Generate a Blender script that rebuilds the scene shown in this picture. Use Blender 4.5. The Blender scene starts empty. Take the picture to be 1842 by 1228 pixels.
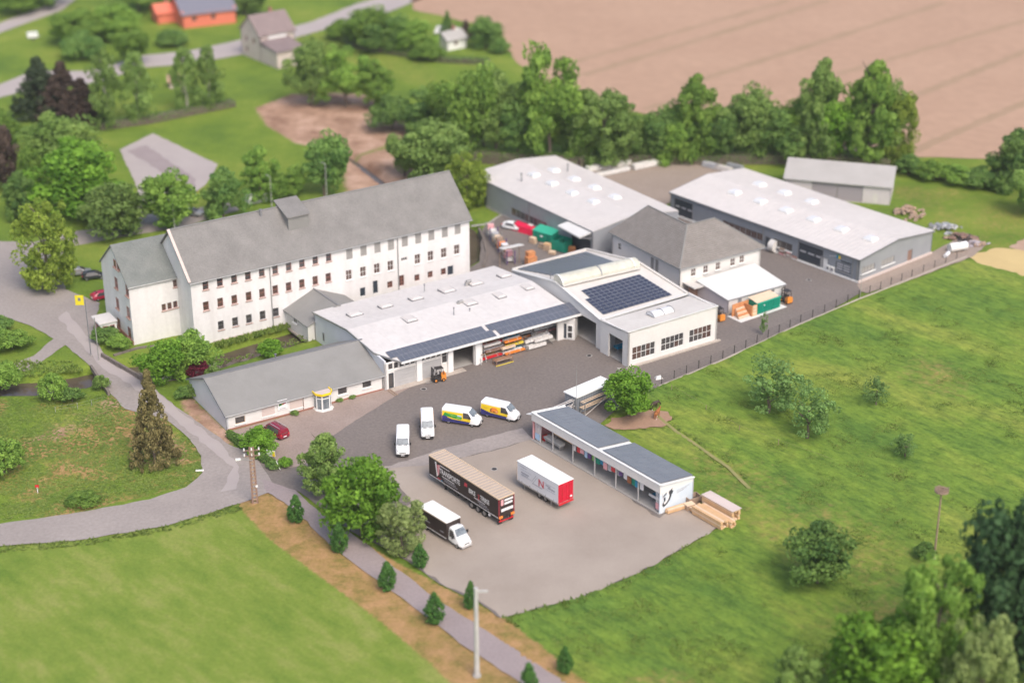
import bpy, math, random
import numpy as np
from mathutils import Vector, Matrix
R=math.radians; PI=math.pi
random.seed(7); rng=np.random.default_rng(7)
S=bpy.context.scene
# ------------------------------------------------------------------ camera
H=116.5; PITCH=R(24.67); ROLL=R(-0.15); FPX=3202.0
cd=bpy.data.cameras.new('camera'); cam=bpy.data.objects.new('camera',cd); S.collection.objects.link(cam); S.camera=cam
cam.location=(0,0,H)
cam.rotation_euler=(Matrix.Rotation(PI/2-PITCH,3,'X')@Matrix.Rotation(ROLL,3,'Z')).to_euler()
cd.sensor_width=36; cd.lens=FPX/1842*36; cd.clip_start=1; cd.clip_end=6000
cd.dof.use_dof=True; cd.dof.focus_distance=251; cd.dof.aperture_fstop=cd.lens/1000/1.65
S.render.resolution_x=1024; S.render.resolution_y=682
# ------------------------------------------------------------------ sky and sun
SUN_EL=R(50); SUN_AZ=R(153)   # compass azimuth from +Y clockwise: light comes from the right
W=bpy.data.worlds.new('World'); S.world=W; W.use_nodes=True
nt=W.node_tree; bg=nt.nodes['Background']; sk=nt.nodes.new('ShaderNodeTexSky'); sk.sky_type='NISHITA'; sk.sun_disc=False
sk.sun_elevation=SUN_EL; sk.sun_rotation=SUN_AZ; sk.air_density=1.0; sk.dust_density=4.0; sk.ozone_density=1.0
nt.links.new(sk.outputs[0],bg.inputs[0]); bg.inputs[1].default_value=0.15
sl=bpy.data.lights.new('sun','SUN'); sl.energy=1.6; sl.angle=R(32); sl.color=(1.0,0.93,0.86)
so=bpy.data.objects.new('sun',sl); S.collection.objects.link(so)
sd=Vector((math.sin(SUN_AZ)*math.cos(SUN_EL),math.cos(SUN_AZ)*math.cos(SUN_EL),math.sin(SUN_EL)))
so.rotation_euler=sd.to_track_quat('Z','Y').to_euler(); so.location=(150,200,150)
S.view_settings.view_transform='Standard'; S.view_settings.look='None'; S.view_settings.exposure=0.50; S.view_settings.gamma=1
try: S.view_settings.use_curve_mapping=False
except Exception: pass
HAZE=0.00012
# ------------------------------------------------------------------ helpers
def G(u,v,z=0.0):
    """surveyed point: picture coordinates of a spot at height z -> metres"""
    X,Y=u-921,v-614
    X,Y=X*math.cos(ROLL)+Y*math.sin(ROLL),-X*math.sin(ROLL)+Y*math.cos(ROLL)
    d=(X/FPX, math.cos(PITCH)-Y/FPX*math.sin(PITCH), -math.sin(PITCH)-Y/FPX*math.cos(PITCH))
    t=(z-H)/d[2]; return Vector((d[0]*t,d[1]*t,z))
def ppm(v,z=0):
    g=G(921,v,z); return FPX/math.hypot(g.y,H-z)
def wallpt(A,yaw,u,v):
    """where the sight line (u,v) meets the vertical plane through A with heading yaw -> (distance along, height)"""
    a=G(u,v,0); n=Vector((-math.sin(yaw),math.cos(yaw),0)); C0=Vector((0,0,H)); d=a-C0
    t=(Vector((A[0],A[1],0))-C0).dot(n)/d.dot(n); p=C0+d*t
    return ((p.x-A[0])*math.cos(yaw)+(p.y-A[1])*math.sin(yaw), p.z)
TF={}   # object name -> world matrix of its frame
def link(o,parent=None,M=None):
    S.collection.objects.link(o)
    if parent is not None: o.parent=parent
    TF[o.name]=M if M is not None else (TF[parent.name] if parent is not None else Matrix())
    return o
def tagd(o,label=None,cat=None,group=None,kind=None):
    if label:o['label']=label
    if cat:o['category']=cat
    if group:o['group']=group
    if kind:o['kind']=kind
    return o
def thing(name,label,cat,loc,yaw=0,group=None):
    o=bpy.data.objects.new(name,None); o.empty_display_size=.5
    M=Matrix.Translation(Vector(loc))@Matrix.Rotation(yaw,4,'Z'); o.matrix_basis=M
    link(o,None,M); return tagd(o,label,cat,group)
class MB:
    def __init__(s): s.v=[];s.f=[]
    def add(s,vs,fs):
        n=len(s.v); s.v+=[tuple(p) for p in vs]; s.f+=[tuple(i+n for i in f) for f in fs]; return s
    def box(s,x0,x1,y0,y1,z0,z1):
        return s.add([(x0,y0,z0),(x1,y0,z0),(x1,y1,z0),(x0,y1,z0),(x0,y0,z1),(x1,y0,z1),(x1,y1,z1),(x0,y1,z1)],
          [(3,2,1,0),(4,5,6,7),(0,1,5,4),(1,2,6,5),(2,3,7,6),(3,0,4,7)])
    def obox(s,O,ax,ay,az):
        O,ax,ay,az=map(Vector,(O,ax,ay,az)); c=[O,O+ax,O+ax+ay,O+ay]; c+=[p+az for p in c]
        return s.add(c,[(3,2,1,0),(4,5,6,7),(0,1,5,4),(1,2,6,5),(2,3,7,6),(3,0,4,7)])
    def bar(s,a,b,w,h=None):
        a,b=Vector(a),Vector(b); d=(b-a); h=h or w
        up=Vector((0,0,1)) if abs(d.normalized().z)<.95 else Vector((1,0,0))
        x=d.cross(up).normalized()*w; y=x.cross(d).normalized()*h
        return s.obox(a-x/2-y/2,d,x,y)
    def tube(s,a,b,r0,r1=None,n=8,caps=True):
        a,b=Vector(a),Vector(b); r1=r0 if r1 is None else r1; d=(b-a).normalized()
        up=Vector((0,0,1)) if abs(d.z)<.95 else Vector((1,0,0)); x=d.cross(up).normalized(); y=x.cross(d)
        vs=[];
        for p,r in((a,r0),(b,r1)):
            for i in range(n):
                t=2*PI*i/n; vs.append(p+x*math.cos(t)*r+y*math.sin(t)*r)
        fs=[(i,(i+1)%n,n+(i+1)%n,n+i) for i in range(n)]
        if caps: fs+=[tuple(range(n-1,-1,-1)),tuple(range(n,2*n))]
        return s.add(vs,fs)
    def slab(s,P,th):
        """polygon P (counter-clockwise seen from above) with its underside th below"""
        n=len(P); vs=[Vector(p) for p in P]+[Vector(p)-Vector((0,0,th)) for p in P]
        return s.add(vs,[tuple(range(n)),tuple(range(2*n-1,n-1,-1))]+[(i,n+i,n+(i+1)%n,(i+1)%n) for i in range(n)])
    def prism(s,P,z0,z1): return s.slab([(p[0],p[1],z1) for p in P],z1-z0)
    def disc(s,c,ax,r,w,n=14):
        c=Vector(c);ax=Vector(ax).normalized(); return s.tube(c-ax*w/2,c+ax*w/2,r,r,n)
    def mesh(s,name,M=None,smooth=False):
        vs=s.v
        if M is not None: vs=[M@Vector(p) for p in vs]
        me=bpy.data.meshes.new(name); me.from_pydata([tuple(p) for p in vs],[],s.f); me.update()
        if smooth: me.shade_smooth()
        return me
def part(name,mb,mat,parent=None,label=None,kind=None,smooth=False,bevel=0,world=True):
    """mesh given in world metres (world=True) or in the parent's own frame"""
    M=None
    if parent is not None and world: M=TF[parent.name].inverted()
    o=bpy.data.objects.new(name,mb.mesh(name,M,smooth)); o.data.materials.append(mat); link(o,parent); tagd(o,label,kind=kind)
    if bevel:
        m=o.modifiers.new('bevel','BEVEL'); m.width=bevel; m.segments=2; m.limit_method='ANGLE'
    return o
def inst(name,me,parent,Mw,label=None):
    """object sharing mesh me, placed with world matrix Mw below parent"""
    o=bpy.data.objects.new(name,me); link(o,parent,Mw if parent is None else Mw)
    o.matrix_basis=(TF[parent.name].inverted()@Mw) if parent is not None else Mw
    tagd(o,label); return o
def copy_tree(o,parent=None,M=None):
    c=o.copy(); S.collection.objects.link(c)
    if parent is not None: c.parent=parent
    if M is not None: c.matrix_basis=M
    for ch in o.children: copy_tree(ch,c)
    return c
def frame(p,yaw): return Matrix.Translation(Vector((p[0],p[1],p[2] if len(p)>2 else 0)))@Matrix.Rotation(yaw,4,'Z')
# ------------------------------------------------------------------ materials
def mk(name,c,rough=.8,c2=None,scale=1.0,amt=.5,fine=0,metal=0,bump=0,bscale=20,spec=.5,streak=None,obj=True,coat=0,detail=5):
    m=bpy.data.materials.new(name); m.use_nodes=True; n=m.node_tree.nodes; l=m.node_tree.links; b=n['Principled BSDF']
    b.inputs['Base Color'].default_value=(*c,1); b.inputs['Roughness'].default_value=rough; b.inputs['Metallic'].default_value=metal
    b.inputs['Specular IOR Level'].default_value=spec
    if coat: b.inputs['Coat Weight'].default_value=coat; b.inputs['Coat Roughness'].default_value=.08
    tc=n.new('ShaderNodeTexCoord'); src=tc.outputs['Object']
    if not obj:
        g=n.new('ShaderNodeNewGeometry'); src=g.outputs['Position']
    if streak:
        mp=n.new('ShaderNodeMapping'); mp.inputs['Scale'].default_value=streak; l.new(src,mp.inputs[0]); srcs=mp.outputs[0]
    else: srcs=src
    if c2 is not None or fine:
        t=n.new('ShaderNodeTexNoise'); t.inputs['Scale'].default_value=scale; t.inputs['Detail'].default_value=detail; t.inputs['Roughness'].default_value=.6; l.new(srcs,t.inputs['Vector'])
        cr=n.new('ShaderNodeValToRGB'); e=cr.color_ramp.elements; e[0].position=.5-amt/2*.7; e[1].position=.5+amt/2*.7
        e[0].color=(*c,1); e[1].color=(*(c2 or c),1); l.new(t.outputs[0],cr.inputs[0]); out=cr.outputs[0]
        if fine:
            t2=n.new('ShaderNodeTexNoise'); t2.inputs['Scale'].default_value=bscale; t2.inputs['Detail'].default_value=3; l.new(src,t2.inputs['Vector'])
            mr=n.new('ShaderNodeMapRange'); mr.inputs[1].default_value=.25; mr.inputs[2].default_value=.75; mr.inputs[3].default_value=1-fine; mr.inputs[4].default_value=1+fine; l.new(t2.outputs[0],mr.inputs[0])
            mx=n.new('ShaderNodeVectorMath'); mx.operation='SCALE'; l.new(out,mx.inputs[0]); l.new(mr.outputs[0],mx.inputs['Scale']); out=mx.outputs[0]
        l.new(out,b.inputs['Base Color'])
    if bump:
        t3=n.new('ShaderNodeTexNoise'); t3.inputs['Scale'].default_value=bscale; t3.inputs['Detail'].default_value=4; l.new(src,t3.inputs['Vector'])
        bp=n.new('ShaderNodeBump'); bp.inputs['Strength'].default_value=bump; bp.inputs['Distance'].default_value=.05; l.new(t3.outputs[0],bp.inputs['Height']); l.new(bp.outputs[0],b.inputs['Normal'])
    return m
MT=dict(
 plaster=mk('white_render',(.74,.715,.69),.9,(.66,.635,.61),.35,.9,fine=.04,bscale=3,obj=False),
 plaster_mill=mk('mill_render',(.77,.75,.74),.9,(.66,.63,.615),.45,.7,fine=.05,bscale=2,obj=False,streak=(1.6,1.6,.22)),
 sheetwall=mk('white_cladding',(.66,.67,.70),.6,(.58,.59,.62),.5,.8,obj=False),
 plinth=mk('concrete_plinth',(.50,.43,.37),.9,(.36,.31,.27),.9,.8,fine=.1,bscale=5,obj=False),
 greyclad=mk('grey_metal_cladding',(.26,.27,.29),.5,(.32,.33,.35),.4,.8,obj=False),
 greyclad2=mk('blue_grey_cladding',(.20,.22,.25),.5,(.25,.27,.30),.4,.8,obj=False),
 roofwhite=mk('white_roof_membrane',(.58,.545,.525),.7,(.65,.62,.60),.16,.7,fine=.06,bscale=1.2,obj=False),
 roofpv=mk('cream_roof_membrane',(.57,.53,.49),.7,(.64,.61,.57),.25,.7,fine=.05,bscale=1.5,obj=False),
 roofhall=mk('hall_roof_sheet',(.57,.53,.505),.6,(.63,.59,.565),.1,.8,fine=.04,bscale=.8,obj=False),
 roofbright=mk('bright_roof_sheet',(.70,.69,.665),.6,(.64,.625,.60),.4,.7,obj=False),
 slate=mk('slate_roof',(.172,.163,.155),.8,(.238,.226,.214),.35,.7,fine=.16,bscale=5,bump=.4,obj=False,detail=8),
 slate_green=mk('mossy_slate_roof',(.140,.155,.145),.8,(.205,.212,.200),.4,.7,fine=.16,bscale=5,bump=.4,obj=False,detail=8),
 officeroof=mk('grey_shingle_roof',(.21,.205,.195),.85,(.26,.252,.24),.3,.7,fine=.08,bscale=9,obj=False),
 tile=mk('brown_grey_roof_tile',(.20,.18,.165),.85,(.27,.245,.225),.8,.8,fine=.22,bscale=6,bump=.4,obj=False),
 trimw=mk('white_trim',(.80,.79,.77),.5),
 trimg=mk('grey_trim',(.20,.20,.21),.5),
 gutter=mk('zinc_gutter',(.38,.38,.38),.4,metal=.6),
 redframe=mk('red_brown_window_frame',(.33,.13,.10),.6),
 sill=mk('sandstone_sill',(.42,.27,.22),.8),
 glass=mk('dark_window_glass',(.035,.035,.04),.12,(.10,.09,.085),.5,.5,spec=.8,obj=False),
 glassred=mk('warm_window_glass',(.07,.035,.03),.15,(.13,.085,.07),.5,.5,spec=.8,obj=False),
 shutter=mk('grey_louvre',(.36,.34,.32),.7,(.28,.27,.26),2,.6,obj=False),
 beige=mk('beige_roller_shutter',(.60,.50,.46),.7),
 doorgrey=mk('grey_sectional_door',(.46,.45,.45),.6,(.40,.39,.39),1,.6,obj=False),
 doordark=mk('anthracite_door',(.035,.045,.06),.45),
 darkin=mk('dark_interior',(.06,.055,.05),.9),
 pvcell=mk('solar_cell',(.030,.036,.065),.18,(.05,.055,.085),1.5,.8,spec=.7,obj=False),
 pvcell3=mk('solar_cell_grey_sky_tint',(.150,.158,.172),.3,(.20,.208,.222),.6,.8,spec=.8,obj=False), pvcell2=mk('solar_cell_blue_sky_tint',(.090,.100,.130),.28,(.13,.142,.175),1.0,.8,spec=.8,obj=False),  # both base colours lightened to stand in for reflected sky
 pvframe=mk('solar_frame',(.31,.31,.33),.4,metal=.5),
 dome=mk('acrylic_skylight',(.80,.80,.80),.25,(.62,.63,.66),2.5,.6,spec=.6,obj=False),
 barrel=mk('weathered_polycarbonate',(.62,.60,.52),.4,(.48,.47,.38),.8,.7,fine=.1,bscale=4,obj=False),
 steel=mk('galvanised_steel',(.42,.41,.40),.5,(.32,.31,.30),2,.6,metal=.3),
 rust=mk('rusty_steel',(.20,.11,.08),.8,(.30,.20,.16),3,.6),
 concrete=mk('concrete',(.42,.40,.38),.9,(.33,.31,.29),.8,.7,fine=.1,bscale=8,obj=False),
 polegrey=mk('pole_grey',(.55,.53,.52),.7,(.42,.41,.40),1,.6),
 tyre=mk('tyre',(.018,.018,.018),.85), rim=mk('rim',(.35,.35,.36),.4,metal=.7),
 black=mk('black_plastic',(.022,.02,.02),.6), chrome=mk('lamp_glass',(.75,.75,.75),.15,metal=.3),
 vanwhite=mk('white_paint',(.84,.84,.84),.3,coat=.5), screen=mk('windscreen',(.09,.11,.13),.1,(.22,.25,.27),1.5,.4,spec=.9),
 yellow=mk('yellow_film',(.85,.60,.02),.4), blue=mk('blue_film',(.05,.05,.22),.4), green=mk('green_film',(.03,.30,.05),.4), limeg=mk('lime_film',(.22,.52,.10),.4),
 orange=mk('orange_film',(.80,.24,.04),.4), redf=mk('red_film',(.60,.02,.03),.4), brown=mk('brown_print',(.28,.10,.04),.5),
 purple=mk('violet_film',(.10,.04,.20),.4), cyan=mk('light_blue_film',(.45,.62,.80),.5), skyb=mk('sky_blue_print',(.58,.68,.78),.6,(.70,.76,.82),.7,.7), teal=mk('teal_paint',(.0,.24,.42),.5),
 maroon=mk('maroon_paint',(.24,.012,.03),.25,coat=.6), redcar=mk('red_car_paint',(.42,.015,.05),.3,coat=.5), blackcar=mk('black_car_paint',(.02,.022,.025),.25,coat=.5), greycar=mk('silver_grey_car_paint',(.32,.33,.34),.3,coat=.5,metal=.4),
 curtain=mk('black_truck_curtain',(.028,.018,.016),.6,(.04,.026,.023),.8,.6), trroof=mk('translucent_truck_roof',(.48,.395,.33),.6,(.39,.32,.27),.9,.7,streak=(3,1,1)), edge=mk('cream_edge_rail',(.68,.52,.36),.5),
 boxwhite=mk('white_tarpaulin',(.74,.74,.77),.6,(.68,.68,.71),.6,.6), roofw=mk('clean_white_roof',(.90,.90,.88),.5),
 reddoor=mk('red_container_door',(.60,.012,.04),.4), print_grey=mk('grey_print',(.34,.34,.38),.6), print_white=mk('white_print',(.82,.80,.80),.6), print_red=mk('red_print',(.55,.05,.07),.6), pink=mk('pink_film',(.75,.38,.40),.6),
 forkorange=mk('orange_machine_paint',(.72,.26,.04),.45), forkdark=mk('machine_black',(.04,.035,.035),.6),
 contgreen=mk('green_container_paint',(.0,.27,.17),.5,(.0,.21,.14),1,.6), contgreen2=mk('pale_green_lid',(.04,.42,.27),.5),
 wood=mk('fresh_timber',(.68,.45,.25),.8,(.58,.36,.19),1.2,.7,fine=.12,bscale=6), woodl=mk('light_timber',(.74,.56,.40),.8,(.66,.48,.33),1.2,.7), woodd=mk('weathered_timber',(.40,.29,.21),.85,(.27,.19,.14),2,.7),
 ply=mk('orange_plywood',(.66,.30,.12),.8,(.48,.19,.08),1.5,.6), foil=mk('white_foil_wrap',(.78,.76,.73),.5,(.60,.57,.54),1.5,.6), redtarp=mk('red_tarpaulin',(.66,.01,.06),.5),
 yellowpk=mk('yellow_pack',(.70,.55,.06),.6), silver=mk('silver_sheet',(.50,.50,.52),.5,(.40,.40,.43),2,.5),
 asphalt=mk('dark_asphalt',(.152,.128,.115),.9,(.202,.172,.155),.06,.9,fine=.18,bscale=2.5,bump=.12,obj=False,detail=10),
 road=mk('road_asphalt',(.270,.235,.218),.9,(.345,.302,.280),.14,.8,fine=.12,bscale=2.2,bump=.2,obj=False,detail=8),
 farroad=mk('far_road',(.36,.31,.30),.9,(.42,.37,.35),.14,.8,obj=False),
 gravel=mk('pale_gravel',(.290,.240,.200),.95,(.400,.340,.290),.09,.8,fine=.05,bscale=5,bump=.1,obj=False,detail=9),
 gravel2=mk('yard_gravel',(.335,.270,.225),.95,(.28,.22,.18),.15,.8,fine=.12,bscale=2,bump=.3,obj=False,detail=9),
 wornpath=mk('worn_grass_path',(.20,.225,.06),.95,(.30,.25,.11),.9,.8,obj=False), mark=mk('asphalt_tyre_mark',(.155,.131,.123),.9,(.19,.162,.153),.4,.8,obj=False), mark2=mk('gravel_track',(.285,.232,.200),.95,(.33,.275,.24),.3,.8,obj=False),
 paving=mk('brown_paving',(.265,.200,.170),.9,(.34,.268,.232),.2,.8,fine=.15,bscale=3.5,bump=.2,obj=False,detail=8),
 pathm=mk('cycle_path_asphalt',(.275,.225,.225),.9,(.32,.265,.26),.2,.8,fine=.1,bscale=3,obj=False),
 field=mk('ploughed_soil',(.37,.232,.155),.95,(.45,.292,.200),.025,.9,fine=.07,bscale=.35,obj=False),
 tram=mk('tramline_growth',(.31,.215,.13),.95,(.385,.255,.17),.12,.7,obj=False),
 dirt=mk('bare_soil',(.36,.235,.165),.95,(.46,.32,.235),.12,.8,fine=.12,bscale=1.5,obj=False,detail=8),
 dirt2=mk('trodden_soil',(.30,.175,.115),.95,(.38,.245,.17),.5,.8,fine=.12,bscale=3,obj=False,detail=8),
 stubble=mk('yellow_stubble',(.58,.44,.20),.95,(.50,.37,.17),.2,.7,obj=False),
 water=mk('river_water',(.085,.065,.050),.12,(.12,.09,.07),.3,.6,spec=.5,obj=False), stone=mk('river_wall_stone',(.23,.19,.165),.9,(.13,.11,.095),.9,.7,fine=.2,bscale=3,bump=.6,obj=False),
 brickr=mk('red_brown_brick',(.32,.15,.11),.9),
 cream=mk('cream_wall',(.62,.52,.48),.9,(.55,.46,.42),.3,.7,obj=False), oroof=mk('orange_roof_edge',(.72,.20,.12),.8,(.62,.16,.10),.5,.6,obj=False), darkroof=mk('blue_grey_roof',(.17,.17,.21),.7), brroof=mk('brown_roof',(.20,.15,.15),.8,(.26,.2,.19),.6,.7,obj=False),
 barnwall=mk('barn_wall',(.62,.56,.57),.8,(.54,.49,.50),.4,.7,obj=False), barnroof=mk('barn_roof',(.36,.34,.32),.8,(.42,.40,.38),.3,.8,obj=False), barndoor=mk('barn_sliding_door',(.33,.29,.32),.7),
 horsec=mk('chestnut_coat',(.40,.15,.05),.7,(.30,.10,.03),2,.6), horsed=mk('dark_bay_coat',(.045,.03,.025),.6,(.07,.045,.035),2,.6), bark=mk('bark',(.12,.09,.07),.95,(.20,.16,.13),2,.7), birch=mk('birch_bark',(.50,.46,.42),.9,(.25,.22,.2),3,.5), yellowsign=mk('yellow_sign',(.75,.62,.03),.5),
)
# ================================================================== SETTING: ground, roads, river
def PX(pts,z=0): return [G(u,v,z) for u,v in pts]
ROADS={
 'village_road':('road',.03,[(-60,432),(60,436),(100,470),(118,520),(180,545),(168,590),(186,640),(262,686),(322,735),(345,750),(412,800),(450,812),(492,836),(520,872),(470,890),(432,905),(300,945),(150,970),(0,982),(-60,986),(-60,944),(0,942),(120,925),(270,898),(335,876),(364,850),(362,820),(340,788),(300,755),(225,735),(196,705),(168,664),(120,622),(60,588),(0,566),(-60,560)]),
 'yard_asphalt':('asphalt',.045,[(455,815),(500,800),(560,765),(600,742),(690,700),(640,600),(700,560),(862,472),(868,412),(880,400),(905,388),(1000,440),(1100,400),(1205,385),(1212,345),(1545,500),(1560,520),(1500,555),(1440,582),(1300,648),(1190,692),(1120,728),(1060,780),(1240,900),(1330,925),(1262,966),(1150,1030),(1050,1072),(922,1106),(900,1112),(860,1082),(790,1050),(735,1010),(690,985),(630,955),(560,900),(540,885),(490,868)]),
 'cycle_path':('pathm',.04,[(470,862),(520,872),(556,905),(604,942),(660,978),(700,1012),(757,1056),(812,1094),(900,1150),(1000,1215),(1080,1270),(1400,1490),(1350,1515),(1030,1290),(900,1205),(840,1165),(780,1118),(725,1076),(668,1036),(620,1000),(575,962),(530,915),(480,885)]),
 'hall_apron':('gravel2',.06,[(1541,512),(1680,452),(1740,420),(1775,440),(1750,462),(1640,503),(1560,528),(1549,524)]),
 'rear_court':('gravel2',.06,[(1040,300),(1070,300),(1225,285),(1290,300),(1340,318),(1205,365),(1190,372)]),
}
def ragged(P,step,amp,seed):
    r=random.Random(seed); out=[]
    for i in range(len(P)):
        a,b=P[i],P[(i+1)%len(P)]; n=max(1,int((b-a).length/step)); nrm=Vector((-(b-a).y,(b-a).x,0)).normalized()
        for k in range(n):
            q=a.lerp(b,k/n); out.append(q+nrm*r.uniform(-amp,amp)*(1 if k else .3))
    return out
from mathutils.geometry import tessellate_polygon
def sheet(name,mat,P,z,kind='structure',step=1.2,amp=.12,seed=1):
    Q=ragged(P,step,amp,seed) if step else list(P)
    Q=[Vector((p.x,p.y,z)) for p in Q]; tr=tessellate_polygon([Q])
    mb=MB(); mb.v=[tuple(p) for p in Q]; mb.f=[]
    for t in tr:
        a,b,c=[Q[i] for i in t]
        mb.f.append(tuple(t) if (b-a).cross(c-a).z>0 else (t[0],t[2],t[1]))
    o=part(name,mb,MT[mat],None,kind=kind); return o
for k,(m,z,P) in ROADS.items(): sheet(k,m,PX(P),z,seed=len(k),step=.9 if 'yard' in k else 1.2,amp=.08 if 'yard' in k else .14)
sheet('forecourt_paving','paving',PX([(414,776),(690,701),(742,694),(640,756),(575,800),(546,838),(515,842),(470,822),(430,790)]),.06,seed=5,amp=.06)
sheet('gravel_yard','gravel',PX([(628,845),(700,838),(800,832),(868,815),(930,798),(968,790),(1010,815),(1186,932),(1240,905),(1325,928),(1262,966),(1150,1030),(1050,1072),(922,1106),(902,1111),(862,1080),(792,1048),(737,1008),(694,980),(650,930),(610,880)]),.06,seed=9,amp=.3)
sheet('entrance_asphalt_patch','asphalt',PX([(600,845),(640,872),(700,935),(740,905),(700,850),(650,835)]),.075,seed=19,amp=.2)
sheet('patched_strip','road',PX([(690,842),(800,806),(940,770),(958,790),(880,812),(760,838)]),.075,seed=29,amp=.25)
0 and sheet('bush_shadow_patch','paving',PX([(872,1068),(896,1074),(912,1092),(902,1106),(876,1094)]),.08,seed=39,amp=.4)  # switched off: a bush's shadow painted as a dark ground patch
sheet('worn_lane','farroad',PX([(120,560),(175,625),(196,652),(268,694),(330,745),(400,800),(430,840),(425,880),(395,885),(420,840),(385,812),(318,757),(255,706),(184,662),(160,635),(105,572)]),.05,seed=18,amp=.3)
sheet('side_lane','road',PX([(-60,690),(0,664),(60,640),(100,605),(118,620),(60,662),(0,684),(-60,710)]),.02,seed=11)
sheet('far_village_road','farroad',PX([(-80,190),(0,152),(60,128),(160,128),(260,100),(340,92),(420,75),(500,55),(560,40),(640,8),(720,-15),(800,-60),(860,-60),(760,-2),(700,22),(640,40),(590,52),(520,72),(440,98),(340,116),(260,122),(170,150),(60,160),(0,176),(-80,220)]),.05,seed=12)
sheet('farm_track','farroad',PX([(-80,80),(0,42),(80,12),(110,-20),(160,-20),(110,20),(40,45),(0,60),(-80,100)]),.06,seed=13)
sheet('paved_turning_area','farroad',PX([(215,270),(275,240),(392,296),(372,330),(345,352),(330,400),(250,400),(248,340)]),.04,seed=14)
sheet('turning_area_asphalt','pathm',PX([(228,272),(262,262),(352,322),(352,345),(318,326)]),.06,seed=15,amp=.3)
sheet('lane_behind_mill','road',PX([(60,436),(140,415),(220,405),(330,380),(420,360),(430,378),(330,408),(200,430),(120,445),(100,470)]),.025,seed=16)
FIELD=PX([(735,-90),(742,18),(850,42),(905,66),(925,108),(985,165),(1120,198),(1300,232),(1600,283),(1780,286),(1842,262),(2100,240),(2500,-90)])
sheet('ploughed_field','field',FIELD,.05,seed=17,amp=.5,step=3)
def strip(name,mat,pts,w,z,seed=3):
    P=PX(pts); L=[];Rr=[]
    for i,p in enumerate(P):
        d=(P[min(i+1,len(P)-1)]-P[max(i-1,0)]).normalized(); n=Vector((-d.y,d.x,0))*w/2; L.append(p+n); Rr.append(p-n)
    return sheet(name,mat,Rr+L[::-1],z,seed=seed,amp=w*.12,step=2)
for i,(pts,w) in enumerate([([(985,126),(1214,60),(1420,1)],2.0),([(1049,136),(1297,60),(1490,1)],2.6),([(1230,154),(1440,88),(1700,5)],2.4),([(1160,197),(1290,158)],2.0),([(1500,136),(1736,69),(1940,10)],2.2),([(1560,207),(1842,95),(1960,48)],2.4),([(1620,282),(1842,186),(1960,135)],2.4)]):
    strip('tramline','tram',pts,w,.065,seed=i)
strip('meadow_footpath','wornpath',[(1180,745),(1215,775),(1260,805),(1310,840),(1350,880),(1400,925)],.55,.035)
sheet('trodden_soil_patch','dirt2',PX([(1088,765),(1100,752),(1140,745),(1168,738),(1200,740),(1208,755),(1190,768),(1150,770),(1105,772)]),.03,seed=22,amp=.35,step=.7)
sheet('stubble_patch','stubble',PX([(1742,462),(1790,446),(1850,448),(1960,470),(1960,520),(1842,498),(1800,484),(1760,478)]),.04,seed=23,amp=.4)
sheet('bare_corner','dirt',PX([(1815,445),(1850,425),(1960,430),(1960,468),(1850,452)]),.05,seed=24,amp=.3)
# river course
RIV=PX([(-300,720),(-60,697),(0,693),(70,690),(140,680),(190,668),(240,660),(300,662),(350,655),(400,640),(450,624),(510,606),(560,592),(640,560),(760,510),(850,452),(862,425),(830,395),(700,330),(640,285),(600,262)])
RW=[2.6,2.6,2.6,2.6,2.6,2.3,2.3,2.3,2.4,2.5,2.5,2.5,2.5,2.3,2.2,2.0,1.2,.8,.6,.5,.4]
def seg_dist(x,y,P,wd=None):
    best=np.full(x.shape,1e9); 
    for i in range(len(P)-1):
        a,b=P[i],P[i+1]; dx,dy=b.x-a.x,b.y-a.y; L=dx*dx+dy*dy+1e-9
        t=np.clip(((x-a.x)*dx+(y-a.y)*dy)/L,0,1); d=np.hypot(x-a.x-t*dx,y-a.y-t*dy)
        if wd is not None: d=d-(wd[i]*(1-t)+wd[i+1]*t)
        best=np.minimum(best,d)
    return best
def inpoly(x,y,P):
    c=np.zeros(x.shape,bool); n=len(P)
    for i in range(n):
        a,b=P[i],P[(i+1)%n]
        if abs(b[1]-a[1])<1e-9: continue
        m=((a[1]>y)!=(b[1]>y))&(x<(b[0]-a[0])*(y-a[1])/(b[1]-a[1])+a[0]); c^=m
    return c
def vnoise(x,y,s,seed):
    r=np.random.default_rng(seed).random((256,256)); X=x/s;Y=y/s; xi=np.floor(X).astype(int);yi=np.floor(Y).astype(int); fx=X-xi;fy=Y-yi
    fx=fx*fx*(3-2*fx);fy=fy*fy*(3-2*fy); g=lambda a,b:r[a%256,b%256]
    return (g(xi,yi)*(1-fx)+g(xi+1,yi)*fx)*(1-fy)+(g(xi,yi+1)*(1-fx)+g(xi+1,yi+1)*fx)*fy
def rivz(x,y):
    d=seg_dist(x,y,RIV,RW); return np.where(d<1.0,-2.0*np.clip((1.0-d)/1.0,0,1),0),d
xs=np.unique(np.concatenate([np.linspace(-3000,-170,12),np.arange(-170,-80,2.0),np.arange(-80,85,.62),np.arange(85,190,2.0),np.linspace(190,3000,12)]))
ys=np.unique(np.concatenate([np.linspace(-300,110,8),np.arange(110,150,2.0),np.arange(150,300,.62),np.arange(300,400,1.0),np.arange(400,560,4.0),np.linspace(560,5000,14)]))
GX,GY=np.meshgrid(xs,ys); gx=GX.ravel();gy=GY.ravel()
def toPX(x,y,z=0.):
    zz=z-H; d=y*math.cos(PITCH)-zz*math.sin(PITCH); u=y*math.sin(PITCH)+zz*math.cos(PITCH); d=np.where(d>1,d,1)
    return 921+x/d*FPX, 614-u/d*FPX
gu,gv=toPX(gx,gy)
zz,rd=rivz(gx,gy)
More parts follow.
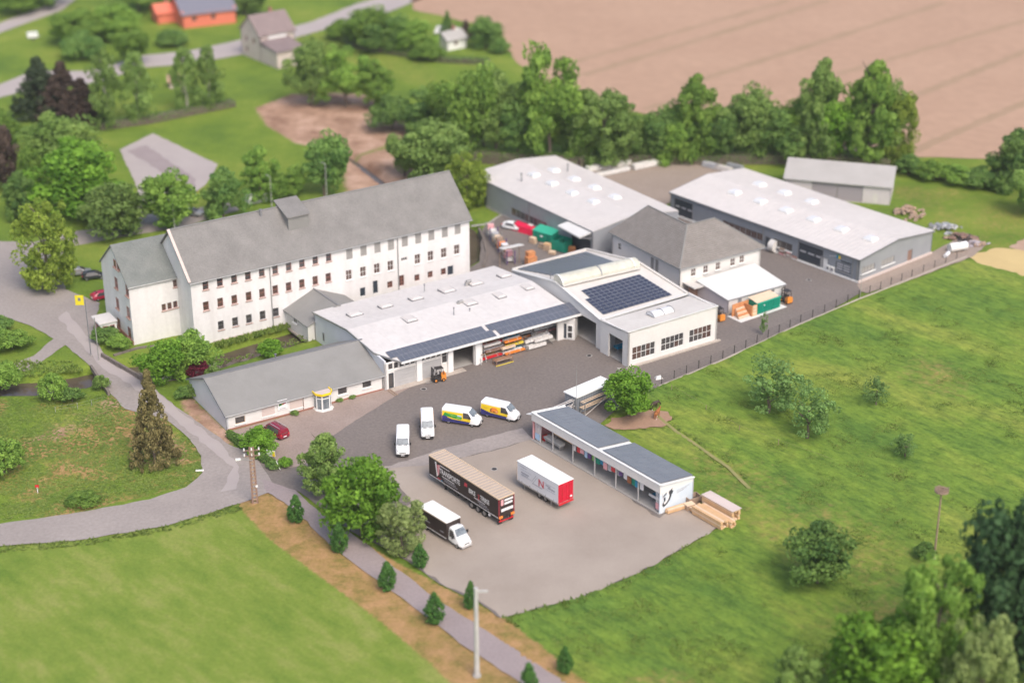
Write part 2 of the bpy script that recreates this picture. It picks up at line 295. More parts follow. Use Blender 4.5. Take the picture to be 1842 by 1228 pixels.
def soft(P,fe):      # 1 inside the outline, fading over fe metres outside
    Q=PX(P); ins=inpoly(gx,gy,[(p.x,p.y) for p in Q]); d=seg_dist(gx,gy,Q+[Q[0]]); return np.clip(np.where(ins,1,1-d/fe),0,1)
LAWN=[(345,750),(362,825),(362,850),(335,874),(120,923),(-60,944),(-60,720),(120,712),(200,710),(235,738)]
MEADOW=[(1190,695),(1440,585),(1740,470),(1842,500),(2100,560),(2300,1400),(900,1400),(905,1115),(1150,1035),(1320,940),(1250,860),(1080,740)]
MOWN=[(423,909),(488,966),(560,1019),(644,1080),(712,1133),(781,1191),(830,1240),(1200,1500),(-500,1500),(-500,1000),(0,984),(150,972),(300,947)]
VERGE=[(430,905),(480,882),(540,905),(700,1008),(900,1112),(1100,1270),(1440,1500),(1200,1500),(830,1240),(781,1191),(712,1133),(644,1080),(560,1019),(488,966)]
n1=vnoise(gx,gy,9,1)*.5+vnoise(gx,gy,4,2)*.3+vnoise(gx,gy,1.6,3)*.2
dry=np.zeros_like(gx); dirt=np.zeros_like(gx); lush=np.zeros_like(gx)
dry=np.maximum(dry,soft(LAWN,.6)*np.clip(.26+.75*(n1-.42)*3,0.10,.75))
dry=np.maximum(dry,soft(VERGE,.8)*1.0)
dirt=np.maximum(dirt,soft([(150,735),(230,705),(215,725),(100,790),(60,790)],2.5)*.7*np.clip(n1*2.4-.5,0,1))
dirt=np.maximum(dirt,soft([(470,195),(530,172),(640,170),(740,225),(735,245),(640,275),(540,255),(490,225)],2.5))
dirt=np.maximum(dirt,soft([(625,290),(700,270),(760,262),(760,330),(640,360)],3)*.9)
dirt=np.maximum(dirt,soft([(328,722),(345,718),(408,780),(415,800),(345,752)],1.0)*.75)
dirt=np.maximum(dirt,soft([(245,800),(300,780),(335,800),(330,830),(290,845),(240,838)],1.6)*.45)
lush=np.maximum(lush,soft(MEADOW,1.0)); mown=soft(MOWN,.6)
dry=np.maximum(dry,soft([(1240,800),(1400,860),(1700,1040),(1700,1100),(1420,1000),(1300,900)],7)*.34*np.clip(n1*2.2-.3,0,1))
dry=np.maximum(dry,soft([(1605,335),(1842,345),(1842,470),(1760,450),(1620,360)],3)*.38*np.clip(n1*2,0,1))
dry=np.maximum(dry,soft([(490,60),(560,60),(780,120),(780,160),(560,100)],4)*.3)
dry=np.maximum(dry,lush*np.clip((vnoise(gx,gy,16,8)-.66)*1.8,0,.42))
paved=np.zeros(gx.shape,bool)
for k,(m,z,P) in ROADS.items(): paved|=inpoly(gx,gy,[(p.x,p.y) for p in PX(P)])
for P in ([(1088,765),(1100,750),(1140,742),(1168,736),(1202,738),(1212,755),(1190,770),(1150,773),(1105,775)],[(1178,748),(1184,742),(1262,800),(1312,835),(1354,876),(1346,884),(1306,846),(1258,810)]): paved|=inpoly(gx,gy,[(p.x,p.y) for p in PX(P)])
yardh=inpoly(gx,gy,[(p.x,p.y) for p in PX([(215,545),(340,620),(430,605),(500,590),(600,560),(860,470),(850,380),(800,330),(300,420),(190,470)])])
hz=vnoise(gx,gy,2.6,5)*.16+vnoise(gx,gy,1.25,6)*.14+vnoise(gx,gy,.9,7)*.06
zz=zz+np.where(rd>1.0,lush*hz*np.clip(rd-1,0,1)*(~paved),0)
zz=np.where((paved|yardh)&(rd>1.0),zz-.10,zz)
zz=np.where(rd>1.0,zz-.02,zz)
nx_,ny_=len(xs),len(ys)
idx=np.arange(nx_*ny_).reshape(ny_,nx_)
Fq=np.stack([idx[:-1,:-1].ravel(),idx[:-1,1:].ravel(),idx[1:,1:].ravel(),idx[1:,:-1].ravel()],1)
def npmesh(name,V,F,k):
    me=bpy.data.meshes.new(name); me.vertices.add(len(V)); me.vertices.foreach_set('co',np.asarray(V,np.float32).ravel())
    me.loops.add(len(F)*k); me.loops.foreach_set('vertex_index',np.asarray(F,np.int32).ravel()); me.polygons.add(len(F))
    me.polygons.foreach_set('loop_start',np.arange(0,len(F)*k,k,dtype=np.int32)); me.update(calc_edges=True); return me
me=npmesh('ground',np.stack([gx,gy,zz],1),Fq,4); me.shade_smooth()
at=me.color_attributes.new('zone','FLOAT_COLOR','POINT')
at.data.foreach_set('color',np.stack([dry,dirt,lush,np.maximum(mown,.0)],1).astype(np.float32).ravel())
def ground_mat():
    m=bpy.data.materials.new('grassland'); m.use_nodes=True; n=m.node_tree.nodes; l=m.node_tree.links; b=n['Principled BSDF']; b.inputs['Roughness'].default_value=.95; b.inputs['Specular IOR Level'].default_value=.15
    ge=n.new('ShaderNodeNewGeometry'); at=n.new('ShaderNodeAttribute'); at.attribute_name='zone'; sp=n.new('ShaderNodeSeparateColor'); l.new(at.outputs['Color'],sp.inputs[0])
    def noise(s,d=6,r=.62,st=None):
        t=n.new('ShaderNodeTexNoise'); t.inputs['Scale'].default_value=s; t.inputs['Detail'].default_value=d; t.inputs['Roughness'].default_value=r
        if st:
            mp=n.new('ShaderNodeMapping'); mp.vector_type='TEXTURE'; mp.inputs['Scale'].default_value=[1/q for q in st]; mp.inputs['Rotation'].default_value=(0,0,R(-48)); l.new(ge.outputs['Position'],mp.inputs[0]); l.new(mp.outputs[0],t.inputs[0])
        else: l.new(ge.outputs['Position'],t.inputs[0])
        return t.outputs[0]
    def ramp(src,cols):
        r=n.new('ShaderNodeValToRGB'); e=r.color_ramp.elements
        while len(e)<len(cols): e.new(.5)
        for k,(p,c) in enumerate(cols): e[k].position=p; e[k].color=(*c,1)
        l.new(src,r.inputs[0]); return r.outputs[0]
    def mix(f,a,bb):
        x=n.new('ShaderNodeMix'); x.data_type='RGBA'; l.new(f,x.inputs[0]); l.new(a,x.inputs[6]); l.new(bb,x.inputs[7]); return x.outputs[2]
    grass=ramp(noise(.06,9,.68),[(.34,(.100,.170,.026)),(.5,(.155,.230,.030)),(.66,(.220,.270,.045))])
    m1=ramp(noise(.06,7,.6,(.6,1.3,1)),[(.34,(.105,.190,.032)),(.5,(.162,.248,.036)),(.64,(.238,.285,.050))])
    m2=ramp(noise(.75,9,.75,(.5,1.2,1)),[(.36,(.55,.64,.72)),(.47,(.88,.91,.94)),(.55,(1.08,1.08,1.05)),(.68,(1.35,1.26,1.4))])
    vm=n.new('ShaderNodeVectorMath'); vm.operation='MULTIPLY'; l.new(m1,vm.inputs[0]); l.new(m2,vm.inputs[1]); mead=vm.outputs[0]
    mown=ramp(noise(.16,10,.72,(.6,1.4,1)),[(.34,(.130,.210,.030)),(.5,(.195,.265,.044)),(.66,(.285,.305,.085))])
    dryc=ramp(noise(.35,8,.7),[(.36,(.215,.185,.050)),(.48,(.340,.225,.085)),(.60,(.440,.265,.125))])
    drt=ramp(noise(.15,8,.65),[(.36,(.26,.15,.10)),(.52,(.42,.265,.185)),(.64,(.54,.36,.27))])
    c=mix(sp.outputs[2],grass,mead); c=mix(at.outputs['Alpha'],c,mown)
    def sharpen(src,k):
        a=n.new('ShaderNodeMath'); a.operation='ADD'; l.new(src,a.inputs[0]); l.new(noise(k,5,.7),a.inputs[1])
        mr=n.new('ShaderNodeMapRange'); mr.interpolation_type='SMOOTHSTEP'; mr.inputs[1].default_value=.72; mr.inputs[2].default_value=1.28; l.new(a.outputs[0],mr.inputs[0]); return mr.outputs[0]
    c=mix(sharpen(sp.outputs[0],.9),c,dryc); c=mix(sharpen(sp.outputs[1],.7),c,drt)
    fn=noise(2.3,4,.8); mr=n.new('ShaderNodeMapRange'); mr.inputs[1].default_value=.3; mr.inputs[2].default_value=.7; mr.inputs[3].default_value=.82; mr.inputs[4].default_value=1.18; l.new(fn,mr.inputs[0])
    sc=n.new('ShaderNodeVectorMath'); sc.operation='SCALE'; l.new(c,sc.inputs[0]); l.new(mr.outputs[0],sc.inputs['Scale']); l.new(sc.outputs[0],b.inputs['Base Color'])
    bp=n.new('ShaderNodeBump'); bp.inputs['Strength'].default_value=.8; bp.inputs['Distance'].default_value=.35; l.new(noise(.9,7,.78),bp.inputs['Height']); l.new(bp.outputs[0],b.inputs['Normal'])
    return m
GM=ground_mat(); go=bpy.data.objects.new('ground',me); me.materials.append(GM); link(go); go['kind']='structure'
def water():
    P=RIV; L=[];Rr=[]
    for i,p in enumerate(P):
        d=(P[min(i+1,len(P)-1)]-P[max(i-1,0)]).normalized(); n=Vector((-d.y,d.x,0))*(RW[i]+.9); L.append(p+n); Rr.append(p-n)
    mb=MB()
    for i in range(len(P)-1):
        mb.add([Vector((q.x,q.y,-1.25)) for q in (Rr[i],Rr[i+1],L[i+1],L[i])],[(0,1,2,3)])
    part('river_water',mb,MT['water'],None,kind='structure')
water()
# tufts of tall meadow grass (nobody could count them)
def tufts(name,poly,n,h0,h1,mat,seed,excl=None):
    r=np.random.default_rng(seed); Q=PX(poly); x0,x1=min(p.x for p in Q),max(p.x for p in Q); y0,y1=min(p.y for p in Q),max(p.y for p in Q)
    x=r.uniform(x0,x1,n*3);y=r.uniform(y0,y1,n*3); k=inpoly(x,y,[(p.x,p.y) for p in Q])&(vnoise(x,y,3.2,seed+5)*.6+vnoise(x,y,1.4,seed+6)*.3+.55*r.random(len(x))>.62)
    u,v=toPX(x,y); k&=(u>-60)&(u<1900)&(v<1290); 
    k&=seg_dist(x,y,PX([(1180,745),(1215,775),(1260,805),(1310,840),(1350,880)]))>.7
    k&=~inpoly(x,y,[(p.x,p.y) for p in PX([(1080,768),(1100,748),(1168,736),(1205,738),(1215,760),(1190,772),(1105,776)])])
    for k2,(m,z,P) in ROADS.items(): k&=~inpoly(x,y,[(p.x,p.y) for p in PX(P)])
    x=x[k][:n];y=y[k][:n]; n=len(x); V=[];F=[]
    hh=r.uniform(h0,h1,n)*(.5+vnoise(x,y,5,seed+9)); a=r.uniform(0,PI,n); w=r.uniform(.10,.22,n)
    for j in range(3):
        aj=a+j*PI/3; cx,cy=np.cos(aj)*w,np.sin(aj)*w; q_=r.random(n)*2*PI; lean=np.stack([np.cos(q_),np.sin(q_)])*r.uniform(.15,.42,n)
        V.append(np.stack([np.stack([x-cx,y-cy,np.zeros(n)],1),np.stack([x+cx,y+cy,np.zeros(n)],1),np.stack([x+lean[0],y+lean[1],hh],1)],1))
    V=np.concatenate(V,0).reshape(-1,3); F=np.arange(len(V)).reshape(-1,3)
    me=npmesh(name,V,F,3); va=me.attributes.new('v','FLOAT','POINT'); va.data.foreach_set('value',np.repeat(np.tile(r.random(n)*.6+vnoise(x,y,6,seed+3)*.4,3),3).astype(np.float32))
    me.materials.append(mat); o=bpy.data.objects.new(name,me); link(o); o['kind']='stuff'; return o
def leafmat(name,c0,c1,trans=.38,rough=.7):
    m=bpy.data.materials.new(name); m.use_nodes=True; n=m.node_tree.nodes; l=m.node_tree.links; b=n['Principled BSDF']; b.inputs['Roughness'].default_value=rough; b.inputs['Specular IOR Level'].default_value=.2
    at=n.new('ShaderNodeAttribute'); at.attribute_name='v'; oi=n.new('ShaderNodeObjectInfo')
    r=n.new('ShaderNodeValToRGB'); e=r.color_ramp.elements; e[0].position=0;e[0].color=(*c0,1);e[1].position=1;e[1].color=(*c1,1); l.new(at.outputs['Fac'],r.inputs[0])
    hs=n.new('ShaderNodeHueSaturation'); mr=n.new('ShaderNodeMapRange'); mr.inputs[3].default_value=.82; mr.inputs[4].default_value=1.18; l.new(oi.outputs['Random'],mr.inputs[0]); l.new(mr.outputs[0],hs.inputs['Value']); l.new(r.outputs[0],hs.inputs['Color'])
    tr=n.new('ShaderNodeBsdfTranslucent'); mx=n.new('ShaderNodeMixShader'); mx.inputs[0].default_value=trans; l.new(hs.outputs[0],b.inputs['Base Color']); l.new(hs.outputs[0],tr.inputs[0])
    l.new(b.outputs[0],mx.inputs[1]); l.new(tr.outputs[0],mx.inputs[2]); l.new(mx.outputs[0],n['Material Output'].inputs[0]); return m
tuftm=leafmat('meadow_grass_blades',(.115,.210,.034),(.270,.330,.080),.35)
tufts('meadow_grass_tufts',[(1190,697),(1440,590),(1740,478),(1900,520),(1900,1290),(1050,1290),(925,1125),(1150,1045),(1325,945),(1262,870),(1210,770),(1130,780),(1080,745)],90000,.05,.22,tuftm,31)
tufts('bank_grass_tufts',[(385,650),(400,656),(565,612),(640,575),(640,562),(560,592),(450,636)],900,.1,.35,tuftm,32)
tufts('river_bank_weeds',[(385,618),(388,628),(500,596),(560,580),(560,572),(480,592)],1200,.2,.6,tuftm,33)
tufts('left_bank_grass',[(-60,650),(130,650),(150,668),(60,676),(-60,684)],900,.15,.5,tuftm,34)
tufts('lawn_grass',LAWN,9000,.03,.08,tuftm,35)
tufts('yard_edge_weeds',[(900,1112),(1150,1030),(1262,964),(1325,930),(1340,948),(1265,985),(1155,1050),(925,1130)],1500,.12,.4,tuftm,36)
tufts('road_edge_grass',[(-60,984),(0,980),(150,970),(300,945),(430,906),(436,918),(300,956),(150,982),(-60,998)],1800,.06,.2,tuftm,37)
# bridge and river walls
b=thing('stone_bridge','low stone bridge carrying the village road over the river beside the mill','bridge',G(215,668),0)
mb=MB(); A0,A1,A2,A3=[G(u,v) for u,v in ((168,664),(195,706),(262,686),(186,640))]
mb.slab([(p.x,p.y,.02) for p in (A0,A1,A2,A3)],.55); part('deck',mb,MT['concrete'],b)
for s,(p,q) in enumerate((((164,660),(196,708)),((183,638),(262,684)))):
    mb=MB(); mb.bar(G(*p,.35),G(*q,.35),.35,.7); part('parapet',mb,MT['stone'],b)
def rwall(name,label,pts,h,mat='stone',z0=-1.9,w=.45):
    P=PX(pts); t=thing(name,label,'wall',P[0]); k=0
    for a,c in zip(P[:-1],P[1:]):
        n=max(1,int((c-a).length/1.1)); d=(c-a)/n; dirn=d.normalized(); nn=Vector((-dirn.y,dirn.x,0))*w/2
        for i in range(n):
            for row in range(3):
                z=z0+row*(h-z0)/3; off=(row%2)*.4; o=a+d*i+nn*(-1+random.uniform(-.12,.12)); 
                mb=MB(); mb.obox((o.x,o.y,z+.02),d*.96,nn*2,(0,0,(h-z0)/3-.03)); part('stone',mb,MT[mat],t)
rwall('river_retaining_wall','dark stone retaining wall along the river between the bridge and the mill',[(205,640),(250,626),(298,622),(345,628)],.25)
rwall('river_retaining_wall','stone bank wall on the office side of the river next to the bridge',[(262,690),(300,684),(345,680),(384,664)],.1)
rwall('ditch_wall','rough stone wall lining the ditch at the right-hand end of the mill',[(870,480),(876,455),(870,430),(862,412)],.3)
# ================================================================== BUILDING KIT
def dirv(yaw): return Vector((math.cos(yaw),math.sin(yaw),0))
def wall(root,mat,A,yaw,L,ztop,holes=(),th=.3,z0=-.1,name='wall',label=None,side=1):
    """holes: (s0,s1,h0,h1); outer face runs from A along yaw, thickness to the left (side=1)"""
    d=dirv(yaw); n=Vector((-d.y,d.x,0))*th*side; A=Vector((A[0],A[1],0)); mb=MB()
    cuts=sorted({0.,L,*[min(max(h[0],0),L) for h in holes],*[min(max(h[1],0),L) for h in holes]})
    for a,b in zip(cuts[:-1],cuts[1:]):
        if b-a<.005: continue
        m=(a+b)/2; hs=sorted([(h[2],h[3]) for h in holes if h[0]<m<h[1]]); z=z0
        for h0,h1 in hs+[(ztop,ztop)]:
            if h0-z>.01: mb.obox(A+d*a+Vector((0,0,z)),d*(b-a),n,(0,0,min(h0,ztop)-z))
            z=max(z,h1)
    return part(name,mb,MT[mat],root,label)
WM={}
def winmesh(w,h,nx,nz,fw=.07,sillw=.12,arch=False):
    k=(round(w,2),round(h,2),nx,nz,fw,sillw)
    if k in WM: return WM[k]
    f=MB(); f.box(-w/2,w/2,-.02,.06,-h/2,-h/2+fw); f.box(-w/2,w/2,-.02,.06,h/2-fw,h/2); f.box(-w/2,-w/2+fw,-.02,.06,-h/2+fw,h/2-fw); f.box(w/2-fw,w/2,-.02,.06,-h/2+fw,h/2-fw)
    iw,ih=w-2*fw,h-2*fw; m=fw*.7
    for i in range(1,nx): x=-iw/2+iw*i/nx; f.box(x-m/2,x+m/2,-.01,.05,-h/2+fw,h/2-fw)
    for j in range(1,nz):
        z=-ih/2+ih*j/nz
        for i in range(nx):
            xa=-iw/2+iw*i/nx+(m/2 if i else 0); xb=-iw/2+iw*(i+1)/nx-(m/2 if i<nx-1 else 0); f.box(xa,xb,-.01,.05,z-m/2,z+m/2)
    g=MB(); g.box(-iw/2,iw/2,.02,.04,-ih/2,ih/2)
    s=MB(); s.box(-w/2-.1,w/2+.1,-.16-sillw,.0,-h/2-.12,-h/2-.005)
    WM[k]=(f.mesh('window_frame'),g.mesh('pane'),s.mesh('sill')); return WM[k]
MC={}
def matmesh(me,mat):
    k=(me.name,mat)
    if k not in MC: c=me.copy(); c.materials.clear(); c.materials.append(MT[mat]); MC[k]=c
    return MC[k]
def window(root,A,yaw,s,z,w,h,nx=2,nz=2,frame_='trimw',glass='glass',sill='sill',rec=.14,fw=.07,name='window',label=None,splitpanes=False):
    d=dirv(yaw); M=Matrix.Translation(Vector((A[0],A[1],0))+d*s+Vector((-d.y,d.x,0))*rec+Vector((0,0,z)))@Matrix.Rotation(yaw,4,'Z')
    f,g,sm=winmesh(w,h,nx,nz,fw)
    o=inst(name,matmesh(f,frame_),root,M,label)
    if splitpanes:
        iw,ih=w-2*fw,h-2*fw; pw,ph=iw/nx-.06,ih/nz-.06; k=('pane',round(pw,3),round(ph,3))
        if k not in WM: mb=MB(); mb.box(-pw/2,pw/2,.02,.04,-ph/2,ph/2); WM[k]=mb.mesh('pane')
        for i in range(nx):
            for j in range(nz):
                inst('pane',matmesh(WM[k],glass if random.random()>.35 else 'glassred'),o,M@Matrix.Translation((-iw/2+iw*(i+.5)/nx,0,-ih/2+ih*(j+.5)/nz)))
    else: inst('pane',matmesh(g,glass),o,M)
    if sill: inst('sill',matmesh(sm,sill),o,M)
    return o
def winrow(root,A,yaw,pts,w,h,**k):
    """window centres as surveyed picture points on the wall; returns the wall holes"""
    H_=[]
    for u,v in pts:
        s,z=wallpt(A,yaw,u,v); window(root,A,yaw,s,z,w,h,**k); H_.append((s-w/2+.01,s+w/2-.01,z-h/2+.01,z+h/2-.01))
    return H_
def Pz(p,z): return Vector((p[0],p[1],z))
def bil(Q,a,b): return Q[0]*(1-a)*(1-b)+Q[1]*a*(1-b)+Q[2]*a*b+Q[3]*(1-a)*b
def uvof(Q,u,v):
    a=b=.5
    def px(a,b):
        p=bil(Q,a,b); r=toPX(np.array([p.x]),np.array([p.y]),p.z); return float(r[0][0]),float(r[1][0])
    for _ in range(12):
        x,y=px(a,b); x1,y1=px(a+.01,b); x2,y2=px(a,b+.01); A=np.array([[(x1-x)/.01,(x2-x)/.01],[(y1-y)/.01,(y2-y)/.01]]); d=np.linalg.solve(A,[u-x,v-y]); a+=float(d[0]);b+=float(d[1])
    return a,b
def ruled(root,Q,th,mat,name='roof_slope',n=10,m=10):
    Q=[Vector(q) for q in Q]; mb=MB(); mb.v=[tuple(bil(Q,i/n,j/m)) for j in range(m+1) for i in range(n+1)]; k=len(mb.v); mb.v+=[(x,y,z-th) for x,y,z in mb.v]; w=n+1
    for j in range(m):
        for i in range(n): a=j*w+i; mb.f.append((a,a+1,a+1+w,a+w)); mb.f.append((k+a,k+a+w,k+a+1+w,k+a+1))
    e=[i for i in range(n)]+[n+j*w for j in range(m)]+[m*w+i for i in range(n,0,-1)]+[j*w for j in range(m,0,-1)]
    mb.f+=[(e[i],k+e[i],k+e[(i+1)%len(e)],e[(i+1)%len(e)]) for i in range(len(e))]
    return part(name,mb,MT[mat],root)
def roofpanels(root,Q,px,nx,ny,mat='pvcell',gap=.03,lift=.10,skip=()):
    Q=[Vector(q) for q in Q]; C=[uvof(Q,*p) for p in px]
    def P(s,t): a=C[0][0]*(1-s)*(1-t)+C[1][0]*s*(1-t)+C[2][0]*s*t+C[3][0]*(1-s)*t; b=C[0][1]*(1-s)*(1-t)+C[1][1]*s*(1-t)+C[2][1]*s*t+C[3][1]*(1-s)*t; return bil(Q,a,b)
    panels(root,None,nx,ny,mat,gap,lift,skip,P)
def panels(root,Q,nx,ny,mat='pvcell',gap=.03,lift=.10,skip=(),surf=None):
    """solar modules on the patch Q (P00,P10,P11,P01), each a part sharing one mesh"""
    P00,P10,P11,P01=map(Vector,Q) if Q else (surf(0,0),surf(1,0),surf(1,1),surf(0,1)); ex=((P10-P00)+(P11-P01))/2; ey=((P01-P00)+(P11-P10))/2
    w=ex.length/nx-gap; h=ey.length/ny-gap; X=ex.normalized(); Zn=X.cross(ey).normalized(); Yv=Zn.cross(X)
    mb=MB(); mb.box(-w/2,w/2,-h/2,h/2,-.02,.03); me=mb.mesh('solar_panel'); me.materials.append(MT[mat])
    fr=MB(); t=.045
    for a in ((-w/2,w/2,-h/2,-h/2+t),(-w/2,w/2,h/2-t,h/2),(-w/2,-w/2+t,-h/2+t,h/2-t),(w/2-t,w/2,-h/2+t,h/2-t)): fr.box(a[0],a[1],a[2],a[3],.005,.036)
    fm=fr.mesh('panel_frame'); fm.materials.append(MT['pvframe'])
    for j in range(ny):
        for i in range(nx):
            if (i,j) in skip: continue
            a,b=(i+.5)/nx,(j+.5)/ny; c=bil((P00,P10,P11,P01),a,b)
            if surf:
                c=surf(a,b); X=(surf(a+.02,b)-surf(a-.02,b)).normalized(); e2=surf(a,b+.02)-surf(a,b-.02); Zn=X.cross(e2).normalized(); Yv=Zn.cross(X)
            c=c+Zn*lift; M=Matrix.Translation(c)@Matrix((X,Yv,Zn)).transposed().to_4x4(); o=inst('solar_panel',me,root,M); inst('panel_frame',fm,o,M)
def skylight(root,p,yaw,w=1.5,l=2.1,h=.45,open_=False,slope=0,frame_='trimw',dome='dome'):
    M=Matrix.Translation(p)@Matrix.Rotation(yaw,4,'Z')@Matrix.Rotation(slope,4,'X'); k=('sky',w,l,h)
    if k not in WM:
        a=MB(); a.box(-l/2,l/2,-w/2,w/2,-.25,h*.55)
        d=MB(); t=h*.55+.005; e=.12; d.v=[(-l/2+.05,-w/2+.05,t),(l/2-.05,-w/2+.05,t),(l/2-.05,w/2-.05,t),(-l/2+.05,w/2-.05,t),(-l/2+.35,-w/2+.3,h+.1),(l/2-.35,-w/2+.3,h+.1),(l/2-.35,w/2-.3,h+.1),(-l/2+.35,w/2-.3,h+.1)]
        d.f=[(0,1,5,4),(1,2,6,5),(2,3,7,6),(3,0,4,7),(4,5,6,7)]
        WM[k]=(a.mesh('skylight'),d.mesh('skylight_dome'))
    o=inst('skylight',matmesh(WM[k][0],frame_),root,M); inst('dome',matmesh(WM[k][1],dome),o,M); return o
def seams(root,Q,n,mat,w=.05,h=.035):
    Q=[Vector(q) for q in Q]; mb=MB()
    for i in range(1,n): mb.bar(bil(Q,i/n,.005)+Vector((0,0,h/2)),bil(Q,i/n,.995)+Vector((0,0,h/2)),w,h)
    return part('roof_seams',mb,MT[mat],root,kind='stuff')
def pipe(root,p,h=1.0,r=.09,mat='trimg',name='vent_pipe',cap=True):
    mb=MB(); mb.tube(p,p+Vector((0,0,h)),r,r,8)
    if cap: mb.tube(p+Vector((0,0,h)),p+Vector((0,0,h+.12)),r*1.9,r*1.9,8)
    return part(name,mb,MT[mat],root)
def gutter(root,a,b,r=.09,mat='gutter'):
    mb=MB(); mb.tube(a,b,r,r,6); return part('gutter',mb,MT[mat],root)
def courses(root,P,n,mat,name='roof_tiles',th=.07,over=.05,label=None):
    """lapped tile courses between eave edge P[0]-P[1] and ridge edge P[3]-P[2]; real steps, joined"""
    a,b,c,d=map(Vector,P); mb=MB(); N=(b-a).cross(d-a).normalized()
    for i in range(n):
        t0,t1=i/n,(i+1)/n+.02*(i<n-1); q=[a.lerp(d,t0)+N*th,b.lerp(c,t0)+N*th,b.lerp(c,min(t1,1))+N*.015,a.lerp(d,min(t1,1))+N*.015]
        e=[a.lerp(d,t0),b.lerp(c,t0)]
        k=len(mb.v); mb.v+=[tuple(x) for x in q+e]; mb.f+=[(k,k+1,k+2,k+3),(k+4,k+5,k+1,k)]
    return part(name,mb,MT[mat],root,label,kind='stuff')
# ================================================================== THE MILL
def mill():
    A=Vector((-49.35,252.08,0)); yaw=R(32.62); L,Wd,e,r=50.15,13.57,11.11,17.14; d=dirv(yaw); n=Vector((-d.y,d.x,0))
    t=thing('mill_building','long white four-storey mill with a steep grey slate roof and rows of small windows','building',A,yaw)
    zb=lambda L_:[(160+x/3.41,280+y/3.41) for x,y in L_]; zc=lambda L_:[(500+x/3.41,280+y/3.41) for x,y in L_]
    hs=[]
    hs+=winrow(t,A,yaw,zb([(715,795),(803,775),(890,753),(975,735),(1060,715),(1142,700),(1225,680)])+zc([(147,660),(229,640),(311,622)]),.98,1.5,nx=1,nz=2,frame_='redframe',glass='glass',sill='sill')
    hs+=winrow(t,A,yaw,zb([(718,922),(806,900),(892,882),(980,862),(1062,843),(1143,822),(1225,803)])+zc([(147,785),(229,765),(309,747)]),.98,1.5,nx=1,nz=2,frame_='redframe',glass='glassred',sill='sill')
    hs+=winrow(t,A,yaw,zb([(810,1040),(897,1018),(982,1000),(1066,978),(1147,960)]),1.02,1.5,nx=1,nz=2,frame_='trimg',glass='glass',sill='sill')
    hs+=winrow(t,A,yaw,zc([(438,600),(525,580),(610,562),(693,545),(778,523),(860,505),(941,485),(1023,467),(1102,448)]),1.15,2.0,nx=2,nz=4,frame_='shutter',glass='shutter',sill=None,rec=.08)
    hs+=winrow(t,A,yaw,zc([(436,732),(523,712),(608,692),(691,675),(857,635),(937,615),(1018,597),(1098,576)]),1.1,1.75,nx=2,nz=2,frame_='trimw',glass='glassred',sill='trimw')
    hs+=winrow(t,A,yaw,zc([(775,635)]),1.15,.65,nx=3,nz=1,frame_='trimw',sill=None)
    hs+=winrow(t,A,yaw,zc([(687,790),(853,748),(934,728),(1015,710)]),1.0,1.15,nx=2,nz=2,frame_='redframe',glass='glassred',sill=None)
    hs+=winrow(t,A,yaw,zc([(759,765)]),.95,1.9,nx=2,nz=3,frame_='redframe',glass='glassred',sill=None)
    for p,w,h in ((( 520,835),.95,1.5),((598,805),.9,2.2),((1058,703),1.1,1.6)):
        s,z=wallpt(A,yaw,*zc([p])[0]); hs.append((s-w/2,s+w/2,z-h/2,z+h/2)); q=A+d*s+n*.15
        mb=MB(); mb.obox(q-d*w/2+Vector((0,0,z-h/2)),d*w,n*.06,(0,0,h)); part('door',mb,MT['doordark'],t)
    wall(t,'plaster_mill',A,yaw,L,e,hs,.45,z0=-2.0,name='front_wall')
    B=A+n*Wd; wall(t,'plaster_mill',B,yaw,L,e,[],.4,side=-1,name='rear_wall')
    for q in (A+n*.45,A+d*(L-.4)+n*.45):
        mb=MB(); mb.obox(q+Vector((0,0,-.1)),d*.4,n*(Wd-.85),(0,0,e+.1)); 
        m0,m1=q+n*(-.45),q+n*(Wd-.45); mb.add([Pz(m0,e),Pz(m1,e),Pz((m0+m1)/2,r-.25),Pz(m0+d*.4,e),Pz(m1+d*.4,e),Pz((m0+m1)/2+d*.4,r-.25)],[(0,2,1),(3,4,5),(0,3,5,2),(1,2,5,4),(0,1,4,3)])
        part('gable_wall',mb,MT['plaster_mill'],t)
    mb=MB(); mb.obox(A-n*.12+d*3+Vector((0,0,-2.0)),d*15.5,n*.11,(0,0,2.15)); part('stone_plinth',mb,MT['plinth'],t)
    for s in (0.,24.2,24.9):pass
    # roof: two slopes; the rear one ends in a flared verge
    ov=.45; sl=(r-e)/(Wd/2); a0=A-d*.35; a1=A+d*(L+.35)
    F0,F1=Pz(a0-n*ov,e-sl*ov+.1),Pz(a1-n*ov,e-sl*ov+.1); R0,R1=Pz(a0+n*Wd/2,r+.1),Pz(a1+n*Wd/2,r+.1); K0,K1=Pz(a0+n*(Wd+ov),e-sl*ov+.1),Pz(a1+n*(Wd+ov),e-sl*ov+.1)
    mb=MB(); mb.slab([F0,F1,R1,R0],.18); rf=part('front_roof_slope',mb,MT['slate'],t)
    mb=MB(); mb.slab([R0,R1,K1,K0],.18); part('rear_roof_slope',mb,MT['slate'],t)
    mb=MB(); mb.bar(R0+Vector((0,0,.06)),R1+Vector((0,0,.06)),.3,.14); part('ridge_capping',mb,MT['officeroof'],t)
    courses(t,[F0,F1,R1,R0],34,'slate','slate_courses',th=.035)
    gutter(t,F0-n*.05+Vector((0,0,-.12)),F1-n*.05+Vector((0,0,-.12)))
    for u,v in ((1108,700),):
        s,_=wallpt(A,yaw,160+u/3.41,280+v/3.41); mb=MB(); mb.tube(A+d*s-n*.12+Vector((0,0,-.5)),A+d*s-n*.12+Vector((0,0,e)),.08,.08,6); part('downpipe',mb,MT['gutter'],t)
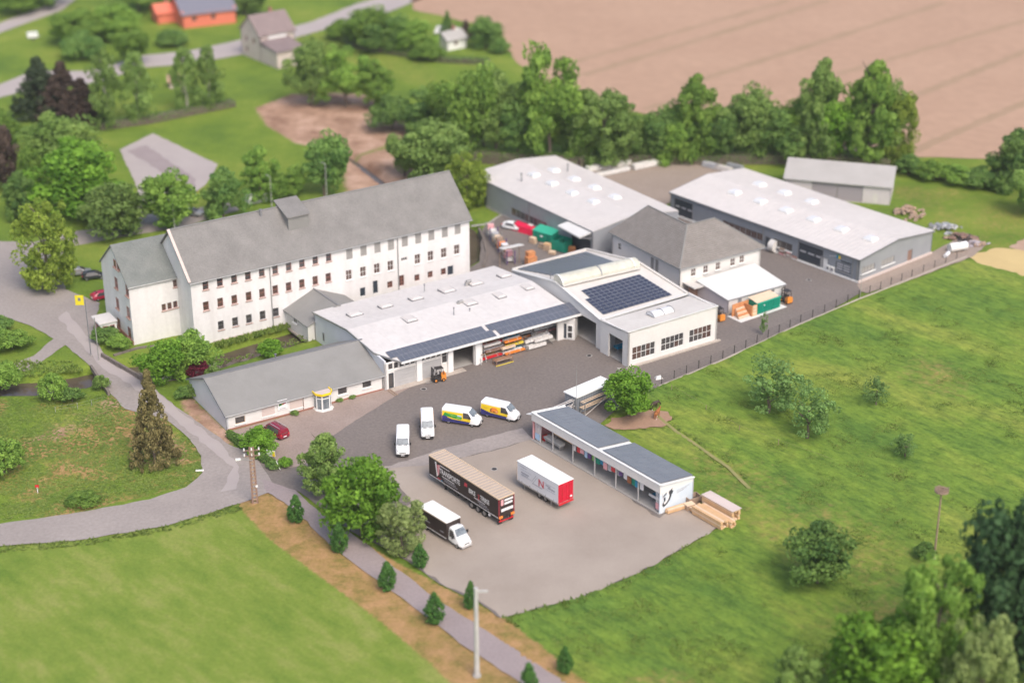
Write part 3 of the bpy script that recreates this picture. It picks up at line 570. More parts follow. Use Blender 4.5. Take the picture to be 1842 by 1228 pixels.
    s,_=wallpt(A,yaw,716,480); mb=MB(); mb.tube(A+d*s-n*.12,A+d*s-n*.12+Vector((0,0,e)),.09,.09,6); part('downpipe',mb,MT['gutter'],t)
    mb=MB(); q0,q1=F0+n*.1+Vector((0,0,.12)),R0+Vector((0,0,.12)); mb.bar(q0+d*.1,q1+d*.1,.45,.22); part('verge_board',mb,MT['cream'],t)
    mb=MB(); mb.tube(A+d*15.2+n*(Wd/2-.6)+Vector((0,0,r-.6)),A+d*15.2+n*(Wd/2-.6)+Vector((0,0,r+.6)),.25,.25,6); part('roof_chimney',mb,MT['trimg'],t)
    # hoist tower standing on the ridge
    s0,s1=18.6,22.2; y0,y1=Wd/2-3.4,Wd/2+1.0; zt=r-.55
    c=[A+d*s0+n*y0,A+d*s1+n*y0,A+d*s1+n*y1,A+d*s0+n*y1]; mb=MB(); mb.add([Pz(p,z) for z in (r-4.2,zt) for p in c],[(3,2,1,0),(4,5,6,7),(0,1,5,4),(1,2,6,5),(2,3,7,6),(3,0,4,7)])
    m0,m1=(c[0]+c[3])/2,(c[1]+c[2])/2; dm=part('roof_dormer',mb,MT['officeroof'],t)
    mb=MB(); mb.slab([Pz(c[0]-n*.3-d*.25,zt+.0),Pz(c[1]-n*.3+d*.25,zt+.0),Pz(c[2]+n*.2+d*.25,zt+1.5),Pz(c[3]+n*.2-d*.25,zt+1.5)],.15); part('dormer_roof',mb,MT['slate'],dm)
    mb=MB(); mb.add([Pz(c[0],zt-.1),Pz(c[3],zt-.1),Pz(c[3],zt+1.35),Pz(c[0]+d*.2,zt-.1),Pz(c[3]+d*.2,zt-.1),Pz(c[3]+d*.2,zt+1.35)],[(0,1,2),(3,5,4),(0,3,4,1),(1,4,5,2),(2,5,3,0)]); part('dormer_cheek',mb,MT['officeroof'],dm)
    # white lift head behind the right-hand verge
    mb=MB(); q=A+d*(L+.1)+n*(Wd*.80); mb.obox(Pz(q,0),d*.9,n*2.2,(0,0,e+2.4)); part('stair_tower',mb,MT['plaster_mill'],t)
    return A,yaw,d,n
MA,MY,Md,Mn=mill()
def wing():
    A=G(241.5,620.5); yaw=R(31.6); L,Wd,e,r=9.6,12.2,10.0,14.7; d=dirv(yaw); n=Vector((-d.y,d.x,0)); yg=yaw+PI/2
    t=thing('mill_wing','white gabled wing at the left-hand end of the mill with a greenish slate roof','building',A,yaw)
    # gable wall faces down-left; windows surveyed on it (heading yg from A, thickness to the right)
    z=lambda p:(160+p[0]/3.41,280+p[1]/3.41); hs=[]
    B=A+n*Wd
    ygr=yaw-PI/2  # run from B back to A so thickness (left of heading) points inward
    def gw(pts,w,h,**k): return winrow(t,B,ygr,[z(p) for p in pts],w,h,**k)
    hs+=gw([(168,780),(176,905),(184,1030)],1.35,1.85,nx=2,nz=2,frame_='redframe',glass='glass',sill='sill',rec=.02,fw=.13)
    hs+=gw([(235,828),(242,960),(250,1085)],1.35,1.85,nx=2,nz=2,frame_='redframe',glass='glass',sill='sill',rec=.02,fw=.13)
    hs2=gw([(160,660),(181,678)],.95,1.2,nx=1,nz=1,frame_='redframe',glass='glass',sill='sill',rec=-.06,fw=.12)
    wall(t,'plaster_mill',B,ygr,Wd,e,hs,.4,z0=-.6,name='gable_wall')
    th=d*.4; C0,C1=B,A; mb=MB(); 
    mb.add([Pz(C0,e),Pz(C1,e),Pz((C0+C1)/2,r-.1),Pz(C0+th,e),Pz(C1+th,e),Pz((C0+C1)/2+th,r-.1)],[(0,1,2),(3,5,4),(0,3,4,1),(1,4,5,2),(2,5,3,0)]); part('gable_top',mb,MT['plaster_mill'],t)
    hf=winrow(t,A,yaw,[z((530,783)),z((562,776))],.8,1.25,nx=1,nz=1,frame_='redframe',glass='glassred',sill='sill')
    hf+=winrow(t,A,yaw,[z((460,930)),z((495,921)),z((530,912)),z((563,903))],.72,1.15,nx=1,nz=1,frame_='redframe',glass='glassred',sill='sill')
    wall(t,'plaster_mill',A+d*.4,yaw,L-.4,e,[(a-.4,b-.4,c_,d_) for a,b,c_,d_ in hf],.4,z0=-1.6,name='front_wall')
    wall(t,'plaster_mill',B+d*.4,yaw,L-.4,e,[],.4,side=-1,name='rear_wall')
    sl=(r-e)/(Wd/2); ov=.35; a0=A-d*.25; a1=A+d*(L+.2)
    F0,F1=Pz(a0-n*ov,e-sl*ov+.1),Pz(a1-n*ov,e-sl*ov+.1); R0,R1=Pz(a0+n*Wd/2,r+.1),Pz(a1+n*Wd/2,r+.1); K0,K1=Pz(a0+n*(Wd+ov),e-sl*ov+.1),Pz(a1+n*(Wd+ov),e-sl*ov+.1)
    mb=MB(); mb.slab([F0,F1,R1,R0],.16); part('front_roof_slope',mb,MT['slate_green'],t); mb=MB(); mb.slab([R0,R1,K1,K0],.16); part('rear_roof_slope',mb,MT['slate_green'],t)
    courses(t,[F0,F1,R1,R0],26,'slate_green','slate_courses',th=.035)
    gutter(t,F0+Vector((0,0,-.1)),F1+Vector((0,0,-.1)))
    # brick base strip along the gable and the small porch at its foot
    mb=MB(); mb.obox(B-d*.12+Vector((0,0,-.1)),-n*Wd,d*.11,(0,0,.75)); part('brick_base',mb,MT['brickr'],t)
    p=G(212,604); q=thing('entrance_porch','small white glazed entrance porch at the foot of the mill wing gable','porch',p,yaw)
    mb=MB(); mb.obox(p,-d*2.6,n*3.2,(0,0,2.6)); bd=part('porch_body',mb,MT['trimw'],q)
    mb=MB(); mb.obox(p-d*2.9-n*.3+Vector((0,0,2.6)),d*3.0,n*3.8,(0,0,.18)); part('porch_roof',mb,MT['roofwhite'],q)
    for k in (.4,1.5): window(q,p-d*2.6,yaw,k+.35,1.3,.8,1.6,nx=1,nz=1,frame_='redframe',sill=None,rec=-.05)
    for k in (.7,1.7,2.6): window(q,p-d*2.6+n*3.2,yaw-PI/2,k,1.3,.7,1.6,nx=1,nz=1,frame_='redframe',sill=None,rec=-.05)
wing()
# ================================================================== RIVER ANNEX
def annex():
    P=[G(501.5,548.3,2.7),G(552.8,585,2.7),G(564.3,582.2,2.9)]; A=P[0]; yaw=R(-56); d=dirv(yaw); n=Vector((-d.y,d.x,0)); L,Wd=9.8,10.6
    t=thing('river_annex','low white annex with a grey gabled roof standing over the river between mill and workshop','building',Pz(A,0),yaw)
    A=Vector((A.x,A.y,0)); hs=winrow(t,A,yaw,[(529.5,575.5)],1.2,1.0,nx=2,nz=1,sill='trimw')
    wall(t,'plaster',A+n*.2+d*.1,yaw,L-.2,2.7,hs,.25,z0=-.3,name='side_wall')
    wall(t,'plaster',A+d*L,yaw+PI/2,Wd,2.7,[],.25,z0=-.3,name='end_wall')
    wall(t,'plaster',A+n*Wd,yaw,L,2.7,[],.25,side=-1,name='side_wall')
    R0,R1=Pz(A+n*Wd*.5-d*.4,5.0),Pz(A+n*Wd*.5+d*(L+.3),5.0); E0,E1=Pz(A-n*.25-d*.4,2.62),Pz(A-n*.25+d*(L+.3),2.62); K0,K1=Pz(A+n*(Wd+.25)-d*.4,2.62),Pz(A+n*(Wd+.25)+d*(L+.3),2.62)
    mb=MB(); mb.slab([E0,E1,R1,R0],.14); part('roof_slope',mb,MT['officeroof'],t); mb=MB(); mb.slab([R0,R1,K1,K0],.14); part('roof_slope',mb,MT['officeroof'],t)
    mb=MB(); mb.bar(R0+Vector((0,0,.05)),R1+Vector((0,0,.05)),.22,.1); part('ridge_capping',mb,MT['trimg'],t)
    mb=MB(); G0,G1,G2=Pz(A+n*.2+d*(L-.05),2.7),Pz(A+n*(Wd-.2)+d*(L-.05),2.7),Pz(A+n*Wd*.5+d*(L-.05),4.85); mb.add([G0,G1,G2,G0-d*.2,G1-d*.2,G2-d*.2],[(0,1,2),(3,5,4),(0,3,4,1),(1,4,5,2),(2,5,3,0)]); part('gable_top',mb,MT['plaster'],t)
    mb=MB(); mb.obox(A-n*.05+Vector((0,0,-.62)),d*L,n*Wd,(0,0,.3)); part('floor_slab',mb,MT['plinth'],t)
    mb=MB(); mb.obox(A+d*L-n*.1+Vector((0,0,-1.8)),d*.4,n*Wd,(0,0,1.5)); part('pier',mb,MT['stone'],t)
annex()
# ================================================================== WORKSHOP HALL
def workshop():
    A=Vector((-18.79,236.39,0)); yaw=R(33.73); L,Wd=33.9,21.82; d=dirv(yaw); n=Vector((-d.y,d.x,0))
    t=thing('workshop_hall','large white-roofed workshop with a front strip of solar panels and open storage bays','building',A,yaw)
    zz_=lambda x,y:(560+x/4.385,440+y/4.385)
    def hole(x0,y0,x1,y1):
        a,b=wallpt(A,yaw,*zz_(x0,y0)),wallpt(A,yaw,*zz_(x1,y1)); return a[0],b[0],b[1],a[1]
    ztop=4.25; hs=[]
    # narrow glazed door bay
    s0,_=wallpt(A,yaw,*zz_(628,980)); W1=lambda s,z,w,h,**k:(window(t,A,yaw,s,z,w,h,**k),hs.append((s-w/2,s+w/2,z-h/2,z+h/2)))
    W1(s0,3.6,.85,1.0,nx=1,nz=1,sill=None)
    mb=MB(); mb.obox(A+d*(s0-.45)+n*.12+Vector((0,0,.05)),d*.9,n*.06,(0,0,2.5)); dr=part('entrance_door',mb,MT['doordark'],t); hs.append((s0-.45,s0+.45,.05,2.55))
    mb=MB(); mb.obox(A+d*(s0-.3)+n*.10+Vector((0,0,.3)),d*.6,n*.02,(0,0,2.0)); part('door_pane',mb,MT['glass'],dr)
    for xa,xb,yb in ((650,826,1005),(862,1030,935)):
        sa,_=wallpt(A,yaw,*zz_(xa,985)); sb,_=wallpt(A,yaw,*zz_(xb,950)); w=(sb-sa)/4
        for k in range(4): W1(sa+w*(k+.5),3.55,w-.14,1.05,nx=1,nz=1,sill=None)
        hs.append((sa+.1,sb-.1,.05,2.75)); mb=MB()
        for k in range(5): mb.obox(A+d*(sa+.1)+n*.14+Vector((0,0,.05+k*.54)),d*(sb-sa-.2),n*.06,(0,0,.51))
        part('sectional_door',mb,MT['doorgrey'],t)
    s1,_=wallpt(A,yaw,*zz_(1053,900)); W1(s1,2.9,.95,2.4,nx=1,nz=2,sill=None)
    sa=wallpt(A,yaw,*zz_(1113,960))[0]; sb=wallpt(A,yaw,*zz_(1285,930))[0]; hs.append((sa,sb,.02,3.95)); gate=(sa,sb)
    sc=wallpt(A,yaw,*zz_(1350,900))[0]; sd_=wallpt(A,yaw,1003,620)[0]; hs.append((sc,sd_,.02,4.0))
    wall(t,'plaster',A,yaw,L,ztop,hs,.35,name='front_wall')
    mb=MB()
    for x in (845,1092,1308):
        s=wallpt(A,yaw,*zz_(x,960))[0]; q=MB(); q.obox(A+d*(s-.45)-n*.35,d*.9,n*.34,(0,0,ztop-.12)); part('pillar',q,MT['trimw'],t)
    B=A+n*Wd; bt=[(0,4.6),(.5,5.75),(.72,5.35),(1,4.8)]  # from the rear (0) to the front (1)
    # end wall, profile of the roof
    def prof(k):
        x=1-k
        for (a,za),(b,zb) in zip(bt[:-1],bt[1:]):
            if a<=x<=b: return za+(zb-za)*(x-a)/(b-a)
    for s in (0.,L-.3):
        mb=MB(); ks=[0,.28,.5,1]; pts=[A+n*(Wd*k) for k in ks]
        for (p,k0),(q,k1) in zip(zip(pts[:-1],ks[:-1]),zip(pts[1:],ks[1:])):
            o=d*s; c=[p+o,q+o,q+o+d*.3,p+o+d*.3]; z=[prof(k0),prof(k1)]
            if s>0: z=[x-.3 for x in z]
            mb.add([Pz(c[0],-.1),Pz(c[1],-.1),Pz(c[2],-.1),Pz(c[3],-.1),Pz(c[0],z[0]-.1),Pz(c[1],z[1]-.1),Pz(c[2],z[1]-.1),Pz(c[3],z[0]-.1)],[(3,2,1,0),(4,5,6,7),(0,1,5,4),(1,2,6,5),(2,3,7,6),(3,0,4,7)])
        part('end_wall',mb,MT['sheetwall'],t)
    w=wallpt(B,yaw-PI/2,582.5,605.5); window(t,B,yaw-PI/2,w[0],w[1],.45,1.3,nx=1,nz=1,frame_='trimg',sill=None,rec=-.06)
    wall(t,'plaster',B,yaw,L,4.5,[],.3,side=-1,name='rear_wall')
    mb=MB(); mb.obox(A+n*.4+d*.3+Vector((0,0,-.02)),d*(L-.6),n*(Wd-.8),(0,0,.09)); part('floor_slab',mb,MT['concrete'],t)
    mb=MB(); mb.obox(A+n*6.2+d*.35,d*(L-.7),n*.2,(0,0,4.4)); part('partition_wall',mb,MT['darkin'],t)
    # roof surfaces
    ks=[1,.5,.28,.12]; E=.25
    rows=[]
    for k in ks:
        z=prof(k)+.08; rows.append((Pz(A+n*(Wd*k+(E if k==1 else 0))-d*E,z),Pz(A+n*(Wd*k+(E if k==1 else 0))+d*(L-.1),z)))
    f0,f1=G(722,652,4.25),G(1056,561.5,4.25); yb0,yb1=rows[-1]
    rows.append((f0,f1))
    for (a0,a1),(b0,b1) in zip(rows[:-1],rows[1:]): ruled(t,[b0,b1,a1,a0],.16,'roofwhite','roof_panel',14,4)
    mb=MB(); mb.bar(f0+Vector((0,0,-.1)),f1+Vector((0,0,-.1)),.14,.34); part('fascia',mb,MT['trimw'],t)
    for (a0,a1),(b0,b1) in zip(rows[:-1],rows[1:]):
        mb=MB(); mb.bar(a0+Vector((0,0,-.02)),b0+Vector((0,0,-.02)),.12,.26); part('verge_trim',mb,MT['gutter'],t)
    Zr=lambda u,v,z:G(u,v,z)
    up=Vector((0,0,.10))
    for (a0,a1),(b0,b1) in zip(rows[:-2],rows[1:-1]): seams(t,[b0,b1,a1,a0],17,'roofwhite',.16,.012)
    # solar strips along the front edge, following the last roof panel
    a0,a1=rows[-2]; FQ=[f0,f1,a1,a0]; t1=uvof(FQ,790,620); 
    u0,u1,u2,u3=uvof(FQ,712,644)[0],uvof(FQ,885,598)[0],uvof(FQ,889,596)[0],uvof(FQ,1043,555)[0]
    for ua,ub,nx in ((u0,u1,20),(u2+.003,u3,18)): panels(t,None,nx,2,'pvcell2',.03,.10,(),lambda a,b,ua=ua,ub=ub:bil(FQ,ua+(ub-ua)*a,.05+.76*b))
    for (x,y,w,l) in ((343,545,1.3,1.9),(585,480,1.2,1.8),(825,420,1.2,1.8),(1070,355,1.7,1.9),(1290,300,1.5,1.9),(770,595,1.9,1.6),(1245,465,1.8,1.7),(1480,410,1.8,1.3),(1700,345,1.8,1.3),(1520,240,1.4,1.6)):
        p=G(*zz_(x,y),5.5); skylight(t,Pz(p,5.4 if y<500 and x/y>1 and (x,y)!=(1245,465) and (x,y)!=(1480,410) and (x,y)!=(1700,345) or (x,y)==(343,545) else 5.66),yaw,w*1.25,l*1.2,.24,frame_='trimg',dome='roofhall')
    for x,y,h in ((893,365,1.0),(1125,565,1.3),(1250,535,.5),(1215,325,.4),(1165,480,.5),(825,605,.3)):
        p=G(*zz_(x,y),5.3); pipe(t,Pz(p,5.2),h+.2,.07)
    for x,y in ((1160,480),(1225,318)):
        p=G(*zz_(x,y),5.4); mb=MB(); mb.tube(Pz(p,5.3),Pz(p,6.0),.3,.3,10); mb.tube(Pz(p,6.0)+d*.0,Pz(p,6.0)+d*.8,.25,.25,8); part('roof_fan',mb,MT['steel'],t)
    return A,yaw,d,n,L
WA,WY,Wd_,Wn,WL=workshop()
def flat(p): return Vector((p[0],p[1],0))
def yawof(a,b): return math.atan2(b[1]-a[1],b[0]-a[0])
# ================================================================== SOLAR HALL
def solarhall():
    f0,f1=G(1080.9,575.5,5.1),G(1236.3,528.8,5.1); r0,r1=G(1000,507,7.0),G(1148,472.6,7.0); b0,b1=G(922,486,5.0),G(1055.5,449.4,5.0)
    yaw=yawof(f0,f1); d=dirv(yaw); n=Vector((-d.y,d.x,0)); L=(f1-f0).length
    t=thing('solar_hall','cream-roofed hall with two dark solar fields and an arched rooflight between them','building',flat(f0),yaw)
    A=flat(f0); B=flat(b0); D=(B-A).length; ys=yawof(B,A)   # side wall facing down-left, from the back corner to the front
    # side wall with the open passage
    wall(t,'plaster',B,ys,D,4.6,[(D-6.6,D-1.2,.0,4.1),(D-20.5,D-7.4,.0,3.6)],.35,name='side_wall',z0=-.05)
    mb=MB(); p=[Pz(B,4.6),Pz(A,4.6),Pz(A,5.05),Pz(flat(r0),6.95),Pz(B,4.95)]; q=[x+dirv(ys+PI/2)*.35 for x in p]
    mb.add(p+q,[(0,1,2,3,4),(9,8,7,6,5),(0,5,6,1),(1,6,7,2),(2,7,8,3),(3,8,9,4),(4,9,5,0)]); part('gable_top',mb,MT['plaster'],t)
    C=flat(f1); E_=flat(b1); wall(t,'plaster',C,yawof(C,E_),(E_-C).length,4.9,[],.35,name='side_wall'); wall(t,'plaster',A,yaw,L,4.3,[(2.2,L-2,.05,3.2)],.3,name='front_wall'); wall(t,'plaster',B,yawof(B,E_),(E_-B).length,4.6,[(3,7,.05,3.6)],.3,side=-1,name='rear_wall')
    mb=MB(); mb.slab([Pz(A+n*.4+d*.4,.07),Pz(C+n*.4-d*.4,.07),Pz(E_-n*.4-d*.4,.07),Pz(B-n*.4+d*.4,.07)],.09); part('floor_slab',mb,MT['concrete'],t)
    ruled(t,[f0,f1,r1,r0],.2,'roofpv'); ruled(t,[r0,r1,b1,b0],.2,'roofpv')
    up=Vector((0,0,.12))
    for a,b_ in ((f1,r1),(r1,b1),(b1,b0)): mb=MB(); mb.bar(a+up,b_+up,.42,.34); part('parapet',mb,MT['plinth' if 0 else 'roofpv'],t)
    for a,b_ in ((f0,r0),(r0,b0),(f0,f1)): mb=MB(); mb.bar(a+up*.3,b_+up*.3,.5,.2); part('verge_trim',mb,MT['roofbright'],t)
    roofpanels(t,[f0,f1,r1,r0],[(1085,567),(1209.4,531.8),(1150,495),(1037,526)],13,9,'pvcell',skip=[(0,8),(0,7),(0,6)])
    roofpanels(t,[r0,r1,b1,b0],[(1003,498),(1105.6,472.6),(1055.5,454),(930,484.5)],13,8,'pvcell2',gap=.02)
    # barrel rooflight along the ridge
    a,b_=G(1004,508,7.1),G(1143,476,7.1); ax=(b_-a).normalized(); sx=Vector((-ax.y,ax.x,0)); m=MB(); ns,nr=18,8
    for i in range(ns+1):
        for j in range(nr+1):
            th=PI*j/nr; q=a+(b_-a)*(i/ns)+sx*math.cos(th)*1.45+Vector((0,0,math.sin(th)*1.25)); m.v.append(tuple(q))
    for i in range(ns):
        for j in range(nr): k=i*(nr+1)+j; m.f.append((k,k+nr+1,k+nr+2,k+1))
    m.f.append(tuple(range(nr+1))); m.f.append(tuple(range(ns*(nr+1)+nr,ns*(nr+1)-1,-1)))
    br=part('barrel_rooflight',m,MT['barrel'],t,smooth=False)
    for f in (0,.5,.93):
        m=MB(); c=a+(b_-a)*f
        for j in range(nr):
            p=[c+sx*math.cos(PI*(j+k)/nr)*1.52+Vector((0,0,math.sin(PI*(j+k)/nr)*1.32)) for k in (0,1)]; m.bar(p[0],p[1],.22,.08)
        part('rooflight_rib',m,MT['greyclad' if 0<f<.9 else 'trimw'],br)
    m=MB(); m.bar(a-sx*1.55,b_-sx*1.55,.15,.3); m.bar(a+sx*1.55,b_+sx*1.55,.15,.3); part('rooflight_kerb',m,MT['roofpv'],br)
    pipe(t,Pz(G(990,500,7.0),6.8),1.0,.06)
    # beam and fittings in the passage: blue bench seen through the gate
    return A,yaw,d,n
SA,SY,Sd,Sn=solarhall()
def winhall():
    A=Vector((17.53,243.97,0)); yaw=R(34.0); L,Wd=17.5,7.0; d=dirv(yaw); n=Vector((-d.y,d.x,0))
    t=thing('windowed_hall','cream flat-roofed workshop bay with three grids of ten square windows facing the lane','building',A,yaw)
    hs=[]
    for u,v in ((1157.7,630.7),(1209.4,614.7),(1259.6,599.7)):
        s,z=wallpt(A,yaw,u,v); w,h=4.5,2.25; window(t,A,yaw,s,z,w,h,nx=5,nz=2,frame_='trimw',sill=None,rec=.05,fw=.1,splitpanes=True); hs.append((s-w/2+.02,s+w/2-.02,z-h/2+.02,z+h/2-.02))
    e=5.75
    wall(t,'plaster',A,yaw,L,e,hs,.3,name='front_wall')
    B=A+n*Wd; wall(t,'plaster',B,yaw-PI/2,Wd,e-.15,[(2.1,Wd-1.35,.0,4.0)],.3,name='gate_wall',z0=-.05)
    wall(t,'plaster',A+d*L,yaw+PI/2,Wd,e,[],.3,name='end_wall')
    wall(t,'sheetwall',A+n*(Wd-.1)+d*.6,yaw,2.2,4.6,[],.3,name='pillar')
    mb=MB(); mb.slab([Pz(A,e+.1),Pz(A+d*L,e+.1),Pz(A+d*L+n*(Wd-.25),5.25),Pz(A+n*(Wd-.25),5.25)],.2); part('flat_roof',mb,MT['roofpv'],t)
    for a,b_,z0,z1 in ((A,A+d*L,e+.1,e+.1),(A+d*L,A+d*L+n*Wd,e+.1,5.3),(A,A+n*Wd,e+.1,5.3)): mb=MB(); mb.bar(Pz(a,z0)+Vector((0,0,.06)),Pz(b_,z1)+Vector((0,0,.06)),.22,.14); part('roof_edge',mb,MT['roofbright'],t)
    mb=MB(); mb.obox(A-n*.55-d*.5+Vector((0,0,-.05)),d*(L+1),n*.5,(0,0,.28)); part('kerb_plinth',mb,MT['plinth'],t)
    mb=MB(); mb.slab([Pz(A+n*.3+d*.3,.08),Pz(A+n*.3+d*(L-.3),.08),Pz(A+n*Wd+d*(L-.3),.08),Pz(A+n*Wd+d*.3,.08)],.1); part('floor_slab',mb,MT['concrete'],t)
    c=G(1188,563,5.6); M0=Matrix.Translation(Pz(c,5.55))@Matrix.Rotation(yaw,4,'Z'); m=MB(); ns,nr=2,6
    for i in range(ns+1):
        for j in range(nr+1): th=PI*j/nr; m.v.append(tuple(M0@Vector((-2.0+4.0*i/ns,math.cos(th)*.95,math.sin(th)*.55+.15))))
    for i in range(ns):
        for j in range(nr): k=i*(nr+1)+j; m.f.append((k,k+nr+1,k+nr+2,k+1))
    m.f.append(tuple(range(nr+1))); m.f.append(tuple(range(ns*(nr+1)+nr,ns*(nr+1)-1,-1))); sk_=part('skylight',m,MT['dome'],t)
    m=MB(); 
    for q in (-2.0,0,1.95):
        for j in range(nr): m.bar(M0@Vector((q,math.cos(PI*j/nr)*1.0,math.sin(PI*j/nr)*.6+.15)),M0@Vector((q,math.cos(PI*(j+1)/nr)*1.0,math.sin(PI*(j+1)/nr)*.6+.15)),.1,.05)
    part('skylight_frame',m,MT['trimg'],sk_)
    # inside the open gate: blue work bench and rear windows
    q=A+n*4.6+d*1.6; tb=thing('blue_workbench','bright blue workbench just inside the open gate of the windowed hall','workbench',q,yaw)
    mb=MB(); mb.obox(q+Vector((0,0,.85)),d*4.0,n*1.1,(0,0,.3)); part('bench_top',mb,MT['teal'],tb)
    for a in (.1,3.7):
        for b_ in (.1,.9): mb=MB(); mb.obox(q+d*a+n*b_+Vector((0,0,.08)),d*.1,n*.1,(0,0,.77)); part('leg',mb,MT['steel'],tb)
    for k in range(3): window(t,A+n*(Wd-.6),yaw,2.0+k*1.3,3.1,1.0,1.2,nx=1,nz=1,sill=None)
winhall()
def booth():
    A=G(1008,612); B_=G(1030,604); 
    p=G(1009,609.5); yaw=R(-15); q=thing('glazed_booth','small white control booth with a glazed door between the racks and the passage','booth',p,yaw)
    def L_(x,y,z=0): return TF[q.name]@Vector((x,y,z))
    mb=MB(); mb.box(0,2.2,0,2.2,0,3.6); b=part('booth_body',mb,MT['plaster'],q,world=False)
    mb=MB(); mb.box(.15,.85,-.05,-.003,.25,2.7); part('door',mb,MT['doordark'],q,world=False)
    mb=MB(); mb.box(1.0,1.95,-.10,-.003,.3,2.6); fr=part('window_frame',mb,MT['trimw'],q,world=False)
    for z0,z1 in ((.45,1.3),(1.5,2.45)): mb=MB(); mb.box(1.15,1.8,-.13,-.102,z0,z1); part('pane',mb,MT['glass'],fr,world=False)
booth()
# ================================================================== OFFICE
def office():
    A=G(408.5,774.8); A=flat(A); Bq=G(690.6,700.5); yaw=yawof(A,Bq); L=(Bq-A).length; Wd=13.6; d=dirv(yaw); n=Vector((-d.y,d.x,0)); e,r=2.6,5.5
    t=thing('office_building','long single-storey white office with a low-pitched grey roof and a glazed porch','building',A,yaw)
    z=lambda x,y:(320+x/4.385,580+y/4.385); hs=[]
    for x,y in ((492,768),(1300,540),(1492,487)):
        hs+=winrow(t,A,yaw,[z(x,y)],1.55,1.1,nx=1,nz=1,frame_='woodl' if x<500 else 'trimw',sill='trimw',rec=.12)
    for x,y in ((713,703),(932,645)):
        s,h=wallpt(A,yaw,*z(x,y)); mb=MB()
        for k in range(9): mb.obox(A+d*(s-1.0)-n*.03+Vector((0,0,.75+k*.165)),d*2.0,n*.08,(0,0,.155))
        part('roller_shutter',mb,MT['beige'],t); mb=MB(); mb.obox(A+d*(s-1.1)-n*.16+Vector((0,0,.6)),d*2.2,n*.15,(0,0,.1)); part('sill',mb,MT['trimw'],t)
    wall(t,'plaster',A,yaw,L,e,hs,.3,name='front_wall')
    B=A+n*Wd; wall(t,'sheetwall',B,yaw-PI/2,Wd,e,[],.3,name='gable_wall'); wall(t,'plaster',B,yaw,L,e,[],.3,side=-1,name='rear_wall'); wall(t,'plaster',A+d*L,yaw+PI/2,Wd,e,[],.3,name='end_wall')
    for s in (0.,L-.3):
        mb=MB(); o=A+d*s; mb.add([Pz(o,e),Pz(o+n*Wd,e),Pz(o+n*Wd*.5,r-.16),Pz(o+d*.3,e),Pz(o+n*Wd+d*.3,e),Pz(o+n*Wd*.5+d*.3,r-.16)],[(0,2,1),(3,4,5),(0,3,5,2),(1,2,5,4),(0,1,4,3)]); part('gable_top',mb,MT['sheetwall'],t)
    sl=(r-e)/(Wd/2); ov=.4; a0,a1=A-d*.3,A+d*(L+.1)
    F0,F1=Pz(a0-n*ov,e-sl*ov+.05),Pz(a1-n*ov,e-sl*ov+.05); R0,R1=Pz(a0+n*Wd/2,r+.05),Pz(a1+n*Wd/2,r+.05); K0,K1=Pz(a0+n*(Wd+ov),e-sl*ov+.05),Pz(a1+n*(Wd+ov),e-sl*ov+.05)
    for q in ([F0,F1,R1,R0],[R0,R1,K1,K0]): mb=MB(); mb.slab(q,.16); part('roof_slope',mb,MT['officeroof'],t)
    courses(t,[F0,F1,R1,R0],36,'officeroof','shingle_courses',th=.018); gutter(t,F0+Vector((0,0,-.1)),F1+Vector((0,0,-.1)))
    mb=MB(); mb.bar(R0+Vector((0,0,.03)),R1+Vector((0,0,.03)),.25,.08); part('ridge_capping',mb,MT['trimg'],t)
    for q0,q1 in ((F0,R0),(R0,K0)): mb=MB(); mb.bar(q0+Vector((0,0,-.05)),q1+Vector((0,0,-.05)),.08,.24); part('verge_board',mb,MT['trimg'],t)
    pipe(t,Pz(G(*z(770,262),4.6),4.3),.5,.1)
    mb=MB(); mb.obox(A-n*.12+Vector((0,0,-.1)),d*L,n*.11,(0,0,.35)); part('brick_base',mb,MT['brickr'],t)
    for x in (988,1620): s,_=wallpt(A,yaw,*z(x,640)); mb=MB(); mb.tube(A+d*s-n*.1,A+d*s-n*.1+Vector((0,0,e-.2)),.06,.06,6); part('downpipe',mb,MT['gutter' if x>1000 else 'rust'],t)
    # wall sign: fan of coloured leaves with a line of print below
    s,h=wallpt(A,yaw,*z(822,645)); sg=thing('office_sign','square white sign with a green, yellow and orange fan emblem on the office wall','sign',A+d*s-n*.14,yaw)
    mb=MB(); mb.box(-.75,.75,0,.1,h-.75,h+.75); part('sign_board',mb,MT['trimw'],sg,world=False)
    for k,(m,a0_,a1_) in enumerate((('green',200,150),('limeg',150,120),('yellow',120,95),('orange',95,60),('redf',60,10))):
        mb=MB(); P=[(0,-.014,h+.0)]+[(.55*math.cos(R(a0_+(a1_-a0_)*i/4)),-.014,h+.05+.5*math.sin(R(a0_+(a1_-a0_)*i/4))) for i in range(5)]; mb.add(P,[(0,5,4,3,2,1)]); mb.add(P,[(0,1,2,3,4,5)]); part('emblem_leaf',mb,MT[m],sg,world=False)
    mb=MB(); mb.box(-.45,.45,-.02,-.001,h-.6,h-.5); part('print_line',mb,MT['print_grey'],sg,world=False)
    # glazed porch
    s,_=wallpt(A,yaw,*z(1130,650)); pc=A+d*s; q=thing('glazed_porch','white glazed entrance porch with a yellow canopy rim on the office front','porch',pc,yaw)
    oct_=[(-1.15,0),(-1.15,-1.0),(-.6,-1.7),(.6,-1.7),(1.15,-1.0),(1.15,0)]
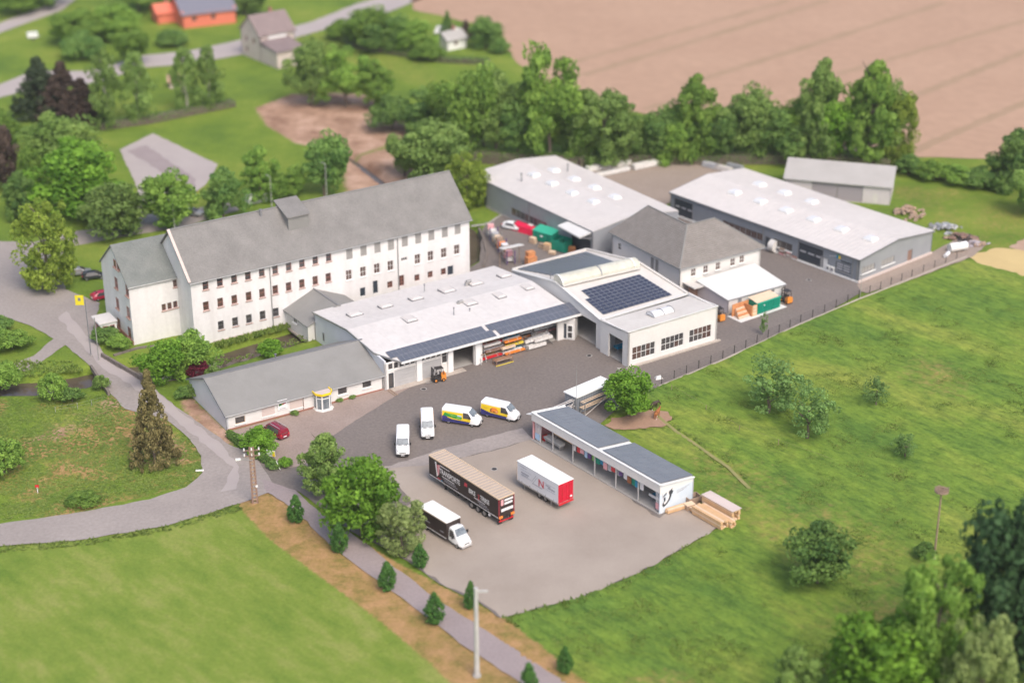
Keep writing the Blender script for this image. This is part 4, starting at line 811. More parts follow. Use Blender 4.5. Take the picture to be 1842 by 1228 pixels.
    for (x0,y0),(x1,y1) in zip(oct_[:-1],oct_[1:]):
        dx,dy=x1-x0,y1-y0; l=math.hypot(dx,dy); M=Matrix.Translation((x0,y0,0))@Matrix.Rotation(math.atan2(dy,dx),4,'Z'); mb=MB()
        for a in (0,l-.1): mb.add([tuple(M@Vector(v)) for v in ((a,-.05,0),(a+.1,-.05,0),(a+.1,.05,0),(a,.05,0),(a,-.05,2.5),(a+.1,-.05,2.5),(a+.1,.05,2.5),(a,.05,2.5))],[(3,2,1,0),(4,5,6,7),(0,1,5,4),(1,2,6,5),(2,3,7,6),(3,0,4,7)])
        for z0_ in (.15,1.9): mb.add([tuple(M@Vector(v)) for v in ((.1,-.04,z0_),(l-.1,-.04,z0_),(l-.1,.04,z0_),(.1,.04,z0_),(.1,-.04,z0_+.12),(l-.1,-.04,z0_+.12),(l-.1,.04,z0_+.12),(.1,.04,z0_+.12))],[(3,2,1,0),(4,5,6,7),(0,1,5,4),(1,2,6,5),(2,3,7,6),(3,0,4,7)])
        f=part('porch_frame',mb,MT['trimw'],q,world=False); mb=MB(); mb.add([tuple(M@Vector(v)) for v in ((.1,-.01,.1),(l-.1,-.01,.1),(l-.1,.01,.1),(.1,.01,.1),(.1,-.01,2.5),(l-.1,-.01,2.5),(l-.1,.01,2.5),(.1,.01,2.5))],[(3,2,1,0),(4,5,6,7),(0,1,5,4),(1,2,6,5),(2,3,7,6),(3,0,4,7)]); part('pane',mb,MT['screen'],f,world=False)
    mb=MB(); mb.prism([(-1.25,.0),(-1.25,-1.05),(-.65,-1.85),(.65,-1.85),(1.25,-1.05),(1.25,0)][::-1],2.52,2.62); part('porch_roof',mb,MT['cream'],q,world=False)
    mb=MB(); P=[(-1.3,0),(-1.3,-1.1),(-.7,-1.9),(.7,-1.9),(1.3,-1.1),(1.3,0)]
    for a,b_ in zip(P[:-1],P[1:]): mb.bar((*a,2.66),(*b_,2.66),.14,.3)
    part('yellow_rim',mb,MT['yellow'],q,world=False)
    mb=MB(); mb.prism([(-1.4,0),(-1.4,-1.3),(-.8,-2.1),(.8,-2.1),(1.4,-1.3),(1.4,0)][::-1],.0,.12); part('step',mb,MT['roofbright'],q,world=False)
office()
# ================================================================== HIP-ROOFED HOUSE
def hiphouse():
    e=5.9; o=G(1224,480,e); eb=G(1369,442.4,e); ea=G(1100.7,416.4,e); yaw=yawof(o,eb); d=dirv(yaw); n=Vector((-d.y,d.x,0)); Lb=(eb-o).length; La=(ea-o).dot(n); W_=10.6; r=10.4
    t=thing('tiled_house','two-storey white house with a steep brown-grey tiled hipped roof beside the solar hall','building',flat(o),yaw); A=flat(o)
    zc=lambda x,y:(1180+x/3.07,260+y/3.07)
    hs=winrow(t,A,yaw,[zc(207,706),zc(275,688),zc(343,671),zc(424,649),zc(475,633)],1.0,1.35,nx=2,nz=2,frame_='trimw',glass='glassred',sill='trimw',rec=.1)
    wall(t,'plaster',A,yaw,Lb,e,hs,.35,name='front_wall',z0=-.1)
    B=A+n*La; zd=lambda x,y:(860+x/4.0925,260+y/4.0925); hs=winrow(t,B,yaw-PI/2,[zd(1040,750)],.9,1.25,nx=2,nz=2,sill=None,rec=.06)
    hs+=winrow(t,B,yaw-PI/2,[zd(1282,878),zd(1315,895)],.9,2.4,nx=1,nz=3,frame_='trimg',glass='shutter',sill=None,rec=.06)
    wall(t,'plaster',B,yaw-PI/2,La,e,hs,.35,name='side_wall')
    wall(t,'plaster',A+d*Lb,yaw+PI/2,W_,e,[],.3,name='end_wall'); wall(t,'plaster',B,yaw,W_,e,[],.3,side=-1,name='end_wall')
    wall(t,'plaster',A+n*W_+d*W_,yaw,Lb-W_,e,[],.3,side=-1,name='rear_wall'); wall(t,'plaster',A+n*W_+d*W_,yaw+PI/2,La-W_,e,[],.3,side=1,name='rear_wall')
    ov=.5; P=lambda x,y,z:A+d*x+n*y+Vector((0,0,z)); ze=e-.15; h2=W_/2
    O=P(-ov,-ov,ze); Eb=P(Lb+ov,-ov,ze); Ea=P(-ov,La+ov,ze); T=P(h2,h2,r); Ra=P(h2,La-3.0,r); Rb=P(Lb-6.0,h2,r); Eb2=P(Lb+ov,W_+ov,ze); Ea2=P(W_+ov,La+ov,ze); I=P(W_+ov,W_+ov,ze)
    for nm,q in (('roof_slope',[O,Eb,Rb,T]),('roof_slope',[Ea,O,T,Ra]),('roof_slope',[Eb,Eb2,Rb]),('roof_slope',[Ea2,Ea,Ra]),('roof_slope',[Rb,Eb2,I,T]),('roof_slope',[T,I,Ea2,Ra])):
        mb=MB(); mb.slab(q,.14); part(nm,mb,MT['tile'],t)
    courses(t,[O,Eb,Rb,T],20,'tile',th=.13); courses(t,[Ea,O,T,Ra],20,'tile',th=.13); courses(t,[Eb,Eb2,Rb,Rb+Vector((0,0,.001))],22,'tile')
    for a,b_ in ((O,T),(T,Ra),(T,Rb),(Eb,Rb),(Ea,Ra)): mb=MB(); mb.bar(a+Vector((0,0,.1)),b_+Vector((0,0,.1)),.24,.12); part('hip_tiles',mb,MT['officeroof'],t)
    gutter(t,O+Vector((0,0,-.1)),Eb+Vector((0,0,-.1))); gutter(t,Ea+Vector((0,0,-.1)),O+Vector((0,0,-.1)))
    mb=MB(); mb.tube(P(-.1,-.1,0),P(-.1,-.1,e-.2),.08,.08,6); part('downpipe',mb,MT['gutter'],t)
    # low link between the house and the solar hall
    q=P(.5,-3.2,0); k=thing('link_passage','low cream link with an open brown doorway between the tiled house and the solar hall','building',q,yaw)
    mb=MB(); mb.obox(q+Vector((0,0,2.9)),d*4.3,n*3.15,(0,0,.2)); part('flat_roof',mb,MT['roofpv'],k)
    mb=MB(); mb.obox(q+d*.2+n*1.6,d*3.6,n*.2,(0,0,2.9)); part('back_wall',mb,MT['rust'],k)
    mb=MB(); mb.obox(q+d*2.4+n*.2,d*1.5,n*.1,(0,0,2.7)); part('door',mb,MT['greyclad'],k)
    return A,yaw,d,n
hiphouse()
def leanto():
    P=[G(1309.4,539.7,2.55),G(1414.3,510.4,2.55),G(1357.7,473.2,3.5),G(1252,503.8,3.5)]; A=flat(P[0]); yaw=yawof(P[0],P[1]); d=dirv(yaw); n=Vector((-d.y,d.x,0)); L=(P[1]-P[0]).length; D=(P[3]-P[0]).length
    t=thing('lean_to_shed','low shed with a broad white lean-to roof in front of the tiled house','shed',A,yaw)
    mb=MB(); mb.slab(P,.15); part('lean_to_roof',mb,MT['roofbright'],t)
    A2=A+n*.25+d*.25; z=lambda x,y:(1200+x/7.675,440+y/7.675); hs=winrow(t,A2,yaw,[z(1465,640)],.7,.6,nx=2,nz=1,sill=None); s=wallpt(A2,yaw,*z(1000,820))[0]
    hs.append((s-.4,s+.4,.1,2.1)); mb=MB(); mb.obox(A2+d*(s-.4)+n*.12+Vector((0,0,.1)),d*.8,n*.05,(0,0,2.0)); part('door',mb,MT['greyclad'],t)
    wall(t,'plaster',A2,yaw,L-.5,2.3,hs,.25,name='front_wall'); ys=yawof(P[3],P[0]); wall(t,'barnwall',flat(P[3])+d*.25,ys,D-.25,2.4,[],.25,name='side_wall'); 
    mb=MB(); c=[flat(P[3])+d*.26,A2]; mb.add([Pz(c[0],2.4),Pz(c[1],2.4),Pz(c[0],3.3),Pz(c[0]+d*.2,2.4),Pz(c[1]+d*.2,2.4),Pz(c[0]+d*.2,3.3)],[(0,1,2),(3,5,4),(0,3,4,1),(1,4,5,2),(2,5,3,0)]); part('side_gable',mb,MT['barnwall'],t)
    wall(t,'plaster',A2+d*(L-.5),yaw+PI/2,D-.3,2.4,[],.25,name='side_wall')
    gutter(t,P[0]+Vector((0,0,-.1)),P[1]+Vector((0,0,-.1))); mb=MB(); mb.tube(A2-n*.1,A2-n*.1+Vector((0,0,2.4)),.06,.06,6); part('downpipe',mb,MT['gutter'],t)
    mb=MB(); mb.obox(A2-n*.5-d*.3+Vector((0,0,-.05)),d*3.5,n*.45,(0,0,.2)); part('kerb',mb,MT['plinth'],t)
leanto()
# ================================================================== GREY HALLS
def halls():
    # hall A (rear left)
    z1=5.2; a=G(874.7,326,z1); b=G(1066.5,416.4,z1); c=G(1220.4,378.5,z1); dd=G(999.3,279.5,z1); pk=G(931,286,6.3); lf=G(866,306,z1); A=flat(a); yaw=yawof(a,b); d=dirv(yaw); n=Vector((-d.y,d.x,0)); L=(b-a).length
    t=thing('rear_grey_hall','large grey-clad hall with a pale shallow roof and eight skylights behind the solar hall','building',A,yaw)
    rr=(b+c)/2; rr.z=6.5; zz_=lambda x,y:(860+x/4.0925,260+y/4.0925)
    for q in ([a,b,rr,pk],[pk,rr,c,dd],[lf,a,pk]): mb=MB(); mb.slab(q,.2); part('roof_slope',mb,MT['roofhall'],t)
    seams(t,[a,b,rr,pk],34,'roofhall'); seams(t,[pk,rr,c,dd],34,'roofhall')
    hs=[]
    for k in range(8):
        x0=262+k*32; p=wallpt(A,yaw,*zz_(x0,497+k*14.5)); w,h=1.55,1.5; window(t,A,yaw,p[0],p[1],w,h,nx=2,nz=1,frame_='trimg',glass='glass' if k%3 else 'glassred',sill=None,rec=.08); hs.append((p[0]-w/2+.02,p[0]+w/2-.02,p[1]-h/2+.02,p[1]+h/2-.02))
    g0,g1=wallpt(A,yaw,*zz_(685,720)),wallpt(A,yaw,*zz_(828,770)); hs.append((g0[0],g1[0],.05,3.3)); mb=MB()
    for k in range(6): mb.obox(A+d*g0[0]+n*.15+Vector((0,0,.05+k*.54)),d*(g1[0]-g0[0]),n*.06,(0,0,.51))
    part('sectional_door',mb,MT['doordark'],t)
    wall(t,'greyclad',A,yaw,L,z1-.15,hs,.25,name='front_wall'); wall(t,'greyclad',flat(b),yawof(b,c),(c-b).length,z1-.15,[],.25,name='end_wall'); wall(t,'greyclad',flat(lf),yawof(lf,a),(a-lf).length,z1-.15,[],.2,name='end_wall'); wall(t,'greyclad',flat(dd),yawof(dd,c),(c-dd).length,z1-.15,[],.25,side=-1,name='rear_wall'); wall(t,'greyclad',flat(dd),yawof(dd,lf),(dd-lf).length,z1-.15,[],.25,name='end_wall')
    mb=MB(); q0,q1=flat(b),flat(c); mb.add([Pz(q0,z1-.15),Pz(q1,z1-.15),Pz((q0+q1)/2,6.3),Pz(q0+d*-.2,z1-.15),Pz(q1+d*-.2,z1-.15),Pz((q0+q1)/2-d*.2,6.3)],[(0,1,2),(3,5,4),(0,3,4,1),(1,4,5,2),(2,5,3,0)]); part('gable_top',mb,MT['greyclad'],t)
    for x in (378,848): p=wallpt(A,yaw,*zz_(x,500 if x<400 else 700)); mb=MB(); mb.tube(A+d*p[0]-n*.1,A+d*p[0]-n*.1+Vector((0,0,z1-.2)),.09,.09,6); part('downpipe',mb,MT['trimg'],t)
    gutter(t,a-n*.05+Vector((0,0,-.08)),b-n*.05+Vector((0,0,-.08)),mat='trimg')
    mb=MB(); mb.obox(A-n*.1+Vector((0,0,-.1)),d*L,n*.09,(0,0,.4)); part('plinth',mb,MT['concrete'],t)
    for x,y in ((410,230),(555,197),(545,295),(705,262),(693,365),(855,325),(850,430),(1005,395)): p=G(*zz_(x,y),6.0); skylight(t,Pz(p,5.98),yaw,1.8,2.0,.55)
    for x,y in ((320,262),(660,190)): p=G(*zz_(x,y),6.0); pipe(t,Pz(p,5.8),1.4,.12)
    k0,k1,k2,k3=[G(*zz_(x,y),4.95) for x,y in ((585,595),(745,682),(845,640),(665,563))]; mb=MB(); mb.slab([k0,k1,k2,k3],.25); part('door_canopy',mb,MT['roofbright'],t)
    mb=MB(); mb.bar(Pz(flat(k1),4.7),Pz(flat(k2)+d*.5,3.9),.1); mb.bar(Pz(flat(k0),4.7),Pz(flat(k3),3.9),.1); part('canopy_brace',mb,MT['trimg'],t)
    # hall R (front right)
    A=Vector((29.37,310.23,0)); yaw=R(-48.97); L,Wd,e,r=44.16,20.04,4.25,5.4; d=dirv(yaw); n=Vector((-d.y,d.x,0))
    t=thing('front_grey_hall','long blue-grey clad hall with a pale gabled roof and nine skylights on the right','building',A,yaw)
    z4=lambda x,y:(1180+x/3.07,260+y/3.07); z6=lambda x,y:(1320+x/6.579,420+y/6.579); hs=[]
    def gate(u,v,w,h0,h1,mat='doordark',split=6):
        s=wallpt(A,yaw,u,v)[0]; hs.append((s-w/2,s+w/2,h0,h1)); 
        for k in range(split):
            mb=MB(); hh=(h1-h0)/split; mb.obox(A+d*(s-w/2)+n*.12+Vector((0,0,h0+k*hh)),d*w,n*.06,(0,0,hh-.03)); o=part('door_section',mb,MT[mat],t)
            if k==3 and split>3:
                for j in range(3): mb=MB(); mb.obox(A+d*(s-w/2+.3+j*w/3)+n*.10+Vector((0,0,h0+k*hh+.12)),d*(w/3-.5),n*.03,(0,0,hh-.3)); part('pane',mb,MT['silver'],o)
        mb=MB(); mb.obox(A+d*(s-w/2-.15)-n*.03+Vector((0,0,h0)),d*.15,n*.1,(0,0,h1-h0+.15)); mb.obox(A+d*(s+w/2)-n*.03+Vector((0,0,h0)),d*.15,n*.1,(0,0,h1-h0+.15)); mb.obox(A+d*(s-w/2)-n*.03+Vector((0,0,h1)),d*w,n*.1,(0,0,.15)); part('door_frame',mb,MT['trimg'],t)
        return s
    gate(*z4(150,355),4.6,.05,3.4); gate(*z6(905,265),5.4,.05,3.5)
    for k in range(7): p=wallpt(A,yaw,*z4(385+k*31,432+k*13)); w,h=1.6,1.35; window(t,A,yaw,p[0],1.85,w,h,nx=2,nz=1,frame_='trimg',glass='glassred',sill=None,rec=.08); hs.append((p[0]-w/2+.02,p[0]+w/2-.02,1.85-h/2,1.85+h/2))
    s=gate(*z6(395,130),1.0,.05,2.3,'doordark',1)
    p=wallpt(A,yaw,*z6(578,150)); window(t,A,yaw,p[0],1.9,4.3,1.4,nx=3,nz=1,frame_='trimg',sill='trimw',rec=.08); hs.append((p[0]-2.13,p[0]+2.13,1.22,2.58))
    gate(*z6(1068,375),1.5,.05,2.3,'trimw',1)
    p=wallpt(A,yaw,*z6(1290,400)); window(t,A,yaw,p[0],1.75,3.2,1.5,nx=2,nz=3,frame_='doordark',glass='silver',sill='trimg',rec=.08,fw=.16); hs.append((p[0]-1.58,p[0]+1.58,1.02,2.48))
    wall(t,'greyclad2',A,yaw,L,e-.1,hs,.25,name='front_wall')
    C=A+d*L; h2=[]; z7=lambda x,y:(1500+x/4.386,260+y/4.386)
    for x,y in ((270,978),(425,920)): p=wallpt(C,yaw+PI/2,*z7(x,y)); window(t,C,yaw+PI/2,p[0],p[1],3.6,1.2,nx=4,nz=1,frame_='trimg',glass='shutter',sill='trimw',rec=.07); h2.append((p[0]-1.78,p[0]+1.78,p[1]-.58,p[1]+.58))
    p=wallpt(C,yaw+PI/2,*z7(600,868)); h2.append((p[0]-.65,p[0]+.65,.1,2.3)); mb=MB(); mb.obox(C+n*(p[0]-.65)-d*.12+Vector((0,0,.1)),n*1.3,-d*.06,(0,0,2.2)); part('door',mb,MT['rust'],t)
    wall(t,'greyclad',C,yaw+PI/2,Wd,e-.1,h2,.25,name='end_wall'); wall(t,'greyclad2',A+n*Wd,yaw-PI/2,Wd,e-.1,[],.25,name='end_wall'); wall(t,'greyclad2',A+n*Wd,yaw,L,e-.1,[],.25,side=-1,name='rear_wall')
    for s in (0.,L-.25):
        mb=MB(); o=A+d*s; mb.add([Pz(o,e-.1),Pz(o+n*Wd,e-.1),Pz(o+n*Wd*.5,r-.2),Pz(o+d*.25,e-.1),Pz(o+n*Wd+d*.25,e-.1),Pz(o+n*Wd*.5+d*.25,r-.2)],[(0,2,1),(3,4,5),(0,3,5,2),(1,2,5,4),(0,1,4,3)]); part('gable_top',mb,MT['greyclad'],t)
    a0,a1=A-d*.25,A+d*(L+.25); F0,F1,R0,R1,K0,K1=Pz(a0-n*.25,e),Pz(a1-n*.25,e),Pz(a0+n*Wd/2,r),Pz(a1+n*Wd/2,r),Pz(a0+n*(Wd+.25),e),Pz(a1+n*(Wd+.25),e)
    for q in ([F0,F1,R1,R0],[R0,R1,K1,K0]): mb=MB(); mb.slab(q,.2); part('roof_slope',mb,MT['roofhall'],t); seams(t,q,44,'roofhall')
    for q0,q1 in ((F1,R1),(R1,K1),(F0,F1),(F0,R0)): mb=MB(); mb.bar(q0+Vector((0,0,-.1)),q1+Vector((0,0,-.1)),.06,.26); part('verge_trim',mb,MT['trimg'],t)
    mb=MB(); mb.obox(A-n*.15+Vector((0,0,-.1)),d*(L+.15),n*.14,(0,0,.45)); part('plinth',mb,MT['trimw'],t); mb=MB(); mb.obox(C+d*.02-n*.15+Vector((0,0,-.1)),d*.25,n*(Wd+.2),(0,0,.5)); part('plinth',mb,MT['cream'],t)
    for x,y in ((435,270),(570,225),(575,318),(708,272),(718,368),(858,320),(870,418),(1025,473),(1185,525)): p=G(*z4(x,y),5.0); skylight(t,Pz(p,4.95 if y>260 else 4.95),yaw,1.9,2.1,.55)
    for x,y in ((592,500),(1085,690),(1112,690)): s=wallpt(A,yaw,*z4(x,y))[0]; mb=MB(); mb.tube(A+d*s-n*.08,A+d*s-n*.08+Vector((0,0,e-.2)),.08,.08,6); part('downpipe',mb,MT['trimg'],t)
    # company sign on the wall: blue and yellow squares with a swoosh and grey print
    s,h=wallpt(A,yaw,*z6(1235,275)); sg=thing('hall_sign','blue and yellow square emblem with grey print on the grey hall wall','sign',A+d*s-n*.05,yaw)
    for x0,x1,za,zb,m in ((-.35,.05,h-.25,h+.25,'blue'),(.15,.55,h-.25,h+.25,'yellow'),(-.1,.2,h+.3,h+.5,'green')): mb=MB(); mb.box(x0,x1,-.03,.02,za,zb); part('emblem_square',mb,MT[m] if m!='blue' else MT['teal'],sg,world=False)
    mb=MB(); 
    for k in range(5): mb.bar((-1.8+k*.3,-.02,h-.35+.08*k),(-1.5+k*.3,-.02,h-.27+.08*k),.03,.05)
    part('swoosh',mb,MT['print_white'],sg,world=False)
    mb=MB()
    for k in range(9): mb.box(.7+k*.25,.9+k*.25,-.02,.02,h-.62,h-.42+.08*(k in(0,3,6)))
    part('print_line',mb,MT['doordark'],sg,world=False)
    # heat pump units and tank by the wall
    for u,v in ((1490,489),(1498,492)):
        p=G(u,v); q=thing('heat_pump','white fan unit beside the white hall door, '+('left one' if u<1495 else 'right one')+' of the pair','heat pump',p,yaw,'heat pump units by the hall')
        mb=MB(); mb.box(-.35,.35,-.3,.2,.1,1.3); part('casing',mb,MT['trimw'],q,world=False); mb=MB(); mb.disc((0,-.31,.8),(0,1,0),.27,.03); part('fan_grille',mb,MT['trimg'],q,world=False); mb=MB(); mb.box(-.3,.3,-.25,.15,0,.1); part('feet',mb,MT['trimg'],q,world=False)
halls()
def barn():
    A=Vector((51.84,319.79,0)); A=flat(G(1411,352)); Bq=flat(G(1600,369)); yaw=yawof(A,Bq); d=dirv(yaw); n=Vector((-d.y,d.x,0)); L=(Bq-A).length; Wd=9.; e=3.6; r=5.9
    t=thing('field_barn','weathered grey barn with sliding doors behind the front grey hall','barn',A,yaw); z=lambda x,y:(1180+x/3.07,260+y/3.07)
    s0,s1=wallpt(A,yaw,*z(860,240))[0],wallpt(A,yaw,*z(1142,270))[0]; wall(t,'barnwall',A,yaw,L,e,[(s0,s1,.05,3.1)],.2,name='front_wall')
    for k in range(2): mb=MB(); mb.obox(A+d*(s0+k*(s1-s0)/2+.04)+n*.06+Vector((0,0,.05)),d*((s1-s0)/2-.08),n*.06,(0,0,3.05)); part('sliding_door',mb,MT['barndoor'],t)
    mb=MB(); mb.obox(A+d*(s0-.2)-n*.06+Vector((0,0,3.1)),d*(s1-s0+.4),n*.055,(0,0,.15)); part('door_rail',mb,MT['trimg'],t)
    mb=MB(); mb.obox(A+d*(L-3.2)-n*.03+Vector((0,0,.05)),d*.9,n*.02,(0,0,2.0)); part('door',mb,MT['roofhall'],t)
    wall(t,'barnwall',A+d*L,yaw+PI/2,Wd,e,[],.2,name='end_wall'); wall(t,'barnwall',A+n*Wd,yaw-PI/2,Wd,e,[],.2,name='end_wall')
    F0,F1,R0,R1,K0,K1=[Pz(A+d*x+n*y,zz) for x,y,zz in ((-.4,-.5,e),(L+.4,-.5,e),(-.4,Wd/2+1,r),(L+.4,Wd/2+1,r),(-.4,Wd+.4,e+.3),(L+.4,Wd+.4,e+.3))]
    for q in ([F0,F1,R1,R0],[R0,R1,K1,K0]): mb=MB(); mb.slab(q,.12); part('roof_slope',mb,MT['barnroof'],t)
    for s in (.0,L-.2): mb=MB(); o=A+d*s; mb.add([Pz(o,e),Pz(o+n*Wd,e),Pz(o+n*(Wd/2+1),r-.15),Pz(o+d*.2,e),Pz(o+n*Wd+d*.2,e),Pz(o+n*(Wd/2+1)+d*.2,r-.15)],[(0,2,1),(3,4,5),(0,3,5,2),(1,2,5,4),(0,1,4,3)]); part('gable_top',mb,MT['barnwall'],t)
barn()
# ================================================================== CANOPY SHED
def canopy():
    fz,bz=4.3,3.5; a=G(957,742,fz); b=G(1188.5,873.3,fz); c=G(1253.2,860.3,bz); dd=G(1021,729,bz); A=flat(a); yaw=yawof(a,b); d=dirv(yaw); n=Vector((-d.y,d.x,0)); L=(b-a).length; D=(c-b).dot(n)
    t=thing('display_canopy','long open-fronted canopy shed with a solar roof, white fascia and a printed blue end wall','shed',A,yaw)
    a=Pz(A,fz);b=Pz(A+d*L,fz);c=Pz(A+d*L+n*D,bz);dd=Pz(A+n*D,bz)
    mb=MB(); mb.slab([a,b,c,dd],.16); part('roof_deck',mb,MT['trimw'],t)
    mb=MB(); mb.obox(A-n*.08+Vector((0,0,fz-1.15)),d*L,n*.07,(0,0,1.2)); part('fascia',mb,MT['plaster'],t)
    mb=MB(); mb.bar(a+Vector((0,0,.06)),b+Vector((0,0,.06)),.3,.14); part('roof_edge',mb,MT['trimw'],t); mb=MB(); mb.bar(b+Vector((0,0,.05)),c+Vector((0,0,.05)),.26,.12); part('roof_edge',mb,MT['trimw'],t); mb=MB(); mb.bar(a+Vector((0,0,.05)),dd+Vector((0,0,.05)),.26,.12); part('roof_edge',mb,MT['trimw'],t)
    pl=lambda s,y:Pz(A+d*s+n*y,fz+(bz-fz)*y/D)
    m=L*.535
    panels(t,[pl(.6,.35),pl(m-.4,.35),pl(m-.4,D+.1),pl(.6,D+.1)],14,3,'pvcell3',gap=.02,lift=.13); panels(t,[pl(m+.4,.35),pl(L-.35,.35),pl(L-.35,D+.1),pl(m+.4,D+.1)],12,3,'pvcell3',gap=.02,lift=.13)
    # posts along the front
    for k,u in enumerate((992,1028,1067,1105,1145)):
        s=wallpt(A,yaw,u,0+{992:817,1028:838,1067:857,1105:880,1145:905}[u])[0]; mb=MB(); mb.obox(A+d*s+n*.1+Vector((0,0,.0)),d*.14,n*.14,(0,0,fz-.2)); part('post',mb,MT['polegrey'],t)
    mb=MB(); mb.obox(A-n*.15+Vector((0,0,-.05)),d*L,n*.3,(0,0,.22)); part('kerb',mb,MT['concrete'],t)
    wall(t,'silver',A+n*(D-.2),yaw,L,bz-.2,[],.15,name='back_wall'); mb=MB(); mb.obox(A+n*.2+Vector((0,0,.0)),d*(L-.2),n*(D-.5),(0,0,.09)); part('floor_slab',mb,MT['concrete'],t)
    # printed end wall facing down-right
    E_=A+d*(L-.05); mb=MB(); q=[Pz(E_,-.05),Pz(E_+n*D,-.05),Pz(E_+n*D,bz-.18),Pz(E_,fz-.2)]; mb.add(q+[x-d*.15 for x in q],[(0,1,2,3),(7,6,5,4),(0,4,5,1),(1,5,6,2),(2,6,7,3),(3,7,4,0)]); ew=part('end_wall',mb,MT['skyb'],t)
    def decal(P,mat,off=.012,nm='print'): mb=MB(); mb.add([E_+n*y+d*off+Vector((0,0,z)) for y,z in P],[tuple(range(len(P)))]); part(nm,mb,MT[mat],ew)
    sw=lambda cx,cz,r0,r1,a0,a1,k=10:[(cx+r0*math.cos(R(a0+(a1-a0)*i/k)),cz+r0*math.sin(R(a0+(a1-a0)*i/k))) for i in range(k+1)]+[(cx+r1*math.cos(R(a1-(a1-a0)*i/k)),cz+r1*math.sin(R(a1-(a1-a0)*i/k))) for i in range(k+1)]
    decal([(.0,2.85),(D-.1,2.95),(D-.1,bz-.25),(.05,fz-.3)],'trimw',.006)
    decal(sw(.3,2.6,1.35,1.75,-80,15),'doordark'); decal(sw(.1,1.9,.6,.9,-70,30),'doordark'); decal([(1.55,2.5),(2.15,2.4),(2.3,2.75),(2.05,3.0),(2.2,3.3),(1.9,3.1),(1.5,2.9)],'doordark',.02); decal([(.5,2.3),(1.1,2.6),(1.15,3.0),(.8,2.7),(.4,2.45)],'doordark',.02); decal(sw(.35,2.45,.95,1.3,-70,25),'print_white',.018)
    for k,z in enumerate((2.75,2.55,2.4)): decal([(2.9,z-.25),(5.2-k*.5,z-.1),(5.2-k*.5,z-.04),(2.9,z-.19)],'print_grey')
    # canopy left end: small lean roof and banner
    mb=MB(); mb.slab([Pz(A-d*1.2-n*.1,fz-.6),Pz(A-n*.1,fz-.25),Pz(A+n*3.6,fz-.5),Pz(A-d*1.0+n*3.2,fz-.8)],.1); part('side_flap',mb,MT['trimw'],t)
    mb=MB(); mb.obox(A-d*.1+n*.2+Vector((0,0,.1)),d*.12,n*(D-.4),(0,0,3.0)); part('end_wall',mb,MT['pink'],t)
    for k,(m_,y0,y1,z0,z1) in enumerate((('purple',.4,1.6,1.4,2.2),('cyan',.5,1.4,.5,1.3),('print_white',1.8,3.0,.6,2.6),('purple',3.2,4.2,1.2,2.4))): mb=MB(); mb.obox(A-d*.12+n*y0+Vector((0,0,z0)),d*.015,n*(y1-y0),(0,0,z1-z0)); part('banner_print',mb,MT[m_],t)
    # gathered white curtains at both ends and stored goods
    for s,lab,m_ in ((.5,'white curtain gathered at the left-hand front corner of the display canopy','print_white'),(L-1.0,'white and pink curtain gathered at the right-hand front corner of the display canopy','pink')):
        q=thing('curtain',lab,'curtain',A+d*s+n*.3,yaw); mb=MB()
        for k in range(9): x=k*.11; w=.35 if k%2 else .1; mb.obox((x,w*.4,.15),(.10,0,0),(0,.06,0),(-.25+.05*k,0,3.0))
        part('drape',mb,MT['print_white'],q,world=False)
        mb=MB(); mb.box(-.1,.9,-.05,-.02,.4,1.3); part('lower_print',mb,MT['cyan' if s<1 else 'pink'],q,world=False)
    # goods under the roof
    def goods(s,y,z,l,w,h,m_,name,label,cat,dy=0):
        q=thing(name,label,cat,A+d*s+n*y+Vector((0,0,z)),yaw+dy); mb=MB(); mb.box(0,l,0,w,0,h); part('body',mb,MT[m_],q,world=False); return q
    q=goods(3.2,1.2,2.15,4.2,.8,.12,'yellowpk','shelf_load','yellow-edged shelf load under the left part of the canopy','shelf load'); mb=MB(); mb.box(.0,4.2,-.1,0,-.12,.1); part('edge',mb,MT['wood'],q,world=False); mb=MB(); [mb.box(x,x+.1,.3,.4,-2.1,-.12) for x in (.2,3.9)]; part('leg',mb,MT['steel'],q,world=False)
    q=goods(1.8,.7,.75,3.4,1.0,.35,'roofbright','white_display_boat','white tray-shaped display body on a steel trestle at the left end of the canopy','display table'); mb=MB(); [mb.box(x,x+.1,.1,.9,-.7,-.0) for x in (.2,3.1)]; part('trestle_leg',mb,MT['steel'],q,world=False); mb=MB(); mb.box(-.05,3.45,-.06,-.001,.1,.3); part('rim',mb,MT['steel'],q,world=False)
    goods(1.0,1.0,.12,.9,.8,.7,'redf','red_crate','red crate on the floor left of the white display table under the canopy','crate')
    q=goods(L-3.4,1.6,.9,2.2,1.2,.15,'teal','blue_table','blue-topped table with a white side rail near the printed end of the canopy','table'); mb=MB(); [mb.box(x,x+.08,.1,1.1,-.85,-.0) for x in (.1,2.0)]; part('leg',mb,MT['steel'],q,world=False); mb=MB(); mb.box(-.2,2.4,-.25,-.15,-.1,.25); part('rail',mb,MT['print_white'],q,world=False)
    random.seed(3); cols=[('print_white','white'),('redf','red'),('pink','pink'),('cyan','pale blue'),('purple','violet'),('limeg','lime green'),('contgreen','green'),('teal','blue'),('pink','pink'),('silver','silver'),('redf','red'),('print_grey','grey'),('purple','violet'),('print_white','white'),('brown','brown'),('contgreen','green'),('teal','blue'),('print_white','white')]
